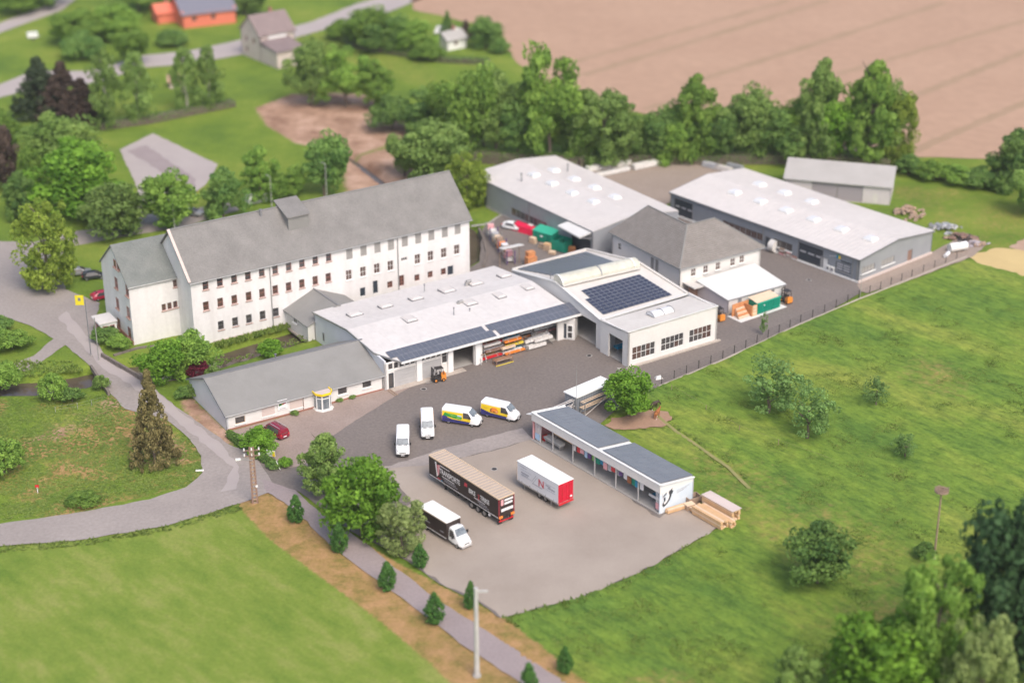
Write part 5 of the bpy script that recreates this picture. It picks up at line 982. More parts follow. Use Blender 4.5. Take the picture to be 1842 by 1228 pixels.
    for k,(m_,cn) in enumerate(cols):
        s=8.4+k*(L-12)/len(cols); w=random.uniform(.55,.9); h=random.uniform(.55,1.0); o=A+d*s+n*(.32+.12*(k%2))-Vector((0,0,.35)); lab='%s sample board hanging from the canopy rail, number %d from the left'%(cn,k+1)
        q=thing('sample_board','%s sample board hanging under the canopy front, %s'%(cn,['leftmost of the row','second in the row','beside the second post','left of the first violet one','first violet one from the left','lime one near the third post','green one near the third post','first blue one from the left','pink one right of the blue one','silver one near the middle','second red one from the left','grey one in the right half','second violet one from the left','white one right of the violet one','brown one in the right half','rightmost green one','rightmost blue one','rightmost of the row'][k]),'sample board',o+Vector((0,0,3.2)),yaw,'sample boards hanging under the canopy')
        mb=MB(); mb.box(0,w,0,.05,-h-.15,-.1); part('board',mb,MT[m_],q,world=False); mb=MB(); mb.bar((w*.3,0.02,-.1),(w*.3,0.02,.1),.02); mb.bar((w*.7,0.02,-.1),(w*.7,0.02,.1),.02); part('hook',mb,MT['steel'],q,world=False)
    mb=MB(); mb.bar(A+d*8+n*.95+Vector((0,0,3.3)),A+d*(L-3)+n*.95+Vector((0,0,3.3)),.06); part('hanging_rail',mb,MT['steel'],t)
    return A,yaw,d,n,L,D
CA,CY,Cd,Cn,CL,CD=canopy()
def container():
    P=[G(1038,714,2.9),G(1102,687,2.9)]; A=flat(P[0]); yaw=yawof(P[0],P[1]); L=(P[1]-P[0]).length; Wd=2.5
    t=thing('storage_container','grey storage container with a white roof between the canopy and the round tree','container',A,yaw)
    mb=MB(); mb.box(0,L,0,Wd,.12,2.75); part('body',mb,MT['greyclad2'],t,world=False)
    mb=MB(); [mb.box(.1+k*.35,.28+k*.35,-.05,-.001,.2,2.65) for k in range(int((L-.2)/.35))]; part('side_ribs',mb,MT['greyclad2'],t,world=False)
    mb=MB(); [mb.box(-.05,-.001,.1+k*.3,.25+k*.3,.2,2.65) for k in range(8)]; part('end_ribs',mb,MT['greyclad'],t,world=False)
    mb=MB(); mb.box(-.2,L+.1,-.15,Wd+.1,2.78,2.95); part('roof',mb,MT['roofw'],t,world=False)
    # pipe racks at both sides
    for k,(o,l,lab) in enumerate((((.4,-1.25,0),5.2,'steel rack of timber lengths along the near side of the storage container'),((-3.4,.2,0),3.0,'steel rack of pale pipes left of the storage container'))):
        M=TF[t.name]@Matrix.Translation(o); q=thing('pipe_rack',lab,'rack',M.translation,yaw)
        for x in (0,l-.1):
            mb=MB(); mb.box(x,x+.1,0,.1,0,2.2); mb.box(x,x+.1,.9,1.0,0,2.2); mb.box(x,x+.1,.1,.9,1.2,1.3); mb.box(x,x+.1,.1,.9,2.1,2.2); part('upright',mb,MT['steel'],q,world=False)
        mb=MB(); mb.bar((.1,.05,.2),(l-.1,.05,2.0),.07); part('brace',mb,MT['roofhall'],q,world=False)
        for z,yy in ((1.36,.2),(1.4,.5),(1.36,.8),(2.27,.25),(2.3,.6)): mb=MB(); mb.tube((-.3,yy,z),(l+.3,yy,z),.06,.06,6); part('pipe',mb,MT['woodl' if k==0 else 'roofhall'],q,world=False)
container()
# ================================================================== VEHICLES (own frame: +x forward, wheels on z=0)
def loft(st,smooth=True):
    m=MB(); n=None
    for x,w,wt,zb,zm,zt in st:
        half=[(w*.86,zb),(w,zb+.12),(w,zm),(wt+.02,zt-.14),(wt-.14,zt-.01)]
        ring=[(0,zb)]+half+[(0,zt)]+[(-y,z) for y,z in half[::-1]]; n=len(ring); m.v+=[(x,y,z) for y,z in ring]
    for i in range(len(st)-1):
        for j in range(n): m.f.append((i*n+j,i*n+(j+1)%n,(i+1)*n+(j+1)%n,(i+1)*n+j))
    m.f.append(tuple(range(n-1,-1,-1))); k=(len(st)-1)*n; m.f.append(tuple(k+j for j in range(n))); return m
def lpart(name,mb,mat,p,smooth=False,label=None,ang=38):
    o=part(name,mb,MT[mat] if isinstance(mat,str) else mat,p,label,world=False)
    if smooth: o.data.shade_smooth(); o.data.set_sharp_from_angle(angle=R(ang))
    return o
def quad(m,P,th=.012):
    P=[Vector(p) for p in P]; N=(P[1]-P[0]).cross(P[2]-P[0]).normalized()*th; n=len(P)
    return m.add(P+[p+N for p in P],[tuple(range(n-1,-1,-1)),tuple(range(n,2*n))]+[(i,(i+1)%n,n+(i+1)%n,n+i) for i in range(n)])
def wheels(t,xs,w,r=.34,tw=.22,names=True):
    for x in xs:
        for s in (-1,1):
            mb=MB(); mb.disc((x,s*(w-tw/2),r),(0,1,0),r,tw,18); wh=lpart('wheel',mb,'tyre',t); mb=MB(); mb.disc((x,s*(w+.003),r),(0,1,0),r*.6,.02,14); lpart('rim',mb,'rim',wh)
def van(loc,yaw,label,livery=None):
    t=thing('delivery_van',label,'van',loc,yaw,'delivery vans parked in the yard')
    st=[(0,.90,.80,.42,1.2,2.22),(.06,.95,.86,.36,1.2,2.36),(3.7,.96,.86,.36,1.2,2.38),(3.98,.96,.84,.36,1.2,2.30),(4.72,.95,.86,.34,1.1,1.50),(5.25,.93,.80,.32,.85,1.20),(5.50,.84,.68,.34,.72,1.0),(5.60,.66,.5,.4,.62,.82)]
    lpart('body',loft(st),'vanwhite',t,True)
    wheels(t,(1.05,4.55),.93)
    m=MB(); quad(m,[(4.01,-.74,2.22),(4.70,-.82,1.53),(4.70,.82,1.53),(4.01,.74,2.22)],.03); lpart('windscreen',m,'screen',t)
    m=MB(); m.box(4.72,4.8,-.6,-.1,1.46,1.50); m.box(4.72,4.8,.15,.65,1.46,1.50); lpart('wiper',m,'black',t)
    for s in (-1,1):
        P=[(3.25,s*.972,1.22),(4.45,s*.968,1.22),(4.35,s*.955,1.45),(3.98,s*.875,2.02),(3.25,s*.89,2.05)]; m=MB(); quad(m,P if s<0 else P[::-1],.02); lpart('side_window',m,'glass',t)
        m=MB(); m.box(4.15,4.3,s*1.0-.02 if s>0 else -1.17,(1.17 if s>0 else -.98),1.3,1.62); lpart('mirror',m,'black',t)
        m=MB(); P=[(5.27,s*.80,.92),(5.5,s*.68,.90),(5.46,s*.62,1.06),(5.22,s*.78,1.16)]; quad(m,P if s<0 else P[::-1],.03); lpart('headlight',m,'chrome',t)
        m=MB(); m.box(-.03,.05,s*.82-.08,s*.82+.08,.8,1.5); lpart('tail_light',m,'redf',t)
        m=MB(); m.box(.5,4.0,s*.95-.02,s*.95+.02,.62,.72); lpart('side_moulding',m,'black',t)
    m=MB(); m.box(5.35,5.66,-.80,.80,.26,.56); lpart('bumper',m,'black',t); m=MB(); m.box(5.535,5.60,-.45,.45,.66,.80); lpart('grille',m,'black',t); m=MB(); m.box(5.66,5.68,-.26,.26,.36,.48); lpart('number_plate',m,'print_white',t)
    m=MB(); m.box(-.035,0,-.03,.03,.5,2.2); lpart('rear_door_gap',m,'black',t); m=MB(); m.box(-.12,.06,-.85,.85,.34,.52); lpart('rear_bumper',m,'black',t)
    if livery:
        for s in (-1,1):
            def pan(mat,P,off=.0,nm='livery_panel'):
                Q=[]
                for x,z in P:
                    y=.962 if z<=1.2 else .962-(z-1.2)/(2.24-1.2)*.085
                    Q.append((x,s*(y+off),z))
                if s>0: Q=Q[::-1]
                m=MB(); quad(m,Q,.008); lpart(nm,m,mat,t)
            up='yellow'
            pan('blue',[(.08,.40),(4.05,.40),(4.3,.74),(3.2,.80),(1.6,.86),(.08,1.25)])
            pan('edge' if livery=='light' else 'yellow',[(.10,1.25),(1.6,.86),(3.2,.80),(4.3,.74),(4.35,1.20),(3.22,1.20),(.10,1.25)][:6]); pan(up,[(.10,1.25),(3.22,1.20),(3.22,1.95),(.10,1.98)])
            if livery=='green':
                pan('green',[(.25,1.30),(1.9,1.02),(2.95,.92),(3.1,1.30),(2.2,1.62),(1.2,1.68),(.5,1.80)],.010); pan('limeg',[(.5,1.72),(1.8,1.50),(2.6,1.30),(1.6,1.36)],.020); pan('limeg',[(2.2,1.1),(2.9,1.0),(2.95,1.2),(2.4,1.3)],.020); pan('cyan',[(2.3,1.45),(3.0,1.35),(3.05,1.55),(2.5,1.62)],.020); pan('blue',[(.12,1.1),(.9,.95),(.9,1.15),(.3,1.35)],.010)
            elif livery=='orange':
                pan('orange',[(1.55,1.0),(2.75,.95),(2.9,1.35),(2.5,1.75),(1.9,1.75),(1.5,1.4)],.010); pan('brown',[(1.55,1.05),(1.85,1.0),(1.75,1.3),(1.9,1.6),(1.6,1.5)],.020); pan('brown',[(1.95,1.0),(2.45,1.0),(2.35,1.18),(2.05,1.2)],.020); pan('pink',[(2.5,1.15),(2.75,1.1),(2.7,1.3),(2.5,1.32)],.020)
                for k in range(3): pan('brown',[(.35,1.62-k*.16),(1.35-.15*k,1.6-k*.16),(1.35-.15*k,1.57-k*.16),(.35,1.59-k*.16)],.010,'print_line')
            else:
                pan('orange',[(.2,1.5),(3.0,1.4),(3.0,1.8),(.2,1.9)],.010)
    return t
def by_wheels(ur,vr,uf,vf,xr,xf,w):
    """place a vehicle whose near-side (right-hand) wheels touch the ground at two surveyed spots"""
    a,b=flat(G(ur,vr)),flat(G(uf,vf)); yaw=yawof(a,b); d=dirv(yaw); n=Vector((-d.y,d.x,0)); m=(a+b)/2; return m-d*(xr+xf)/2+n*w,yaw
def by_roof(u0,v0,u1,v1,z,uf,vf,L):
    a,b=flat(G(u0,v0,z)),flat(G(u1,v1,z)); yaw=yawof(a,b); f=flat(G(uf,vf)); return f-dirv(yaw)*L,yaw
SV=Vector((0,0,.06))
p,y=by_roof(726.4,766,725.6,796,2.3,724.6,824,5.6); van(p+SV,y,'plain white delivery van facing the camera, leftmost of the four vans in the yard')
p,y=by_roof(767.4,736,768.9,764.5,2.3,769.8,792,5.6); van(p+SV,y,'white delivery van with an orange and yellow side facing the camera, second from the left','side')
p,y=by_wheels(804.9,762.3,851,769.2,1.05,4.55,.93); van(p+SV,y,'yellow and blue delivery van with green pictures on its side','green')
p,y=by_wheels(874.1,750.3,917.5,760,1.05,4.55,.93); van(p+SV,y,'yellow and violet delivery van with an orange picture, rightmost of the four','orange')
def textmesh(name,s,size,mat,parent,M):
    c=bpy.data.curves.new(name,'FONT'); c.body=s; c.size=size; c.extrude=.006; c.offset=size*.012; o=bpy.data.objects.new(name,c); S.collection.objects.link(o); bpy.context.view_layer.update()
    me=bpy.data.meshes.new_from_object(o.evaluated_get(bpy.context.evaluated_depsgraph_get())); bpy.data.objects.remove(o); me.transform(M); me.materials.clear(); me.materials.append(MT[mat]); q=bpy.data.objects.new(name,me); link(q,parent); return q
def trailer():
    A=Vector((-11.1,208.8,.06)); yaw=R(-51.7); L,W_,z0,z1=15.1,2.55,1.15,3.95
    t=thing('semi_trailer','long black curtain-sided semi-trailer with white lettering and a ribbed beige roof','trailer',A,yaw)
    m=MB(); m.box(.12,L-.12,.02,W_-.02,z0,z1-.08); lpart('cargo_body',m,'curtain',t)
    m=MB(); m.box(0,L,0,W_,z0-.18,z0-.01); lpart('side_rail',m,'black',t); m=MB(); m.box(.1,L-.1,-.02,-.001,z0-.05,z0+.02); lpart('marker_strip',m,'print_white',t)
    m=MB(); m.box(0,.1,0,W_,z0,z1-.08); lpart('front_wall',m,'curtain',t)
    m=MB(); m.box(.05,L-.05,.05,W_-.05,z1-.075,z1); rf=lpart('roof',m,'trroof',t)
    m=MB(); 
    for k in range(23): m.box(.45+k*.635,.52+k*.635,.10,W_-.10,z1+.002,z1+.035)
    lpart('roof_bows',m,'edge',rf)
    m=MB(); m.box(0,L,-.03,.08,z1-.10,z1+.06); m.box(0,L,W_-.08,W_+.03,z1-.10,z1+.06); m.box(0,.08,.08,W_-.08,z1-.1,z1+.06); m.box(L-.08,L,.08,W_-.08,z1-.1,z1+.06); lpart('roof_rail',m,'edge',t)
    m=MB(); m.box(L-.11,L,.0,.16,z0,z1-.1); m.box(L-.11,L,W_-.16,W_,z0,z1-.1); lpart('rear_frame',m,'maroon',t)
    for k in range(2): m=MB(); m.box(L-.1,L+.02,.17+k*1.11,.17+k*1.11+1.08,z0+.02,z1-.12); lpart('rear_door',m,'curtain',t)
    M=Matrix.Translation((L+.03,.3,2.3))@Matrix.Rotation(PI/2,4,'Z')@Matrix.Rotation(PI/2,4,'X')
    for (x0,x1,za,zb,mt) in ((.35,.75,2.85,3.7,'pink'),(.9,2.3,3.35,3.62,'print_white'),(.9,2.2,2.85,3.15,'print_white'),(.4,2.3,1.95,2.35,'print_white')): m=MB(); m.box(L+.021,L+.035,x0,x1,za,zb); lpart('rear_print',m,mt,t)
    for y0 in (.02,W_-.62): m=MB(); m.box(L-.02,L+.05,y0,y0+.6,1.02,1.38); lpart('rear_light_board',m,'orange',t)
    m=MB(); m.box(L-.12,L-.02,.1,W_-.1,.5,.62); m.box(L-.3,L-.05,.3,.4,.6,1.0); m.box(L-.3,L-.05,W_-.4,W_-.3,.6,1.0); lpart('underrun_bar',m,'redf',t)
    m=MB(); m.box(L-.25,L-.2,.05,.7,.15,.8); m.box(L-.25,L-.2,W_-.7,W_-.05,.15,.8); lpart('mud_flap',m,'black',t)
    m=MB(); m.box(.8,L-.3,.7,.85,.85,1.0); m.box(.8,L-.3,W_-.85,W_-.7,.85,1.0); lpart('chassis_rail',m,'black',t)
    for x in (9.3,10.65,12.0):
        for y0 in (.02,W_-.40):
            m=MB(); m.disc((x,y0+.19,.5),(0,1,0),.5,.38,20); w=lpart('wheel',m,'tyre',t); m=MB(); m.disc((x,y0-.005 if y0<1 else y0+.385,.5),(0,1,0),.3,.02,14); lpart('rim',m,'rim',w)
    for y0 in (.35,W_-.5): m=MB(); m.box(3.0,3.18,y0,y0+.15,.0,1.0); m.box(2.9,3.28,y0-.05,y0+.2,.0,.06); lpart('landing_leg',m,'black',t)
    m=MB(); m.box(4.2,6.2,.15,.7,.45,.95); lpart('pallet_box',m,'black',t); m=MB(); m.box(6.8,7.8,.12,.6,.5,.92); lpart('tool_box',m,'forkdark',t); m=MB(); m.box(12.9,13.3,-.0,.02,.62,1.0); lpart('white_plate',m,'print_white',t)
    # lettering along the side
    MX=lambda x,z:Matrix.Translation((x,-.008,z))@Matrix.Rotation(PI/2,4,'X')
    textmesh('lettering','TRANSPORTE',1.02,'print_white',t,MX(2.35,2.35)@Matrix.Scale(.72,4,(1,0,0))); textmesh('lettering','BIKE',.92,'print_white',t,MX(8.75,2.2)@Matrix.Scale(.80,4,(1,0,0))); textmesh('lettering','2',1.0,'print_red',t,MX(10.65,2.05)@Matrix.Scale(.85,4,(1,0,0))); textmesh('lettering','TRIKE',.92,'print_white',t,MX(11.2,2.2)@Matrix.Scale(.80,4,(1,0,0)))
    def pl(x0,x1,za,zb,mt,sk=0,nm='print_line'): m=MB(); m.add([(x0,-.0,za),(x1,-.0,za),(x1+sk,-.0,zb),(x0+sk,-.0,zb),(x0,.015,za),(x1,.015,za),(x1+sk,.015,zb),(x0+sk,.015,zb)],[(0,1,2,3),(7,6,5,4),(0,4,5,1),(1,5,6,2),(2,6,7,3),(3,7,4,0)]); lpart(nm,m,mt,t)
    # V-shaped emblem
    for P,mt in ((((1.35,3.62),(1.65,3.62),(1.95,1.75),(1.75,1.45)),'print_white'),(((1.95,3.3),(2.5,3.5),(2.2,1.9),(1.95,1.75)),'pink'),(((1.75,3.35),(1.95,3.3),(1.98,2.2),(1.9,2.1)),'print_red')):
        m=MB(); m.add([(x,-.006,z) for x,z in P]+[(x,.015,z) for x,z in P],[(3,2,1,0),(4,5,6,7),(0,1,5,4),(1,2,6,5),(2,3,7,6),(3,0,4,7)]); lpart('emblem',m,mt,t)
    pl(2.5,4.6,3.38,3.48,'print_white'); pl(2.9,5.6,1.98,2.07,'print_white'); pl(3.1,5.9,1.75,1.83,'print_grey'); pl(3.4,6.3,1.5,1.58,'print_grey'); pl(9.9,12.2,1.86,1.95,'print_white'); pl(10.6,12.6,1.62,1.70,'print_grey'); pl(11.0,13.0,1.40,1.48,'print_grey')
    pl(7.75,8.35,2.75,3.25,'print_red',.1); pl(1.9,2.6,1.28,1.45,'print_red'); pl(2.6,3.0,1.24,1.36,'teal')
trailer()
def swap():
    A=Vector((.6,207.16,.06)); yaw=R(-50.63); L,W_,z0,z1=8.45,2.55,1.15,3.97
    t=thing('swap_body_trailer','white tarpaulin-sided box trailer with a red rear door and a red N emblem','trailer',A,yaw)
    m=MB(); m.box(.06,L-.1,.02,W_-.02,z0,z1-.06); lpart('cargo_body',m,'boxwhite',t); m=MB(); m.box(0,L,-.02,W_+.02,z1-.058,z1+.03); lpart('roof',m,'roofw',t)
    m=MB(); m.box(.0,.06,.0,W_,z0,z1-.06); lpart('front_post',m,'edge',t)
    m=MB(); m.box(0,L,0,W_,z0-.2,z0-.003); lpart('floor_frame',m,'steel',t)
    for k in range(2): m=MB(); m.box(L-.098,L-.02,.03+k*1.26,.03+k*1.26+1.23,z0,z1-.07); d_=lpart('rear_door',m,'reddoor',t); m=MB(); [m.box(L-.019,L+.03,.12+k*1.26+j*.28,.22+k*1.26+j*.28,z0+.05,z1-.15) for j in range(4)]; lpart('door_rib',m,'reddoor',d_); m=MB(); m.bar((L+.05,.6+k*1.26,z0),(L+.05,.6+k*1.26,z1-.15),.04); lpart('locking_bar',m,'redf',d_)
    m=MB(); m.box(L+.032,L+.045,1.95,2.3,z0+.35,z0+.6); lpart('plate',m,'print_white',t)
    m=MB(); m.box(L-.05,L+.1,.05,W_-.05,z0-.3,z0-.05); lpart('rear_bumper',m,'redf',t)
    for x in (.4,1.0,2.6,4.2,5.8,7.4,8.1): m=MB(); m.box(x,x+.07,-.02,.019,z0-.02,z0+.22); lpart('strap_buckle',m,'print_grey',t)
    for x in (1.2,6.6):
        for y0 in (.25,W_-.4): m=MB(); m.box(x,x+.12,y0,y0+.12,0,1.0); lpart('support_leg',m,'steel',t)
    for x in (4.2,5.4):
        for y0 in (.35,W_-.6): m=MB(); m.disc((x,y0+.12,.42),(0,1,0),.42,.26,16); w=lpart('wheel',m,'tyre',t); m=MB(); m.disc((x,y0-.012 if y0<1 else y0+.26,.42),(0,1,0),.24,.02,12); lpart('rim',m,'rim',w)
    m=MB(); m.box(1,7.6,.8,.92,.7,.95); m.box(1,7.6,W_-.92,W_-.8,.7,.95); lpart('chassis_rail',m,'black',t)
    textmesh('lettering','N',1.5,'print_red',t,Matrix.Translation((4.35,-.0,2.1))@Matrix.Rotation(PI/2,4,'X')@Matrix.Scale(1.05,4,(1,0,0)))
    def ln(x0,z0_,x1,z1_,w,mt,nm='print_line'): m=MB(); m.bar((x0,.0,z0_),(x1,.0,z1_),.02,w); lpart(nm,m,mt,t)
    for a in ((3.0,2.1,3.9,3.3),(3.3,2.05,4.2,3.2)): ln(*a,.05,'print_grey','emblem_stroke')
    for z in (3.1,2.25): ln(.8,z,3.0,z,.03,'print_grey'); ln(5.6,z-.0,7.8,z,.03,'print_grey')
    ln(.9,2.68,2.5,2.68,.16,'print_grey'); ln(1.0,2.42,2.3,2.42,.08,'print_grey'); ln(5.9,2.85,6.8,2.85,.16,'print_grey'); ln(6.3,2.6,7.7,2.6,.18,'print_grey'); ln(3.2,1.95,5.2,1.95,.10,'print_grey'); ln(.6,3.5,2.0,3.5,.05,'print_grey')
swap()
def boxtruck():
    z=3.0; a,b_,c=[G(u,v,z) for u,v in ((753.5,911),(803,941),(776.5,898.5))]; A=flat(a); yaw=yawof(a,b_); L=(b_-a).length; W_=2.25
    t=thing('box_truck','small white-cabbed truck with a black box body and white roof parked by the trees','truck',A+SV,yaw)
    m=MB(); m.box(0,L,0,W_,.75,z-.06); lpart('cargo_box',m,'curtain',t); m=MB(); m.box(-.03,L+.03,-.03,W_+.03,z-.058,z+.04); lpart('box_roof',m,'roofw',t); m=MB(); m.box(-.02,L+.02,-.045,-.0305,z-.12,z-.02); lpart('roof_rail',m,'edge',t); m=MB(); m.box(.05,L-.05,-.02,-.001,.68,.76); lpart('side_strip',m,'print_white',t)
    m=MB(); m.box(1.2,2.2,-.02,-.001,1.5,1.62); m.box(L-1.3,L-.6,-.02,-.001,1.3,1.42); lpart('print_line',m,'print_grey',t)
    m=MB(); m.box(0,L+1.2,.6,.75,.5,.74); m.box(0,L+1.2,W_-.75,W_-.6,.5,.74); lpart('chassis_rail',m,'black',t)
    st=[(L+.10,.90,.76,.45,1.2,2.35),(L+.75,.96,.82,.42,1.2,2.48),(L+1.0,.96,.82,.40,1.2,2.38),(L+1.68,.95,.86,.38,1.1,1.52),(L+2.25,.93,.80,.36,.9,1.22),(L+2.5,.84,.66,.38,.75,1.02),(L+2.6,.64,.5,.45,.66,.85)]
    m=loft(st); m.v=[(x,y_+W_/2,z_) for x,y_,z_ in m.v]; cb=lpart('cab',m,'vanwhite',t,True); yc=W_/2
    m=MB(); quad(m,[(L+1.03,yc-.72,2.30),(L+1.66,yc-.82,1.56),(L+1.66,yc+.82,1.56),(L+1.03,yc+.72,2.30)],.03); lpart('windscreen',m,'screen',cb)
    for s in (-1,1):
        P=[(L+.35,s*.972,1.25),(L+1.45,s*.968,1.25),(L+1.35,s*.955,1.5),(L+.98,s*.86,2.1),(L+.35,s*.88,2.12)]; P=[(x,yc+y_,z_) for x,y_,z_ in P]; m=MB(); quad(m,P if s<0 else P[::-1],.02); lpart('side_window',m,'glass',cb)
        m=MB(); m.box(L+1.2,L+1.33,yc+(1.02 if s>0 else -1.32),yc+(1.32 if s>0 else -1.02),1.35,1.75); m.bar((L+1.25,yc+s*.95,1.5),(L+1.25,yc+s*1.1,1.5),.04); lpart('mirror',m,'black',cb)
        m=MB(); P=[(L+2.28,yc+s*.80,.95),(L+2.5,yc+s*.66,.93),(L+2.46,yc+s*.62,1.08),(L+2.22,yc+s*.78,1.2)]; quad(m,P if s<0 else P[::-1],.03); lpart('headlight',m,'chrome',cb)
    m=MB(); m.box(L+2.35,L+2.66,yc-.78,yc+.78,.30,.55); lpart('bumper',m,'polegrey',cb); m=MB(); m.box(L+2.54,L+2.62,yc-.4,yc+.4,.68,.82); lpart('grille',m,'black',cb)
    for x in (1.2,L+1.75):
        for s in (-1,1): m=MB(); m.disc((x,yc+s*.84,.36),(0,1,0),.36,.22,18); w=lpart('wheel',m,'tyre',t); m=MB(); m.disc((x,yc+s*.955,.36),(0,1,0),.21,.02,12); lpart('rim',m,'rim',w)
boxtruck()
def car(loc,yaw,label,paint,kind='hatch',name='parked_car',cat='car'):
    t=thing(name,label,cat,loc,yaw)
    if kind=='mpv': st=[(0,.80,.62,.35,.85,1.35),(.12,.88,.66,.28,.9,1.68),(2.9,.90,.66,.28,.9,1.74),(3.75,.90,.74,.28,.85,1.08),(4.35,.82,.62,.28,.7,.90),(4.55,.62,.45,.34,.6,.74)]; L=4.55; wx=(.85,3.65); ws=(2.95,1.70,3.72,1.10)
    else: st=[(0,.74,.6,.32,.75,.98),(.15,.82,.62,.26,.78,1.2),(.9,.86,.58,.26,.8,1.44),(2.1,.86,.58,.26,.8,1.46),(3.0,.86,.70,.26,.75,.98),(3.85,.78,.6,.28,.62,.82),(4.05,.6,.45,.32,.52,.68)]; L=4.05; wx=(.75,3.2); ws=(2.18,1.42,2.97,1.0)
    lpart('body',loft(st),paint,t,True); wheels(t,wx,.84,.31,.2)
    m=MB(); quad(m,[(ws[0],-.52,ws[1]),(ws[2],-.66,ws[3]),(ws[2],.66,ws[3]),(ws[0],.52,ws[1])],.025); lpart('windscreen',m,'glass',t)
    x0,z0,x1,z1=(.02,1.32,.14,1.62) if kind=='mpv' else (.18,1.2,.85,1.40)
    m=MB(); quad(m,[(x1-.0,.52,z1),(x0-.0,.62,z0-.3 if kind=='mpv' else z0-.1),(x0-.0,-.62,z0-.3 if kind=='mpv' else z0-.1),(x1-.0,-.52,z1)],.035); lpart('rear_window',m,'glass',t)
    for s in (-1,1):
        P=([(.45,s*.90,1.0),(3.3,s*.905,1.0),(2.9,s*.70,1.58),(.5,s*.69,1.58)] if kind=='mpv' else [(.55,s*.85,.86),(2.75,s*.865,.86),(2.15,s*.64,1.34),(.95,s*.64,1.32)]); m=MB(); quad(m,P if s<0 else P[::-1],.02); lpart('side_window',m,'glass',t)
        m=MB(); m.box(L-.35,L-.12,s*.62-.12,s*.62+.12,.62,.76); lpart('headlight',m,'chrome',t); m=MB(); m.box(-.03,.06,s*.66-.1,s*.66+.1,.75,1.0); lpart('tail_light',m,'redf',t)
        m=MB(); m.box(ws[2]-.35,ws[2]-.2,s*.98-.07,s*.98+.07,.95,1.1); lpart('mirror',m,'black',t)
    m=MB(); m.box(-.05,0,-.26,.26,.5,.62); lpart('number_plate',m,'print_white',t)
    if kind=='mpv': m=MB(); m.bar((.4,-.55,1.76),(2.7,-.55,1.79),.04); m.bar((.4,.55,1.76),(2.7,.55,1.79),.04); lpart('roof_rail',m,'chrome',t)
    return t
a,b_=flat(G(513,790)),flat(G(481,768)); yy=yawof(flat(G(508,769,1.7)),flat(G(487,757,1.7))); car(flat(G(514,792))+dirv(yy)*.1+SV,yy,'dark red people carrier parked in front of the office','maroon','mpv')
car(flat(G(166,541)),R(35),'bright red car beside the left wall of the mill wing','redcar')
car(flat(G(122,497)),R(20),'silver-grey car under the weeping tree left of the mill','greycar'); car(flat(G(148,503)),R(15),'black car under the trees left of the mill','blackcar')
car(flat(G(352,356)),R(150),'dark car parked under the trees behind the mill roof','blackcar'); car(flat(G(330,385)),R(-20),'pale grey car in the lane behind the mill','greycar')
car(flat(G(906,409)),R(-28),'white car with a dark windscreen parked beside the red tarpaulin','vanwhite')
def forklift(loc,yaw,label,forks=True,closed=True):
    t=thing('forklift',label,'forklift',loc,yaw)
    m=MB(); m.box(0,.75,-.5,.5,.25,1.05); m.box(.0,.25,-.42,.42,1.05,1.25); lpart('counterweight',m,'forkorange',t,bool(0)); m=MB(); m.box(.75,1.9,-.48,.48,.2,.75); lpart('chassis',m,'forkdark',t)
    m=MB(); 
    for x,x2 in ((.35,.5),(1.85,1.5)):
        for s in (-1,1): m.bar((x,s*.45,1.0 if x<1 else .75),(x2,s*.42,2.1),.07)
    lpart('cage_posts',m,'forkdark',t); m=MB(); m.box(.4,1.6,-.48,.48,2.1,2.17); lpart('cage_roof',m,'forkdark',t)
    m=MB(); m.box(.75,1.2,-.25,.25,.8,.95); m.box(.72,.85,-.25,.25,.95,1.45); lpart('seat',m,'black',t)
    m=MB(); m.bar((1.5,0,.75),(1.35,0,1.25),.05); m.disc((1.33,0,1.27),(1,0,1),.18,.03); lpart('steering_wheel',m,'black',t)
    m=MB(); [m.box(1.95,2.1,s*.3-.05,s*.3+.05,.1,2.3) for s in (-1,1)]; m.box(1.97,2.08,-.25,.25,2.15,2.28); m.box(1.97,2.08,-.25,.25,1.1,1.2); lpart('mast',m,'forkdark',t)
    m=MB(); [m.box(2.1,2.16,-.5,.5,z,z+.12) for z in (.25,.7)]; lpart('carriage',m,'forkdark',t)
    for s in (-1,1): m=MB(); m.box(2.1,3.2,s*.3-.06,s*.3+.06,.08,.13); lpart('fork',m,'steel',t)
    for x,r in ((.45,.27),(1.65,.34)):
        for s in (-1,1): m=MB(); m.disc((x,s*.5,r),(0,1,0),r,.2,16); w=lpart('wheel',m,'tyre',t); m=MB(); m.disc((x,s*.605,r),(0,1,0),r*.5,.02,12); lpart('rim',m,'forkorange',w)
forklift(flat(G(801,683))+SV,R(180+22),'orange and black forklift with its forks towards the workshop doors')
forklift(flat(G(1300,580))+SV,R(122),'orange forklift parked at the corner of the lean-to shed')
forklift(flat(G(1421,548))+SV,R(118),'orange forklift half hidden behind the green container')
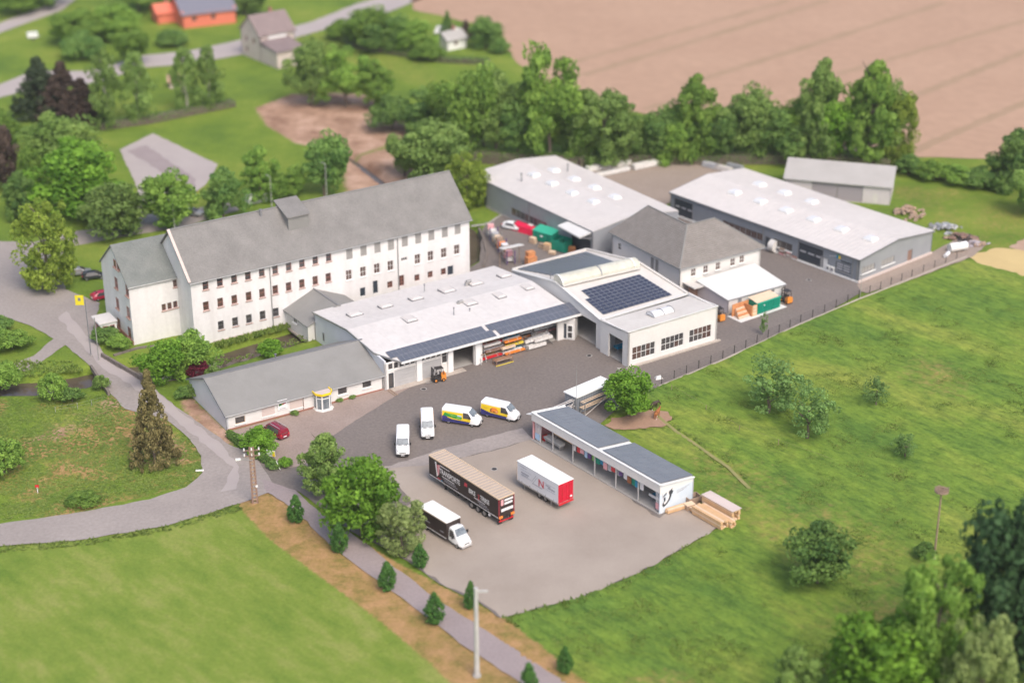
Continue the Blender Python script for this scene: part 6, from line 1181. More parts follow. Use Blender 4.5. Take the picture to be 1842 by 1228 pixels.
# ================================================================== YARD THINGS
def boxthing(name,label,cat,p,yaw,l,w,h,mat,group=None,part_='body',z=0.):
    t=thing(name,label,cat,Vector((p.x,p.y,z)),yaw,group); m=MB(); m.box(0,l,0,w,0,h); lpart(part_,m,mat,t); return t
def pallet(t,l,w,mat='woodd',z=0.):
    for k in range(5): m=MB(); m.box(0,l,k*w/4.6,k*w/4.6+.12,z+.10,z+.13); lpart('slat',m,mat,t)
    for k in range(3): m=MB(); m.box(k*(l-.1)/2,k*(l-.1)/2+.1,0,w,z,z+.1); lpart('bearer',m,mat,t)
def lumber(label,p,yaw,l,w,h,rows,cols,mat='wood',z=0.06,name='timber_stack',group=None):
    t=thing(name,label,'timber stack',Vector((p.x,p.y,z)),yaw,group); bw,bh=w/cols,h/rows
    mesh={}
    for s in (0.3,l/2,l-.4): m=MB(); m.box(s,s+.1,0,w,0,.1); lpart('bearer',m,'woodd',t)
    for j in range(rows):
        for i in range(cols):
            if 0<j<rows-1 and 0<i<cols-1: continue
            k=(i+j)%3
            if k not in mesh: mb=MB(); mb.box(0,l-.06*k,0,bw-.02,0,bh-.02); mesh[k]=mb.mesh('board'); mesh[k].materials.append(MT[mat if k<2 else 'woodl'])
            o=bpy.data.objects.new('board',mesh[k]); link(o,t); o.location=(random.uniform(-.05,.05),i*bw,.1+j*bh)
    return t
ya=CY
q=flat(G(1262,897)); Q=lambda u,v:flat(G(u,v))
lumber('tall stack of pale timber with a grey-white cover sheet, rearmost beside the canopy',Q(1262,912),R(-52),5.6,1.5,1.7,6,4); tc_=thing('cover_sheet','grey-white sheet lying on the tall rear timber stack','cover sheet',Q(1262,912)+Vector((0,0,1.86)),R(-52)); m=MB(); m.box(-.1,5.7,-.08,1.55,0,.07); lpart('sheet',m,'cream',tc_)
lumber('long low stack of planks in the middle between two taller timber stacks',Q(1258,920),R(-52),5.8,.9,.9,4,3); lumber('broad square-topped stack of fresh boards nearest the camera',Q(1244,925),R(-52),5.4,1.4,1.1,5,4)
lumber('short bundle of beams lying against the printed end wall of the canopy',Q(1201,926),R(30),3.1,.6,.55,3,2); lumber('second short bundle of beams in front of the dark crate',Q(1230,914),R(-50),2.2,.8,.5,3,3)
t=thing('wooden_crate','dark open wooden crate between the canopy end wall and the tall timber stack','crate',Q(1240,910)+SV,R(30)); 
for k,(x0,x1,y0,y1) in enumerate(((0,2.0,0,.08),(0,2.0,1.3,1.38),(0,.08,.08,1.3),(1.92,2,.08,1.3))): m=MB(); m.box(x0,x1,y0,y1,0,.9); lpart('side_board',m,'woodd',t)
m=MB(); m.box(.08,1.92,.08,1.3,.0,.25); lpart('crate_floor',m,'darkin',t); t=boxthing('pallet_box','brown pallet box beside the dark open crate','crate',Q(1236,920),R(28),1.3,1.0,.7,'woodd',z=.06); m=MB(); [m.box(0,1.3,k*.34,k*.34+.3,.705,.76) for k in range(3)]; lpart('top_board',m,'woodl',t)
# material racks in the open bay of the workshop
def rack(u,v,l,levels,yaw,label,cols,w=1.2,dz=1.0,z0=.25,rad=.16):
    p=Q(u,v); t=thing('cantilever_rack',label,'rack',p+SV,yaw,None)
    for x in (0,l/2,l-.12):
        m=MB(); m.box(x,x+.12,w-.12,w,0,levels*dz+.3); lpart('upright',m,'steel',t)
        for k in range(levels): m=MB(); m.box(x,x+.1,0,w-.12,z0+k*dz-.08,z0+k*dz); lpart('arm',m,'steel',t)
    n_=0
    for k in range(levels):
        for j in range(3):
            c=cols[(k*3+j)%len(cols)]; b=thing('wrapped_bundle',c[1]+' on the '+['lowest','second','third','top'][k]+' level of the '+label.split(',')[0],'bundle',p+SV+Vector((0,0,z0+k*dz)),yaw,'bundles on the workshop racks')
            ll=l*random.uniform(.55,.98); x0=random.uniform(-.2,l-ll+.2); r=random.uniform(.7,1.15)*rad; y0=.08+j*(w-.2)/3; m=MB(); m.box(x0,x0+ll,y0,y0+(w-.35)/3.0,.0,2*r); lpart('bundle_wrap',m,c[0],b)
            m=MB(); [m.box(x0+ll*f,x0+ll*f+.08,y0-.012,y0+(w-.35)/3+.012,-.001,2*r+.012) for f in (.2,.75)]; lpart('band',m,'print_grey' if j%2 else 'roofhall',b)
    return t
wy=WY
rack(868,652,4.6,3,wy,'left front rack, steel arms loaded with red, brown and yellow bundles beside the white pillar',[('redf','red plastic-wrapped bundle'),('woodd','brown timber bundle'),('yellowpk','yellow-wrapped bundle'),('rust','rusty bar bundle'),('silver','grey sheet bundle'),('woodl','pale timber bundle'),('foil','white foil bundle')],w=1.6,dz=1.0)
rack(905,644,4.4,3,wy,'middle front rack, steel arms with blue-ended and orange bundles',[('orange','orange-wrapped long bundle'),('foil','white foil bundle'),('teal','blue-ended bundle'),('woodl','pale timber bundle'),('yellowpk','yellow-wrapped bundle'),('brown','dark brown bundle')],w=1.6,dz=1.0)
rack(950,633,4.8,2,wy,'right front rack, steel arms with white foil-wrapped bundles',[('foil','white foil bundle'),('foil','long white foil bundle'),('silver','grey foil bundle')],w=1.7,dz=.9,rad=.22)
rack(915,622,4.6,4,wy,'rear left rack, tall steel rack in the shade with orange and red bundles',[('orange','orange-wrapped bundle'),('ply','plywood-coloured bundle'),('redf','red-wrapped bundle'),('silver','grey bundle')],w=1.3,dz=.95)
rack(958,610,5.0,4,wy,'rear right rack, tall steel rack with white and pink bundles in the shade',[('foil','white foil bundle'),('pink','pink-wrapped bundle'),('silver','grey bundle'),('boxwhite','pale box bundle')],w=1.3,dz=.95)
# trestle with yellow edge in front of the racks
t=thing('steel_trestle','low steel trestle with a yellow front rail standing before the racks','trestle',Q(893,660)+SV,wy)
for x in (0,2.9):
    m=MB(); m.box(x,x+.1,0,1.1,.0,.1); m.box(x,x+.1,0,.1,.1,1.0); m.box(x,x+.1,1.0,1.1,.1,1.0); lpart('leg_frame',m,'rust',t)
m=MB(); m.box(-.1,3.1,-.11,-.01,.05,.15); lpart('front_rail',m,'yellowpk',t)
for k in range(4): m=MB(); m.box(.0,3.0,.1+k*.24,.28+k*.24,.7,.85); lpart('beam',m,'brown' if k%2 else 'woodd',t)
t=thing('steel_trestle','rusty empty trestle leaning by the white pillar left of the racks','trestle',Q(866,657)+SV,wy+.3); 
for x in (0,1.2): m=MB(); m.bar((x,0,0),(x+.2,.5,1.3),.09); m.bar((x,1.0,0),(x+.2,.5,1.3),.09); m.bar((x,0,.1),(x,1,.1),.08); lpart('leg_frame',m,'steel',t)
m=MB(); m.bar((.2,.5,1.3),(1.4,.5,1.3),.1); lpart('top_rail',m,'rust',t)
boxthing('stone_block','small pale block on the ledge before the grey workshop door','block',Q(733,686),wy,.9,.4,.3,'foil',z=.06)
t=thing('loading_beams','two dark beams lying on the forecourt beside the office corner','beam',Q(716,711)+SV,R(125)); m=MB(); m.box(0,2.3,0,.14,0,.12); lpart('beam',m,'woodd',t); m=MB(); m.box(0,2.1,.4,.54,0,.12); lpart('beam',m,'woodd',t)
t=thing('concrete_ledge','narrow pale concrete ledge along the foot of the workshop doors','ledge',Vector((-18.79,236.39,0)),wy); m=MB(); m.box(.8,13.5,-1.2,-.02,0,.14); lpart('ledge',m,'plinth',t)
# green container and timber by the lean-to
A_=Q(1362,567); B__=Q(1403,553); yw=yawof(A_,B__); L_=(B__-A_).length
t=thing('green_container','open-topped green corrugated container with a white front sheet on a pale slab','container',A_+SV,yw); 
for x0,x1,y0,y1 in ((0,L_,0,.08),(0,L_,2.1,2.18),(0,.08,.08,2.1),(L_-.08,L_,.08,2.1)): m=MB(); m.box(x0,x1,y0,y1,.1,1.9); lpart('side_wall',m,'contgreen',t)
for k in range(int(L_/.38)): m=MB(); m.box(.1+k*.38,.3+k*.38,-.08,-.001,.15,1.85); lpart('rib',m,'contgreen',t)
m=MB(); m.box(-.05,L_+.05,-.1,.1,1.902,2.0); lpart('top_rail',m,'contgreen2',t); m=MB(); m.slab([(.1,.3,1.95),(L_-.1,.3,1.95),(L_-.1,2.4,2.3),(.1,2.4,2.3)],.06); lpart('cover_sheet',m,'woodl',t); m=MB(); m.box(1.3,1.55,-.10,-.082,1.3,1.5); lpart('label',m,'print_white',t)
t=thing('concrete_slab','pale concrete slab beneath the green container and the timber bay','slab',A_,yw); m=MB(); m.box(-4.2,L_+1,-.6,2.6,.0,.075); lpart('slab',m,'roofbright',t)
t=thing('timber_bay','orange-brown plywood bay filled with boards left of the green container','timber bay',A_+SV,yw)
m=MB(); m.box(-1.1,-.1,-.02,.1,.05,1.9); lpart('front_board',m,'wood',t); m=MB(); m.box(-3.8,-.2,1.9,2.0,.05,2.1); lpart('back_board',m,'ply',t); m=MB(); m.box(-1.2,-1.1,.1,1.9,.05,1.8); lpart('side_board',m,'ply',t)
for k in range(5): m=MB(); m.box(-3.7+k*.1,-1.4,.4+k*.28,.6+k*.28,.1,.4+k*.25); lpart('board',m,'ply' if k%2 else 'woodl',t)
for k in range(3): m=MB(); m.box(-.95,-.25,-.04,-.021,.3+k*.55,.65+k*.55); lpart('shelf_board',m,'woodl',t)
t=boxthing('steel_cage','rusty mesh cage pallet against the wall behind the timber bay','cage',Q(1328,551),yw,.8,.8,1.5,'rust',z=.06)
# reels / white cage by the front grey hall
hy=R(-49)
for k,(u,v,lab,mt) in enumerate(((1385,453,'big white-wrapped upright roll by the door of the front grey hall','foil'),(1400,458,'rusty mesh crate right of the white roll','rust'),(1412,462,'reddish mesh crate, second from the white roll','rust'),(1423,466,'low pinkish pallet of parts, rightmost by the hall window','woodd'))):
    t=thing('wrapped_roll' if k==0 else 'mesh_crate',lab,'roll' if k==0 else 'crate',Q(u,v)+SV,hy); m=MB()
    if k==0: m.disc((.4,.5,1.1),(1,0,.0),1.1,1.2,20); lpart('roll_wrap',m,mt,t); m=MB(); m.disc((-.22,.5,1.1),(1,0,0),.3,.05,12); lpart('core',m,'woodl',t)
    else:
        h=1.5-.3*k; [m.box(x,x+.07,y0,y0+.07,0,h) for x in (0,1.1) for y0 in (0,.9)]; lpart('posts',m,mt,t)
        for j in range(4): m=MB(); m.box(.08,1.09,.1,.85,.1+j*h/4,.1+j*h/4+h/6); lpart('layer',m,['woodd','pink','rust','foil'][(j+k)%4],t)
# rear yard: green skips, red tarpaulin, pallets
A_=Q(958,432); yw=R(-40); t=thing('green_skip','closed green waste container with a sloping lid in the rear yard','container',A_+SV,yw)
m=MB(); m.box(0,4.3,0,2.3,.15,1.9); lpart('body',m,'contgreen',t); m=MB(); m.slab([(-.1,-.05,1.95),(4.4,-.05,1.95),(4.4,2.35,2.35),(-.1,2.35,2.35)],.1); lpart('lid',m,'contgreen2',t); m=MB(); [m.box(.3+k*.8,.42+k*.8,-.08,-.001,.2,1.85) for k in range(5)]; lpart('rib',m,'contgreen',t); m=MB(); m.box(1.8,2.4,-.1,-.082,1.1,1.4); lpart('label',m,'print_white',t)
A_=Q(990,449); t=thing('green_press','open dark-green compactor skip at the right-hand end of the closed green container','skip',A_+SV,yw)
for x0,x1,y0,y1 in ((0,3.2,0,.1),(0,3.2,2.1,2.2),(0,.1,.1,2.1),(3.1,3.2,.1,2.1)): m=MB(); m.box(x0,x1,y0,y1,.1,1.9 if y0==0 else 2.2); lpart('side_wall',m,'contgreen',t)
m=MB(); m.box(.1,3.1,.1,2.1,.1,.6); lpart('contents',m,'darkin',t); m=MB(); m.box(1.2,1.3,.1,2.1,.6,2.0); lpart('ram_plate',m,'contgreen2',t)
t=thing('red_tarpaulin_stack','long stack under bright red tarpaulin between the white car and the green container','covered stack',Q(918,413)+SV,R(-40)); m=MB(); m.add([(0,-.1,0),(5.4,-.1,0),(5.4,1.9,0),(0,1.9,0),(.2,.1,1.2),(5.2,.2,1.0),(5.1,1.6,1.1),(.3,1.7,1.35),(2.7,.9,1.55)],[(0,1,5,4),(1,2,6,5),(2,3,7,6),(3,0,4,7),(4,5,8),(5,6,8),(6,7,8),(7,4,8)]); lpart('tarpaulin',m,'redtarp',t); m=MB(); [m.bar((1+k*1.6,-.12,.1),(1.05+k*1.6,.15,1.25),.06) for k in range(3)]; lpart('strap',m,'redf',t); m=MB(); m.box(3.2,4.2,1.0,1.6,1.3,1.45); lpart('white_patch',m,'foil',t)
for k,(u,v,n_,lab) in enumerate(((951,437,3,'stack of pale pallets beside the red tarpaulin'),(968,446,2,'low pallet of boards in front of the green container'),(977,451,4,'higher stack of pale pallets before the green container'),(986,458,1,'single pallet before the open green skip'),(1022,455,3,'orange-brown pallets at the grey hall door'))):
    t=thing('pallet_stack',lab,'pallets',Q(u,v)+SV,R(-42+7*k)); 
    for j in range(n_): pallet(t,1.2,.9,'woodl' if k!=4 else 'ply',j*.26)
    m=MB(); m.box(.05,1.15,.05,.85,n_*.26,n_*.26+.28); lpart('load',m,['woodl','woodd','wood','woodl','ply'][k],t)
# storage rack row along the ditch
r2=random.Random(5); base=Q(874,424); end_=Q(912,478); yr_=yawof(base,end_); Lr=(end_-base).length
t=thing('yard_rack','long steel storage rack with violet uprights along the ditch at the mill end','rack',base+SV,yr_)
for k in range(6): m=MB(); x=k*(Lr-.2)/5; m.box(x,x+.12,0,.12,0,2.6); m.box(x,x+.12,1.4,1.52,0,2.6); lpart('upright',m,'purple' if k%2 else 'steel',t)
for z in (.2,1.3): m=MB(); m.box(0,Lr,0,.08,z,z+.1); m.box(0,Lr,1.44,1.52,z,z+.1); lpart('shelf_beam',m,'steel',t)
kinds=[('foil','white foil-wrapped pack'),('woodd','brown timber offcuts'),('rust','rusty parts'),('silver','grey metal pack'),('orange','orange crate'),('pink','pinkish bundle'),('woodl','pale wood pack'),('boxwhite','white sack')]
words=['first from the mill end','second from the mill end','third from the mill end','fourth from the mill end','middle','fourth from the yard end','third from the yard end','second from the yard end','nearest the yard end']
for j,z in enumerate((.3,1.4)):
    for k in range(9):
        c=kinds[(k*3+j*5)%8]; w=r2.uniform(.6,.95); h=r2.uniform(.5,.95); q=thing('stored_pack','%s on the %s shelf of the ditch-side rack, %s'%(c[1],['lower','upper'][j],words[k]),'pack',base+SV+dirv(yr_)*(.2+k*(Lr-.9)/8.6)+Vector((-math.sin(yr_),math.cos(yr_),0))*.2+Vector((0,0,z)),yr_,'packs on the ditch-side rack')
        m=MB(); m.box(0,w,0,1.1,0,h); lpart('pack_body',m,c[0],q); m=MB(); m.box(w*.4,w*.5,-.012,1.112,-.001,h+.012); lpart('band',m,'roofhall',q)
t=thing('wooden_ramp','white sheet-covered lean roof over timber behind the workshop','shelter',Q(905,487)+SV,R(30)); m=MB(); m.slab([(0,0,3.9),(4.2,0,3.9),(4.2,1.6,3.6),(0,1.6,3.6)],.1); lpart('sheet_roof',m,'foil',t); m=MB(); [m.box(x,x+.1,1.4,1.5,0,3.55) for x in (.1,4)]; lpart('post',m,'woodd',t)
t=thing('plywood_stack','orange plywood boxes behind the solar hall','boxes',Q(950,482)+SV,R(30)); m=MB(); m.box(0,1.8,0,1.2,0,1.7); lpart('lower_box',m,'ply',t); m=MB(); m.box(.3,1.7,.4,1.5,1.71,2.5); lpart('upper_box',m,'ply',t)
# white wrapped profiles at the rear court
for k,(u0,v0,u1,v1,lab) in enumerate(((1058,312,1136,298,'long white wrapped pack of profiles, rear left one beside the hall roof'),(1076,321,1134,308,'shorter white wrapped pack in front of the left long one'),(1142,308,1225,290,'long white wrapped pack of profiles on the right of the rear court'))):
    a,b_=Q(u0,v0),Q(u1,v1); l=(b_-a).length; t=thing('wrapped_profiles',lab,'wrapped pack',a+Vector((0,0,.07)),yawof(a,b_),'white wrapped packs at the rear court'); m=MB(); m.box(0,l,0,1.3 if k!=1 else .9,.15,1.1 if k!=1 else .8); lpart('wrap',m,'foil',t,False); m=MB(); [m.box(l*f,l*f+.12,-.1,1.4,0,.15) for f in (.1,.4,.7,.92)]; lpart('bearer',m,'woodd',t); m=MB(); [m.box(l*f,l*f+.06,-.012,1.312 if k!=1 else .912,.15,1.112 if k!=1 else .812) for f in (.2,.45,.65,.85)]; lpart('band',m,'silver',t)
for k,(u,v) in enumerate(((1262,300),(1285,306),(1305,303))): a=Q(u,v); t=thing('metal_stack','grey metal sheet stack behind the front grey hall, '+['left','middle','right'][k]+' of three','metal stack',a+Vector((0,0,.07)),R(-40),'metal stacks behind the grey hall'); m=MB(); [m.box(0,3.5,.1*j,1.4-.1*j,.1+j*.3,.35+j*.3) for j in range(3)]; lpart('sheets',m,['silver','roofhall','greyclad'][k],t); m=MB(); m.box(.2,.4,0,1.4,0,.1); m.box(3,3.2,0,1.4,0,.1); lpart('bearer',m,'woodd',t)
# scrap and stone heaps at the far right corner
def heap(name,label,cat,u,v,n,rx,ry,mats,sc,h=.8):
    c=Q(u,v); t=thing(name,label,cat,c,0); r_=random.Random(u)
    for mt in mats:
        m=MB()
        for k in range(n):
            x,y_=r_.gauss(0,rx*.45),r_.gauss(0,ry*.45); z=max(0,h*(1-math.hypot(x/rx,y_/ry)))*r_.uniform(.3,1); s=sc*r_.uniform(.5,1.3); M=Matrix.Translation((x,y_,z))@Matrix.Rotation(r_.uniform(0,6),4,'Z')@Matrix.Rotation(r_.uniform(-.7,.7),4,'X')
            m.add([tuple(M@Vector(v_)) for v_ in [(-s,-s*.5,0),(s,-s*.5,0),(s,s*.5,0),(-s,s*.5,0),(-s*.8,-s*.4,s*.6),(s*.7,-s*.4,s*.6),(s*.7,s*.4,s*.5),(-s*.8,s*.4,s*.6)]],[(3,2,1,0),(4,5,6,7),(0,1,5,4),(1,2,6,5),(2,3,7,6),(3,0,4,7)])
        lpart('pieces',m,mt,t)['kind']='stuff'
heap('stump_pile','pile of brown logs and root stumps beside the field barn','log pile',1632,382,16,3.2,2.2,('woodd','dirt'),.6,1.3); heap('log_heap','lower heap of logs in front of the root stumps','log pile',1650,392,10,2.2,1.6,('woodd',),.5,.8)
heap('scrap_heap','grey scrap metal heap at the corner of the gravel apron','scrap heap',1700,412,14,2.6,2.2,('silver','greyclad','steel'),.6,1.2); heap('scrap_heap','dark pile of scrap and timber right of the grey scrap heap','scrap heap',1730,430,14,2.8,2.4,('rust','forkdark','woodd'),.55,1.0)
t=thing('white_tank','white cylindrical tank lying at the end of the gravel apron','tank',Q(1722,452)+Vector((0,0,.07)),R(20)); m=MB(); m.disc((0,0,.85),(1,0,0),.75,3.4,18); lpart('tank_shell',m,'trimw',t,True); m=MB(); m.box(-1.2,-1,-.5,.5,0,.3); m.box(1,1.2,-.5,.5,0,.3); lpart('cradle',m,'steel',t); m=MB(); m.disc((.3,0,1.65),(0,0,1),.25,.15); lpart('hatch',m,'steel',t)
t=thing('white_tank','small white rolled sheet bundle below the white tank','bundle',Q(1703,462)+Vector((0,0,.07)),R(60)); m=MB(); m.disc((0,0,.4),(1,0,0),.35,1.8,14); lpart('roll',m,'boxwhite',t)
heap('timber_heap','dark heap of planks beside the fence behind the apron','timber heap',1752,440,8,2.0,1.6,('woodd','barndoor'),.6,.7)
heap('stone_pile','small pile of pale stones beside the kerb of the windowed hall','stone pile',1113,664,4,.6,.4,('foil','concrete'),.16,.2)
t=thing('white_sack','white sheet bundle on the asphalt right of the round tree','sheet bundle',Q(1180,684)+SV,R(20)); m=MB(); m.add([(0,0,0),(1.2,0,0),(1.3,.8,0),(.1,.9,0),(.2,.2,.4),(1.0,.2,.35),(1.0,.6,.4),(.3,.7,.3)],[(0,1,5,4),(1,2,6,5),(2,3,7,6),(3,0,4,7),(4,5,6,7)]); lpart('sheet',m,'foil',t)
# ================================================================== VEGETATION
def leafmesh(name,envelope,n,ls,seed,clump=.16,nclump=60,tri=False):
    """leaf quads gathered in clumps through a crown envelope; envelope(rng,k)->(k,3) clump centres in a unit crown (z 0..1, radius .5)"""
    r=np.random.default_rng(seed); C=envelope(r,nclump); ci=r.integers(0,len(C),n); cr=clump*(.6+.8*r.random(len(C)))
    u=r.normal(size=(n,3)); u/=np.linalg.norm(u,axis=1)[:,None]; rad=cr[ci]*(.55+.45*r.random(n)**.5); c=C[ci]+u*rad[:,None]*np.array([1,1,.75])
    nr=u+r.normal(size=(n,3))*.55; nr/=np.linalg.norm(nr,axis=1)[:,None]; a=np.cross(nr,r.normal(size=(n,3))); a/=np.linalg.norm(a,axis=1)[:,None]; b=np.cross(nr,a); s=ls*(.6+.8*r.random(n))[:,None]
    V=np.stack([c-a*s,c-b*s*.7,c+a*s,c+b*s*.7],1).reshape(-1,3); F=np.arange(n*4).reshape(-1,4); me=npmesh(name,V,F,4)
    tone=r.random(len(C)); v=np.clip(tone[ci]*.65+r.random(n)*.35,0,1); at=me.attributes.new('v','FLOAT','POINT'); at.data.foreach_set('value',np.repeat(v,4).astype(np.float32)); return me
def env_round(r,k):
    u=r.normal(size=(k,3)); u/=np.linalg.norm(u,axis=1)[:,None]; R_=r.random(k)**.38; lob=1+.22*np.sin(u[:,0]*5+r.random()*6)*np.cos(u[:,1]*4+r.random()*6); p=u*R_[:,None]*lob[:,None]; return p*np.array([.40,.40,.40])+[0,0,.52]
def env_tall(r,k):
    z=r.random(k); w=.34*np.sin(np.clip(z*.85+.15,0,1)*PI)**.6; a=r.random(k)*2*PI; q=r.random(k)**.5*w*(1+.3*np.sin(a*3+z*9)); return np.stack([np.cos(a)*q,np.sin(a)*q,.08+z*.84],1)
def env_multi(r,k):
    c=r.normal(size=(13,3))*[.17,.17,.17]+[0,0,.52]; c[0]=[0,0,.5]; i=r.integers(0,13,k); u=r.normal(size=(k,3)); u/=np.linalg.norm(u,axis=1)[:,None]; return c[i]+u*(.17*r.random(k)**.4)[:,None]
def env_willow(r,k):
    a=r.random(k)*2*PI; z=r.random(k); q=(.12+.30*np.sin(z*PI*.62+.5))*r.random(k)**.35; return np.stack([np.cos(a)*q,np.sin(a)*q,.06+z*.82],1)
def env_cone(r,k):
    z=r.random(k)**1.4; a=r.random(k)*2*PI; q=.46*(1-z)*(.45+.55*r.random(k)); return np.stack([np.cos(a)*q,np.sin(a)*q,.04+z*.9],1)
def env_egg(r,k):
    z=r.random(k); w=.40*np.sin(np.clip(z,.02,1)**.62*PI)**.8; a=r.random(k)*2*PI; q=w*r.random(k)**.4; return np.stack([np.cos(a)*q,np.sin(a)*q,.03+z*.90],1)
def env_low(r,k):
    a=r.random(k)*2*PI; q=.38*r.random(k)**.5; z=.25+.55*(1-(q/.42)**2)*r.random(k)**.5; return np.stack([np.cos(a)*q,np.sin(a)*q,z],1)
CR={}
for nm,(env,n,ls,cl,nc,ct) in dict(round=(env_round,6500,.022,.115,95,3),tall=(env_tall,6500,.020,.085,100,3),multi=(env_multi,7000,.021,.105,110,3),willow=(env_willow,7500,.018,.085,120,2),cone=(env_cone,9500,.015,.045,330,1),egg=(env_egg,4600,.026,.075,170,2),low=(env_low,4200,.026,.12,60,3),thin=(env_round,1700,.020,.10,48,2),birch=(env_tall,3000,.020,.09,70,2)).items():
    CR[nm]=[leafmesh('crown_'+nm,env,int(n*1.6),ls*1.02,100+i*7+len(nm),cl,nc) for i in range(ct)]
LM=dict(
 bright=leafmat('bright_green_leaves',(0.092,0.220,0.021),(0.301,0.540,0.061)), mid=leafmat('mid_green_leaves',(0.112,0.225,0.038),(0.329,0.499,0.093)), olive=leafmat('olive_leaves',(0.113,0.198,0.045),(0.318,0.454,0.121)),
 dark=leafmat('dark_green_leaves',(0.073,0.173,0.045),(0.274,0.423,0.101)), light=leafmat('light_green_leaves',(0.142,0.267,0.052),(0.383,0.535,0.133)), yellowg=leafmat('yellow_green_leaves',(0.162,0.248,0.034),(0.392,0.497,0.081)),
 willow=leafmat('grey_green_leaves',(0.175,0.238,0.073),(0.430,0.525,0.194)), deep=leafmat('deep_green_leaves',(.030,.085,.034),(.100,.190,.072)), purple=leafmat('purple_brown_leaves',(0.065,0.049,0.041),(0.194,0.138,0.106)), red=leafmat('wine_red_leaves',(0.074,0.011,0.024),(0.243,0.034,0.061)),
 spruce=leafmat('brown_green_needles',(0.071,0.065,0.022),(0.304,0.254,0.106),.1), needle=leafmat('dark_needles',(0.027,0.047,0.024),(0.081,0.115,0.054),.1), arbor=leafmat('cypress_green',(0.037,0.113,0.025),(0.114,0.255,0.051),.1), sparse=leafmat('thin_spring_leaves',(0.131,0.214,0.062),(0.263,0.427,0.134)))
TC={}
def trunkmesh(kind,seed):
    k=(kind,seed)
    if k in TC: return TC[k]
    r=random.Random(seed); m=MB(); top=.55 if kind in('round','multi','low','thin') else .85; r0=.034 if kind!='low' else .03
    prev=Vector((0,0,-.01)); N=4
    for i in range(N):
        nx=Vector((r.uniform(-.015,.015)*(i+1),r.uniform(-.015,.015)*(i+1),top*(i+1)/N)); m.tube(prev,nx,r0*(1-i/N*.7),r0*(1-(i+1)/N*.7),7,False); prev=nx
    for j in range({'thin':9,'cone':0,'egg':0,'tall':4,'birch':4}.get(kind,6)):
        z=r.uniform(.2,top*.95); a=r.random()*6.28; l=r.uniform(.12,.26); s=Vector((0,0,z)); e=Vector((math.cos(a)*l,math.sin(a)*l,z+l*.8)); m.tube(s,e,r0*.45,r0*.15,5,False)
    TC[k]=m.mesh('trunk'); return TC[k]
TCM={}
def tree(u,v,vt,wpx,kind,col,label,cat='tree',name=None,z=0.,bark='bark',group=None,seed=None):
    """base spot (u,v), top row vt, width in picture units -> real height and width"""
    g=G(u,v,z); p_=ppm(v); el=math.asin(H/math.hypot(g.y,H)) if g.y>0 else .5; h=max(.5,(v-vt)/(p_*math.cos(el))-.0); w=wpx/p_; h=max(h-w*.5*math.tan(el)*.30,h*.6)
    i=(int(u*7+v*3) if seed is None else seed); cr=CR[kind][i%len(CR[kind])]; yaw=(i*1.7)%6.28
    nm=name or {'egg':'columnar_tree','low':'shrub','cone':'conifer_tree'}.get(kind,'broadleaf_tree')
    t=thing(nm,label,cat,(g.x,g.y,z),yaw,group)
    ck=(cr.name,col); 
    if ck not in TCM: c=cr.copy(); c.materials.clear(); c.materials.append(LM[col]); TCM[ck]=c
    o=bpy.data.objects.new('crown',TCM[ck]); link(o,t); k_=1.2 if kind=='egg' else 1.2; o.scale=(w*k_,w*k_,h*1.04); 
    tk=(kind,i%3,bark)
    if tk not in TCM: c=trunkmesh(kind,i%3).copy(); c.materials.clear(); c.materials.append(MT[bark]); TCM[tk]=c
    o=bpy.data.objects.new('trunk',TCM[tk]); link(o,t); s=min(w,h)*.9; o.scale=(s,s,h)
    return t
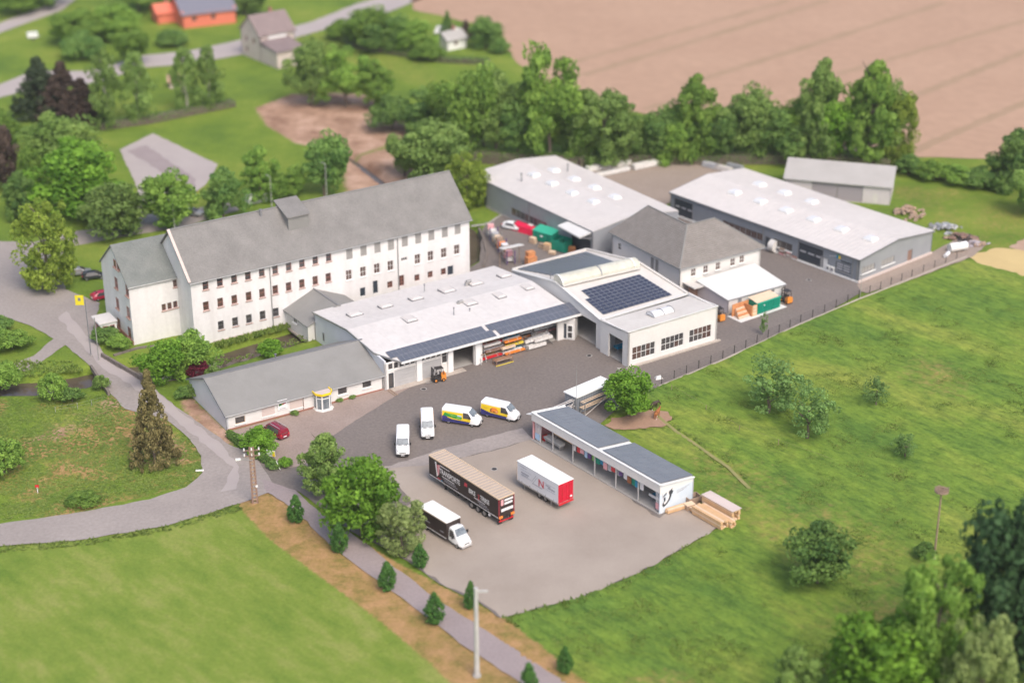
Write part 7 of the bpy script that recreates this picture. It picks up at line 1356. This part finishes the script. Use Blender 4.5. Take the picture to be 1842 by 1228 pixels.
TREES=[
 # yard and road
 (585,888,776,88,'tall','olive','tall olive-green tree at the left end of the three yard trees'),
 (652,965,824,132,'round','bright','big bright green tree in the middle of the three yard trees'),
 (722,990,895,84,'willow','willow','pale grey-green tree at the right end of the three yard trees'),
 (1130,748,664,88,'round','bright','bright green round tree beside the storage container'),
 (468,816,766,62,'round','bright','small vivid green tree in front of the red people carrier'),
 (290,688,602,100,'multi','bright','left-hand one of the two bright green trees hiding the corner of the mill'),
 (345,672,584,88,'multi','mid','right-hand one of the two green trees in front of the mill'),
 (279,832,662,86,'cone','spruce','tall brown-green spruce on the lawn by the road bend'),
 # behind the mill
 (150,385,246,190,'multi','bright','very broad bright green tree left of the paved turning area'),
 (105,305,205,130,'round','light','light green rounded tree behind the broad bright one'),
 (208,425,330,110,'round','olive','olive tree just left of the mill wing roof'),
 (305,408,306,98,'round','mid','conical dark olive tree above the left end of the mill roof'),
 (402,390,292,80,'multi','dark','dark green tree right of the parked dark car behind the mill'),
 (470,362,262,74,'tall','mid','tall green tree in the middle of the row behind the mill'),
 (520,352,300,70,'multi','mid','low broad green tree beside the saturated dark tree behind the mill'),
 (584,352,238,88,'multi','dark','saturated dark green tree with a pole in front of it behind the mill'),
 (90,520,360,105,'willow','yellowg','yellow-green weeping tree at the road left of the mill'),
 (15,345,225,64,'tall','purple','purple-brown tree at the left picture edge'),
 (40,395,305,70,'tall','dark','dark tree between the purple-brown tree and the broad bright tree'),
 (782,330,220,124,'round','olive','dark olive tree behind the ridge of the mill'),
 (840,372,274,74,'willow','yellowg','light olive weeping tree at the right-hand end of the mill'),
 (728,318,240,70,'multi','olive','olive tree beside the bare soil behind the mill'),
 # conifers and birches
 (76,208,100,120,'cone','needle','dark green conifer, left one of the dark group top left'),
 (118,214,108,110,'cone','purple','dark purple-brown conifer in the middle of the dark group top left'),
 (152,222,138,96,'cone','purple','lower purple-brown conifer at the right of the dark group top left'),
 (196,232,88,70,'birch','olive','leftmost of the four pale-trunked birches',),
 (251,220,96,74,'birch','olive','second birch from the left'),
 (337,202,88,70,'birch','olive','third birch from the left'),
 (379,196,84,66,'birch','olive','rightmost birch near the white gabled house'),
 # top left
 (140,80,18,100,'round','mid','rounded green tree between farm track and village road'),
 (150,105,48,76,'low','dark','dark bush under the rounded tree near the farm track'),
 (212,72,8,86,'round','mid','green tree right of the rounded tree near the farm track'),
 (245,118,48,70,'multi','mid','green tree beside the village road left of the orange building'),
 (310,82,46,56,'low','dark','dark bush below the orange-edged building'),
 (35,25,-40,90,'round','mid','green tree at the top left corner'),
 (85,12,-50,80,'multi','dark','dark tree at the top left beyond the farm track'),
 (250,22,-40,100,'multi','light','light tree at the top edge left of the orange building'),
 (440,28,-30,80,'multi','olive','olive trees behind the white gabled house'),
 (8,275,200,60,'round','mid','green tree low at the left edge above the purple one'),
 (60,345,260,60,'multi','mid','green tree between purple-brown and light green trees'),
 # top middle garden
 (650,82,8,104,'multi','mid','broad tree at the left end of the garden hedge'),
 (700,92,30,80,'multi','dark','second garden tree beside the ploughed field'),
 (742,96,34,80,'multi','mid','third garden tree left of the small white house'),
 (805,74,20,38,'cone','dark','pointed conifer beside the small white house'),
 (838,70,36,36,'cone','purple','small purple conifer behind the small white house'),
 (874,88,32,58,'round','dark','round dark tree right of the small white house'),
 (900,96,64,36,'low','dark','low shrub at the right tip of the garden'),
 (770,108,70,58,'low','mid','bush in front of the small white house'),
 (612,70,30,50,'low','mid','bush at the far left tip of the garden hedge'),
 # dirt patch and grove
 (560,190,74,76,'round','olive','dark olive tree beside the white gabled house'),
 (622,192,92,82,'multi','mid','first green tree of the grove beside the bare soil'),
 (678,196,108,66,'tall','mid','slender green tree of the grove beside the bare soil'),
 (705,235,160,80,'low','dark','dark shrubbery at the corner of the bare soil'),
 (748,240,165,90,'multi','dark','dark green tree right of the bare soil'),
 (845,282,106,112,'multi','mid','large mid-green tree at the left of the tree belt'),
 (893,285,122,96,'multi','olive','olive tree second in the tree belt'),
 (932,290,165,84,'multi','dark','darker tree between two large ones in the belt'),
 (988,290,94,112,'multi','mid','tallest mushroom-topped green tree in the belt'),
 (1044,292,190,70,'multi','mid','mid-green tree right of the mushroom-topped one'),
 (1085,296,158,118,'willow','olive','broad olive tree with drooping crown above the rear hall'),
 (1138,292,215,56,'multi','dark','small dark tree in the gap of the belt'),
 (1172,290,190,80,'multi','dark','dark tree left of the slender crown in the belt'),
 (1246,290,134,92,'tall','mid','slender high-topped tree above the rear court'),
 (1212,294,206,70,'multi','mid','mid-green tree left below the slender high-topped one'),
 (1298,290,196,78,'multi','dark','dark tree right of the slender high-topped one'),
 (1346,288,158,96,'round','olive','rounded olive tree in the middle of the right belt'),
 (1402,292,194,88,'multi','dark','dark tree left of the tall olive pair'),
 (1468,294,106,92,'tall','olive','left one of the tall olive pair behind the barn'),
 (1508,296,175,84,'multi','bright','bright lower tree between the tall pair'),
 (1560,300,112,104,'tall','mid','right one of the tall pair behind the barn'),
 (1610,296,165,70,'willow','yellowg','light yellow-green tree at the right end of the belt'),
 (1020,276,178,70,'multi','mid','tree in the back row between the mushroom-topped and the broad olive tree'),(1110,282,196,66,'round','mid','rounded tree in the back row right of the broad olive tree'),(1150,284,206,60,'multi','olive','olive tree in the back row left of the dark belt tree'),(1208,280,186,64,'round','dark','dark rounded tree in the back row left of the slender high top'),(1274,280,184,66,'multi','mid','tree in the back row right of the slender high top'),(1322,280,176,70,'multi','dark','dark back-row tree left of the rounded olive tree'),(1376,282,184,70,'multi','mid','back-row tree right of the rounded olive tree'),(1432,284,176,74,'round','mid','rounded back-row tree left of the tall olive pair'),(1525,286,150,80,'multi','mid','back-row tree between the two tall belt trees'),(1592,290,150,70,'round','olive','back-row olive tree before the light yellow-green one'),(800,262,150,76,'multi','mid','back-row tree left of the large mid-green tree'),(870,262,120,70,'tall','mid','slender back-row tree behind the olive belt tree'),
 # right hedge and edge
 (1634,315,270,48,'low','dark','dark round bush right of the barn roof'),
 (1676,322,282,60,'low','mid','hedge bush second from the barn'),(1722,330,290,64,'low','mid','hedge bush in the middle of the hedge'),(1764,336,292,64,'low','dark','hedge bush before the big dark tree'),
 (1818,338,222,104,'multi','dark','big dark tree at the right picture edge'),
 (1850,388,308,86,'multi','light','bright tree at the right edge below the big dark one'),
 # meadow
 (1382,744,640,124,'thin','sparse','thin greyish fruit tree in the meadow, left one'),
 (1452,790,690,96,'thin','sparse','thin fruit tree in the meadow, lower middle one'),
 (1576,730,675,52,'thin','sparse','small sparse tree alone in the upper meadow'),
 (1470,1050,938,122,'round','dark','dark green apple tree alone in the lower meadow'),
 (1664,1004,968,40,'low','dark','small dark bush at the foot of the meadow pole'),
 (1628,822,775,50,'thin','sparse','small bare sapling in the meadow right of the fruit trees'),
 # bottom right
 (1560,1290,1095,235,'multi','bright','large bright green tree at the bottom edge'),
 (1672,1270,1015,150,'willow','mid','tall grey-green willow at the bottom right'),
 (1822,1225,915,230,'round','deep','huge dark green tree at the right bottom edge'),
 (1425,1300,1165,100,'tall','olive','olive treetop at the bottom edge left of the bright tree'),
 (1750,1330,1120,120,'willow','willow','willow crown at the very bottom right'),
]
for a in TREES: tree(*a[:6],a[6],bark='birch' if a[4]=='birch' else 'bark')
SHR=[
 (359,680,640,48,'low','red','wine-red shrub between the green trees and the office roof'),
 (384,690,652,34,'low','olive','pale olive shrub right of the wine-red shrub'),
 (488,640,603,46,'low','bright','light green shrub on the river bank in front of the mill'),
 (96,718,662,54,'low','mid','rounded green bush on the bank left of the bridge'),
 (22,628,585,70,'low','mid','bush on the traffic island at the left edge'),(-5,600,560,60,'low','dark','darker bush on the traffic island at the left edge'),
 (150,905,882,60,'low','mid','flat green shrub on the lawn left of the spruce'),
 (190,612,580,50,'low','dark','shrub before the mill wing gable, upper one'),(214,628,596,44,'low','mid','shrub before the mill wing gable, lower one'),
 (183,700,668,30,'low','olive','small shrub at the bridge parapet'),
 (352,712,680,40,'low','olive','brownish shrub at the back corner of the office'),
 (513,838,818,26,'low','bright','clipped ball shrub at the end of the forecourt hedge'),
 (492,842,826,26,'low','dark','clipped shrub beside the white gate post'),
 (330,716,690,30,'low','dark','dark shrub left of the office gable'),
 (530,746,736,16,'low','olive','small bush at the office wall near the sign'),(610,722,713,14,'low','olive','first small bush right of the glazed porch'),(634,716,708,14,'low','olive','second small bush right of the glazed porch'),(424,788,778,18,'low','dark','small bush at the office front corner'),
 (1372,602,560,16,'thin','sparse','thin weed shrub at the lane fence'),
 (10,700,640,60,'low','mid','reedy bush at the left water edge'),(130,722,690,40,'low','dark','dark bush below the bridge on the left bank'),
 (300,655,628,30,'low','dark','shrub on the river wall'),(8,850,775,80,'low','mid','green bush at the left picture edge on the lawn'),
]
for a in SHR: tree(*a[:6],a[6],cat='shrub',name='shrub')
COLS=[(533,938,888,32,'beside the lattice pole, first of the row along the cycle path'),(611,992,938,32,'second of the row left of the cycle path'),(697,1060,1008,34,'third of the row left of the cycle path'),(782,1120,1064,38,'fourth of the row left of the cycle path'),(756,1020,976,30,'at the gravel yard edge below the box truck'),(847,1094,1044,26,'just left of the grey concrete pole'),(951,1262,1192,38,'at the bottom edge below the concrete pole'),(1016,1210,1162,30,'in the green verge right of the concrete pole')]
for u,v,vt,w,l in COLS: tree(u,v,vt,w,'egg','arbor','small pointed tree '+l,name='columnar_tree',group='small pointed trees along the cycle path')
def hedge(name,label,pts,w,h,col,n=900):
    P=PX(pts); t=thing(name,label,'hedge',P[0]); r=np.random.default_rng(n); V=[];vv=[]
    for a,b_ in zip(P[:-1],P[1:]):
        L=(b_-a).length; k=int(n*L/4); c=np.stack([np.array(a.lerp(b_,x)) for x in r.random(k)]); d=(b_-a).normalized(); nn=np.array([-d.y,d.x,0]); th=r.random(k)*PI; c=c+nn*(np.cos(th)*w/2)[:,None]*(.8+.3*r.random(k))[:,None]; c[:,2]=np.sin(th)**.5*h*(.75+.3*r.random(k))
        s=.13; A=r.normal(size=(k,3)); A/=np.linalg.norm(A,axis=1)[:,None]; B=np.cross(A,r.normal(size=(k,3))); B/=np.linalg.norm(B,axis=1)[:,None]; V.append(np.stack([c-A*s,c-B*s,c+A*s,c+B*s],1).reshape(-1,3)); vv.append(np.repeat(r.random(k),4))
    V=np.concatenate(V)-np.array(P[0]); me=npmesh('hedge_leaves',V,np.arange(len(V)).reshape(-1,4),4); at=me.attributes.new('v','FLOAT','POINT'); at.data.foreach_set('value',np.concatenate(vv).astype(np.float32)); me.materials.append(LM[col]); o=bpy.data.objects.new('foliage',me); link(o,t)
    m=MB()
    for a,b_ in zip(P[:-1],P[1:]): m.bar(a+Vector((0,0,h*.35)),b_+Vector((0,0,h*.35)),w*.55,h*.7)
    part('inner_twigs',m,MT['bark'],t)
hedge('clipped_hedge','clipped dark hedge running from the office corner past the lattice pole',[(412,784),(440,806),(466,824),(492,838)],1.1,1.0,'dark',700)
hedge('meadow_hedge','long dark hedge at the far edge of the field right of the barn',[(1612,300),(1680,318),(1760,330),(1842,336)],4,2.4,'mid',500)
hedge('garden_hedge','dark hedge below the garden trees at the top',[(600,62),(640,86),(720,100),(800,112),(880,116)],2.5,1.6,'dark',400)
hedge('belt_undergrowth','dark undergrowth at the foot of the tree belt',[(820,285),(930,296),(1040,300),(1140,292),(1300,292),(1420,292),(1600,300)],5,2.6,'dark',420)
hedge('birch_undergrowth','dark undergrowth behind the birches',[(180,232),(260,222),(340,206),(420,190)],4,1.8,'dark',300)
# ================================================================== POLES, FENCES, SIGNS
def pole_lattice():
    b_=G(459,905); t=thing('lattice_pole','tall brown perforated power pole with white insulators and a street lamp arm','power pole',b_,R(10)); h=(905-806)/(ppm(905)*math.cos(R(30)))
    m=MB(); 
    for s in (-1,1): m.bar((s*.30,0,0),(s*.20,0,h),.12,.26)
    lpart('post',m,'rust',t)
    m=MB(); k=0
    while k*.55<h-.4: m.box(-.26,.26,-.08,.08,k*.55,k*.55+.2); k+=1
    lpart('rungs',m,'woodd',t); m=MB(); m.bar((-1.0,0,h-.5),(1.0,0,h-.5),.12); m.bar((-1.0,0,h-1.3),(1.0,0,h-1.3),.12); lpart('crossarm',m,'rust',t)
    for x in (-.95,0,.95):
        for z in (h-.44,h-1.24): m=MB(); m.tube((x,0,z),(x,0,z+.32),.12,.07,8); lpart('insulator',m,'print_white',t)
    m=MB(); m.tube((-.1,-.1,h-1.9),(-1.5,-.9,h-1.2),.05,.05,6); ar=lpart('lamp_arm',m,'steel',t); m=MB(); m.box(-2.1,-1.45,-1.1,-.8,h-1.25,h-1.05); lpart('lamp_head',m,'trimw',ar)
    m=MB(); m.disc((.35,-.1,2.6),(0,1,0),.16,.25,10); lpart('white_box',m,'print_white',t)
pole_lattice()
def simple_pole(name,label,u,v,vt,r,mat,lamp=0,cat='pole'):
    g=G(u,v); el=math.asin(H/math.hypot(g.y,H)); h=(v-vt)/(ppm(v)*math.cos(el)); t=thing(name,label,cat,g,0); m=MB(); m.tube((0,0,-.1),(0,0,h),r,r*.7,10); lpart('shaft',m,mat,t,True); m=MB(); m.tube((0,0,0),(0,0,.25),r*1.5,r*1.4,10); lpart('foot',m,'concrete',t)
    if lamp: m=MB(); m.tube((0,0,h-.05),(-lamp*.9,0,h+.25),.05,.04,6); a=lpart('lamp_arm',m,mat,t); m=MB(); m.box(-lamp*1.5,-lamp*.85,-.12,.12,h+.2,h+.34); lpart('lamp_head',m,'trimg',a)
    return t,h
t,h=simple_pole('concrete_pole','thick pale grey concrete pole beside the cycle path at the bottom','%d'%0,0,0,0,'x') if 0 else simple_pole('concrete_pole','thick pale grey concrete pole beside the cycle path at the bottom',858,1215,1066,.33,'polegrey')
m=MB(); m.box(-.15,1.3,-.1,.1,h-.5,h-.3); lpart('bracket',m,'polegrey',t)
for u,v,vt,l in ((315,420,362,'left one behind the mill'),(489,372,318,'middle one behind the mill'),(588,362,296,'right one in front of the saturated dark tree')): simple_pole('street_lamp','thin grey street lamp, '+l,u,v,vt,.075,'polegrey',.5,'street lamp')
simple_pole('street_lamp','thin green-grey lamp pole at the bridge end',178,648,572,.09,'steel',0,'street lamp')
t,h=simple_pole('sign_post','tall thin post with a yellow square sign near the mill wing',164,640,540,.09,'trimg',0,'sign'); m=MB(); m.box(-1.5,-.2,-.05,.05,h-.9,h+.7); sb=lpart('sign_board',m,'yellowsign',t); m=MB(); m.box(-1.05,-.65,-.07,-.051,h-.2,h+.3); lpart('symbol',m,'trimg',sb)
t,h=simple_pole('antenna_mast','slender steel mast rising behind the left half of the canopy roof',1036,752,668,.055,'steel',0,'mast'); m=MB(); m.tube((0,0,h),(0,0,h+.9),.02,.015,5); lpart('tip',m,'steel',t)
simple_pole('fence_lamp_pole','thin pale pole at the lane fence near the front grey hall corner',1547,536,478,.05,'steel')
t,h=simple_pole('nest_pole','wooden pole in the meadow carrying a round grey platform with twigs',1680,1006,888,.14,'woodd',0,'pole'); m=MB(); m.disc((0,0,h+.05),(0,0,1),.85,.14,16); pf=lpart('platform',m,'woodd',t); m=MB(); rr=random.Random(4)
for k in range(60): a=rr.random()*6.28; q=rr.random()*.75+.2; m.bar((math.cos(a)*q,math.sin(a)*q,h+.15+rr.random()*.3),(math.cos(a+.9)*q,math.sin(a+.9)*q,h+.2+rr.random()*.35),.05)
lpart('twigs',m,'woodd',pf)
# gate sign and white posts by the forecourt
t=thing('forecourt_sign','white and yellow notice board behind the forecourt hedge','sign',G(488,826),R(-20)); m=MB(); m.box(-.65,.65,-.04,.04,.5,1.4); lpart('board',m,'trimw',t); m=MB(); m.box(.25,.64,-.06,-.041,.55,1.3); lpart('yellow_field',m,'yellow',t); m=MB(); m.box(-.5,-.42,-.03,.03,0,.5); m.box(.42,.5,-.03,.03,0,.5); lpart('leg',m,'steel',t)
t=thing('barrier_post','white slanting barrier post at the forecourt entrance','post',G(498,840),R(-60)); m=MB(); m.bar((0,0,0),(0,0,1.0),.08); m.bar((0,0,.9),(1.2,0,.15),.06); lpart('post_arm',m,'trimw',t)
t=thing('white_kerb_mark','short white board on the lawn at the road bend','board',G(352,848),R(5)); m=MB(); m.box(0,1.1,0,.12,0,.25); lpart('board',m,'trimw',t)
t=thing('hydrant_marker','small red marker post on the lawn at the lower left','marker',G(68,886),0); m=MB(); m.tube((0,0,0),(0,0,.9),.05,.05,8); lpart('post',m,'trimw',t); m=MB(); m.box(-.25,.25,-.03,.03,.8,1.2); lpart('plate',m,'redf',t)
t=thing('white_trailer','small white trailer on the grass by the farm track at the top left','trailer',G(50,72),R(20)); m=MB(); m.box(0,2.6,0,1.5,.4,1.6); lpart('box_body',m,'vanwhite',t); wheels(t,(1.2,),1.5,.3,.2); m=MB(); m.bar((2.6,.75,.5),(3.6,.75,.5),.08); lpart('drawbar',m,'steel',t)
def fence(name,label,pts,step,h,rails=2,mat='trimg',pw=.03,rw=.014):
    P=PX(pts); t=thing(name,label,'fence',P[0]); me=MB().box(-pw,pw,-pw,pw,0,h).mesh('post'); me.materials.append(MT[mat])
    for a,b_ in zip(P[:-1],P[1:]):
        L=(b_-a).length; n=max(1,int(L/step)); yw=yawof(a,b_)
        for k in range(n): inst('post',me,t,frame(a.lerp(b_,k/n),yw))
        m=MB()
        for r_ in range(rails): z=h*(r_+1)/rails-.06; m.bar(a+Vector((0,0,z)),b_+Vector((0,0,z)),rw)
        part('wire_rail',m,MT[mat],t)
    return t
fence('lane_fence','thin dark wire fence with posts along the lane and the meadow edge',[(1190,690),(1300,645),(1440,580),(1545,535),(1640,498),(1740,458)],2.6,1.4,4,'forkdark',.042,.016)
t=thing('lane_kerb','narrow pale concrete kerb between the asphalt lane and the meadow','kerb',G(1190,692)); P=PX([(1186,696),(1300,649),(1440,584),(1545,539),(1640,502),(1740,462)])
for a,b_ in zip(P[:-1],P[1:]):
    n=int((b_-a).length/1.0); yw=yawof(a,b_); 
    for k in range(n): m=MB(); o=a.lerp(b_,k/n); d=(b_-a)/n; nn=Vector((-d.y,d.x,0)).normalized()*.22; m.obox(o+Vector((0,0,-.05)),d*.97,nn,(0,0,.2)); part('kerb_stone',m,MT['plinth'],t)
fence('meadow_fence','faint wire fence crossing the meadow from the kerb downwards',[(1208,702),(1270,738),(1330,775),(1400,800),(1500,836)],4.5,.9,1,'woodd')
fence('river_railing','thin railing along the left bank below the bridge',[(100,742),(140,735),(190,724)],1.6,1.0,2,'steel')
P=PX([(800,380),(850,398),(905,384),(872,352),(864,340)])
t=thing('rear_path_kerb','pale concrete kerb curving round the grass between mill end and rear hall','kerb',P[0])
for a,b_ in zip(PX([(848,408),(878,404),(905,386)])[:-1],PX([(848,408),(878,404),(905,386)])[1:]):
    n=max(1,int((b_-a).length/1.1)); 
    for k in range(n): m=MB(); o=a.lerp(b_,k/n); d=(b_-a)/n; nn=Vector((-d.y,d.x,0)).normalized()*.3; m.obox(o,d*.97,nn,(0,0,.18)); part('kerb_stone',m,MT['concrete'],t)
# ================================================================== HORSES
def horse(u,v,yaw,mat,label,sc=1.0,graze=False):
    g=G(u,v); t=thing('horse',label,'horse',g,yaw)
    J=[(0,0,1.25),(.55,0,1.28),(.95,0,1.45),(1.25,0,1.75) if not graze else (1.35,0,1.05),(1.55,0,1.62) if not graze else (1.6,0,.55),(-.45,0,1.28),(-.72,0,1.2),(-.9,0,.75)]
    rad=[.33,.33,.24,.16,.10,.33,.14,.05]; E_=[(0,1),(1,2),(2,3),(3,4),(0,5),(5,6),(6,7)]
    for s in (-1,1):
        k=len(J); J+=[(.58,s*.17,.95),(.60,s*.17,.52),(.58,s*.17,.05)]; rad+=[.13,.07,.055]; E_+=[(1,k),(k,k+1),(k+1,k+2)]
        k=len(J); J+=[(-.42,s*.18,.95),(-.62,s*.18,.55),(-.52,s*.18,.05)]; rad+=[.16,.075,.055]; E_+=[(5,k),(k,k+1),(k+1,k+2)]
    me=bpy.data.meshes.new('horse_body'); me.from_pydata([tuple(Vector(p)*sc) for p in J],E_,[]); o=bpy.data.objects.new('horse_body',me); S.collection.objects.link(o)
    sk_=o.modifiers.new('skin','SKIN'); sb_=o.modifiers.new('sub','SUBSURF'); sb_.levels=sb_.render_levels=1; me.skin_vertices[0].data[0].use_root=True
    for i,r_ in enumerate(rad): me.skin_vertices[0].data[i].radius=(r_*sc,r_*sc)
    bpy.context.view_layer.update(); m2=bpy.data.meshes.new_from_object(o.evaluated_get(bpy.context.evaluated_depsgraph_get())); bpy.data.objects.remove(o); m2.name='body'; m2.materials.clear(); m2.materials.append(MT[mat]); m2.shade_smooth(); b_=bpy.data.objects.new('body',m2); link(b_,t)
    m=MB(); hd=Vector(J[3])*sc; nk=Vector(J[2])*sc; m.bar(nk+Vector((-.02,0,.2*sc)),hd+Vector((-.05,0,.14*sc)),.05,.16); lpart('mane',m,'horsed',t)
    for s in (-1,1): m=MB(); m.tube(hd+Vector((-.02,s*.06,.1*sc)),hd+Vector((-.02,s*.07,.26*sc)),.035,.01,5); lpart('ear',m,mat,t)
    m=MB(); m.box(.54*sc,.66*sc,.11*sc,.23*sc,0,.2*sc); m.box(-.58*sc,-.46*sc,-.24*sc,-.12*sc,0,.2*sc); lpart('white_sock',m,'print_white',t)
horse(1181,752,R(60),'horsec','chestnut pony with a white sock standing on the trodden soil by the round tree',.82)
horse(1176,736,R(35),'horsed','dark bay pony behind the chestnut one at the edge of the round tree',.8,True)
# ================================================================== FAR HOUSES
def house(name,label,u,v,yaw,L,Wd,e,r,wallm,roofm,win=(),ox=0,gable=()):
    A=flat(G(u,v)); d=dirv(yaw); n=Vector((-d.y,d.x,0)); t=thing(name,label,'house',A,yaw); hs=[]
    for s,z,w,h in win: window(t,A,yaw,s,z,w,h,nx=2,nz=2,frame_='redframe',sill=None); hs.append((s-w/2,s+w/2,z-h/2,z+h/2))
    wall(t,wallm,A,yaw,L,e,hs,.3,name='front_wall'); wall(t,wallm,A+d*L,yaw+PI/2,Wd,e,[],.3,name='end_wall'); wall(t,wallm,A+n*Wd,yaw,L,e,[],.3,side=-1,name='rear_wall'); g=[]
    for s,z,w,h in gable: window(t,A+n*Wd,yaw-PI/2,s,z,w,h,nx=2,nz=2,frame_='redframe',sill=None); g.append((s-w/2,s+w/2,z-h/2,z+h/2))
    wall(t,wallm,A+n*Wd,yaw-PI/2,Wd,e,g,.3,name='gable_wall')
    for s in (0.,L-.3): m=MB(); o=A+d*s; m.add([Pz(o,e),Pz(o+n*Wd,e),Pz(o+n*Wd*.5,r-.15),Pz(o+d*.3,e),Pz(o+n*Wd+d*.3,e),Pz(o+n*Wd*.5+d*.3,r-.15)],[(0,2,1),(3,4,5),(0,3,5,2),(1,2,5,4),(0,1,4,3)]); part('gable_top',m,MT[wallm],t)
    F0,F1,R0,R1,K0,K1=[Pz(A+d*x+n*y,z) for x,y,z in ((-.4,-.5,e-.3),(L+.4,-.5,e-.3),(-.4,Wd/2,r),(L+.4,Wd/2,r),(-.4,Wd+.5,e-.3),(L+.4,Wd+.5,e-.3))]
    for k,q in enumerate(([F0,F1,R1,R0],[R0,R1,K1,K0])):
        m=MB(); m.slab(q,.2); rf=part('roof',m,MT[roofm],t)
    m=MB(); c=A+d*L*.6+n*(Wd*.5); m.obox(Pz(c,r-.6),d*.7,n*.7,(0,0,1.5)); part('chimney',m,MT['brickr'],rf)
    return t,A,d,n
t,A,d,n=house('gabled_house','tall cream-white gabled house with a brown roof at the top beside the road',470,112,R(38),9.5,9.0,6.6,10.4,'cream','brroof',[(2,4.6,1.0,1.3),(5,4.6,1.0,1.3),(7.6,4.6,1.0,1.3)],gable=[(2.5,4.5,1,1.3),(6,4.5,1,1.3),(4.3,7.0,1,1.2),(2.5,1.8,1,1.3)])
t2=thing('barn_annex','low cream stone annex in front of the white gabled house','building',A-n*7.5,R(38)); m=MB(); m.obox(flat(A-n*7.6),d*7.5,n*7.5,(0,0,4.0)); part('walls',m,MT['cream'],t2); m=MB(); m.slab([Pz(A-n*8-d*.3,4.05),Pz(A-n*8+d*7.8,4.05),Pz(A+n*.0+d*7.8,5.2),Pz(A-d*.3,5.2)],.2); part('roof',m,MT['brroof'],t2); m=MB(); m.obox(flat(A+d*2.2-n*.2),d*5,n*.19,(0,0,6.4)); part('white_panel',m,MT['trimw'],t2)
house('orange_building','building with a wide orange-red roof edge and dark blue-grey roof at the top edge',330,52,R(25),14,12,3.8,7.0,'oroof','darkroof',[(3,2.2,1.2,1.2),(8,2.2,1.2,1.2)]); 
t,A,d,n=house('orange_annex','lower orange-red annex with a small dark roof left of the orange building',284,44,R(25),5,6,3,4.6,'oroof','oroof')
house('small_white_house','small white house among garden trees at the edge of the ploughed field',805,92,R(35),5.5,5,2.8,4.2,'trimw','barnroof',[(2.5,1.6,1,1)]); house('white_shed','small pale shed behind the small white house',785,72,R(-20),5,3,2.2,3.2,'trimw','roofbright')
house('garden_hut','tiny pale hut between birches',305,160,R(10),3.2,3,2.0,3.0,'cream','dirt')
boxthing('pale_sheet_pile','pale tarpaulin-covered mound behind the mill roof','mound',flat(G(448,368)),R(30),4.2,2.0,1.6,'boxwhite',part_='cover')
for k,(u,v,l) in enumerate(((1455,504,'round dark manhole cover in the lane before the grey hall gate'),(889,844,'dark manhole cover beside the roof end of the long trailer'),(1060,640,'small drain cover in the yard before the open passage'),(762,700,'drain cover in the asphalt in front of the forklift'))):
    t=thing('manhole_cover',l,'manhole cover',G(u,v)+Vector((0,0,.066))); m=MB(); m.disc((0,0,.012),(0,0,1),.36,.02,16); lpart('lid',m,'forkdark',t); m=MB(); m.disc((0,0,.006),(0,0,1),.48,.012,16); lpart('rim_ring',m,'concrete',t)
def haze(dens):
    m=bpy.data.materials.new('air_haze'); m.use_nodes=True; n=m.node_tree.nodes; n.remove(n['Principled BSDF']); v=n.new('ShaderNodeVolumePrincipled'); v.inputs['Color'].default_value=(.98,.95,.92,1); v.inputs['Density'].default_value=dens; v.inputs['Anisotropy'].default_value=.2
    m.node_tree.links.new(v.outputs[0],n['Material Output'].inputs['Volume']); mb=MB(); mb.box(-3200,3200,-400,5200,-4,H+6); o=part('haze',mb,m,None,kind='stuff'); return o
haze(HAZE)
print('objects',len(bpy.data.objects))
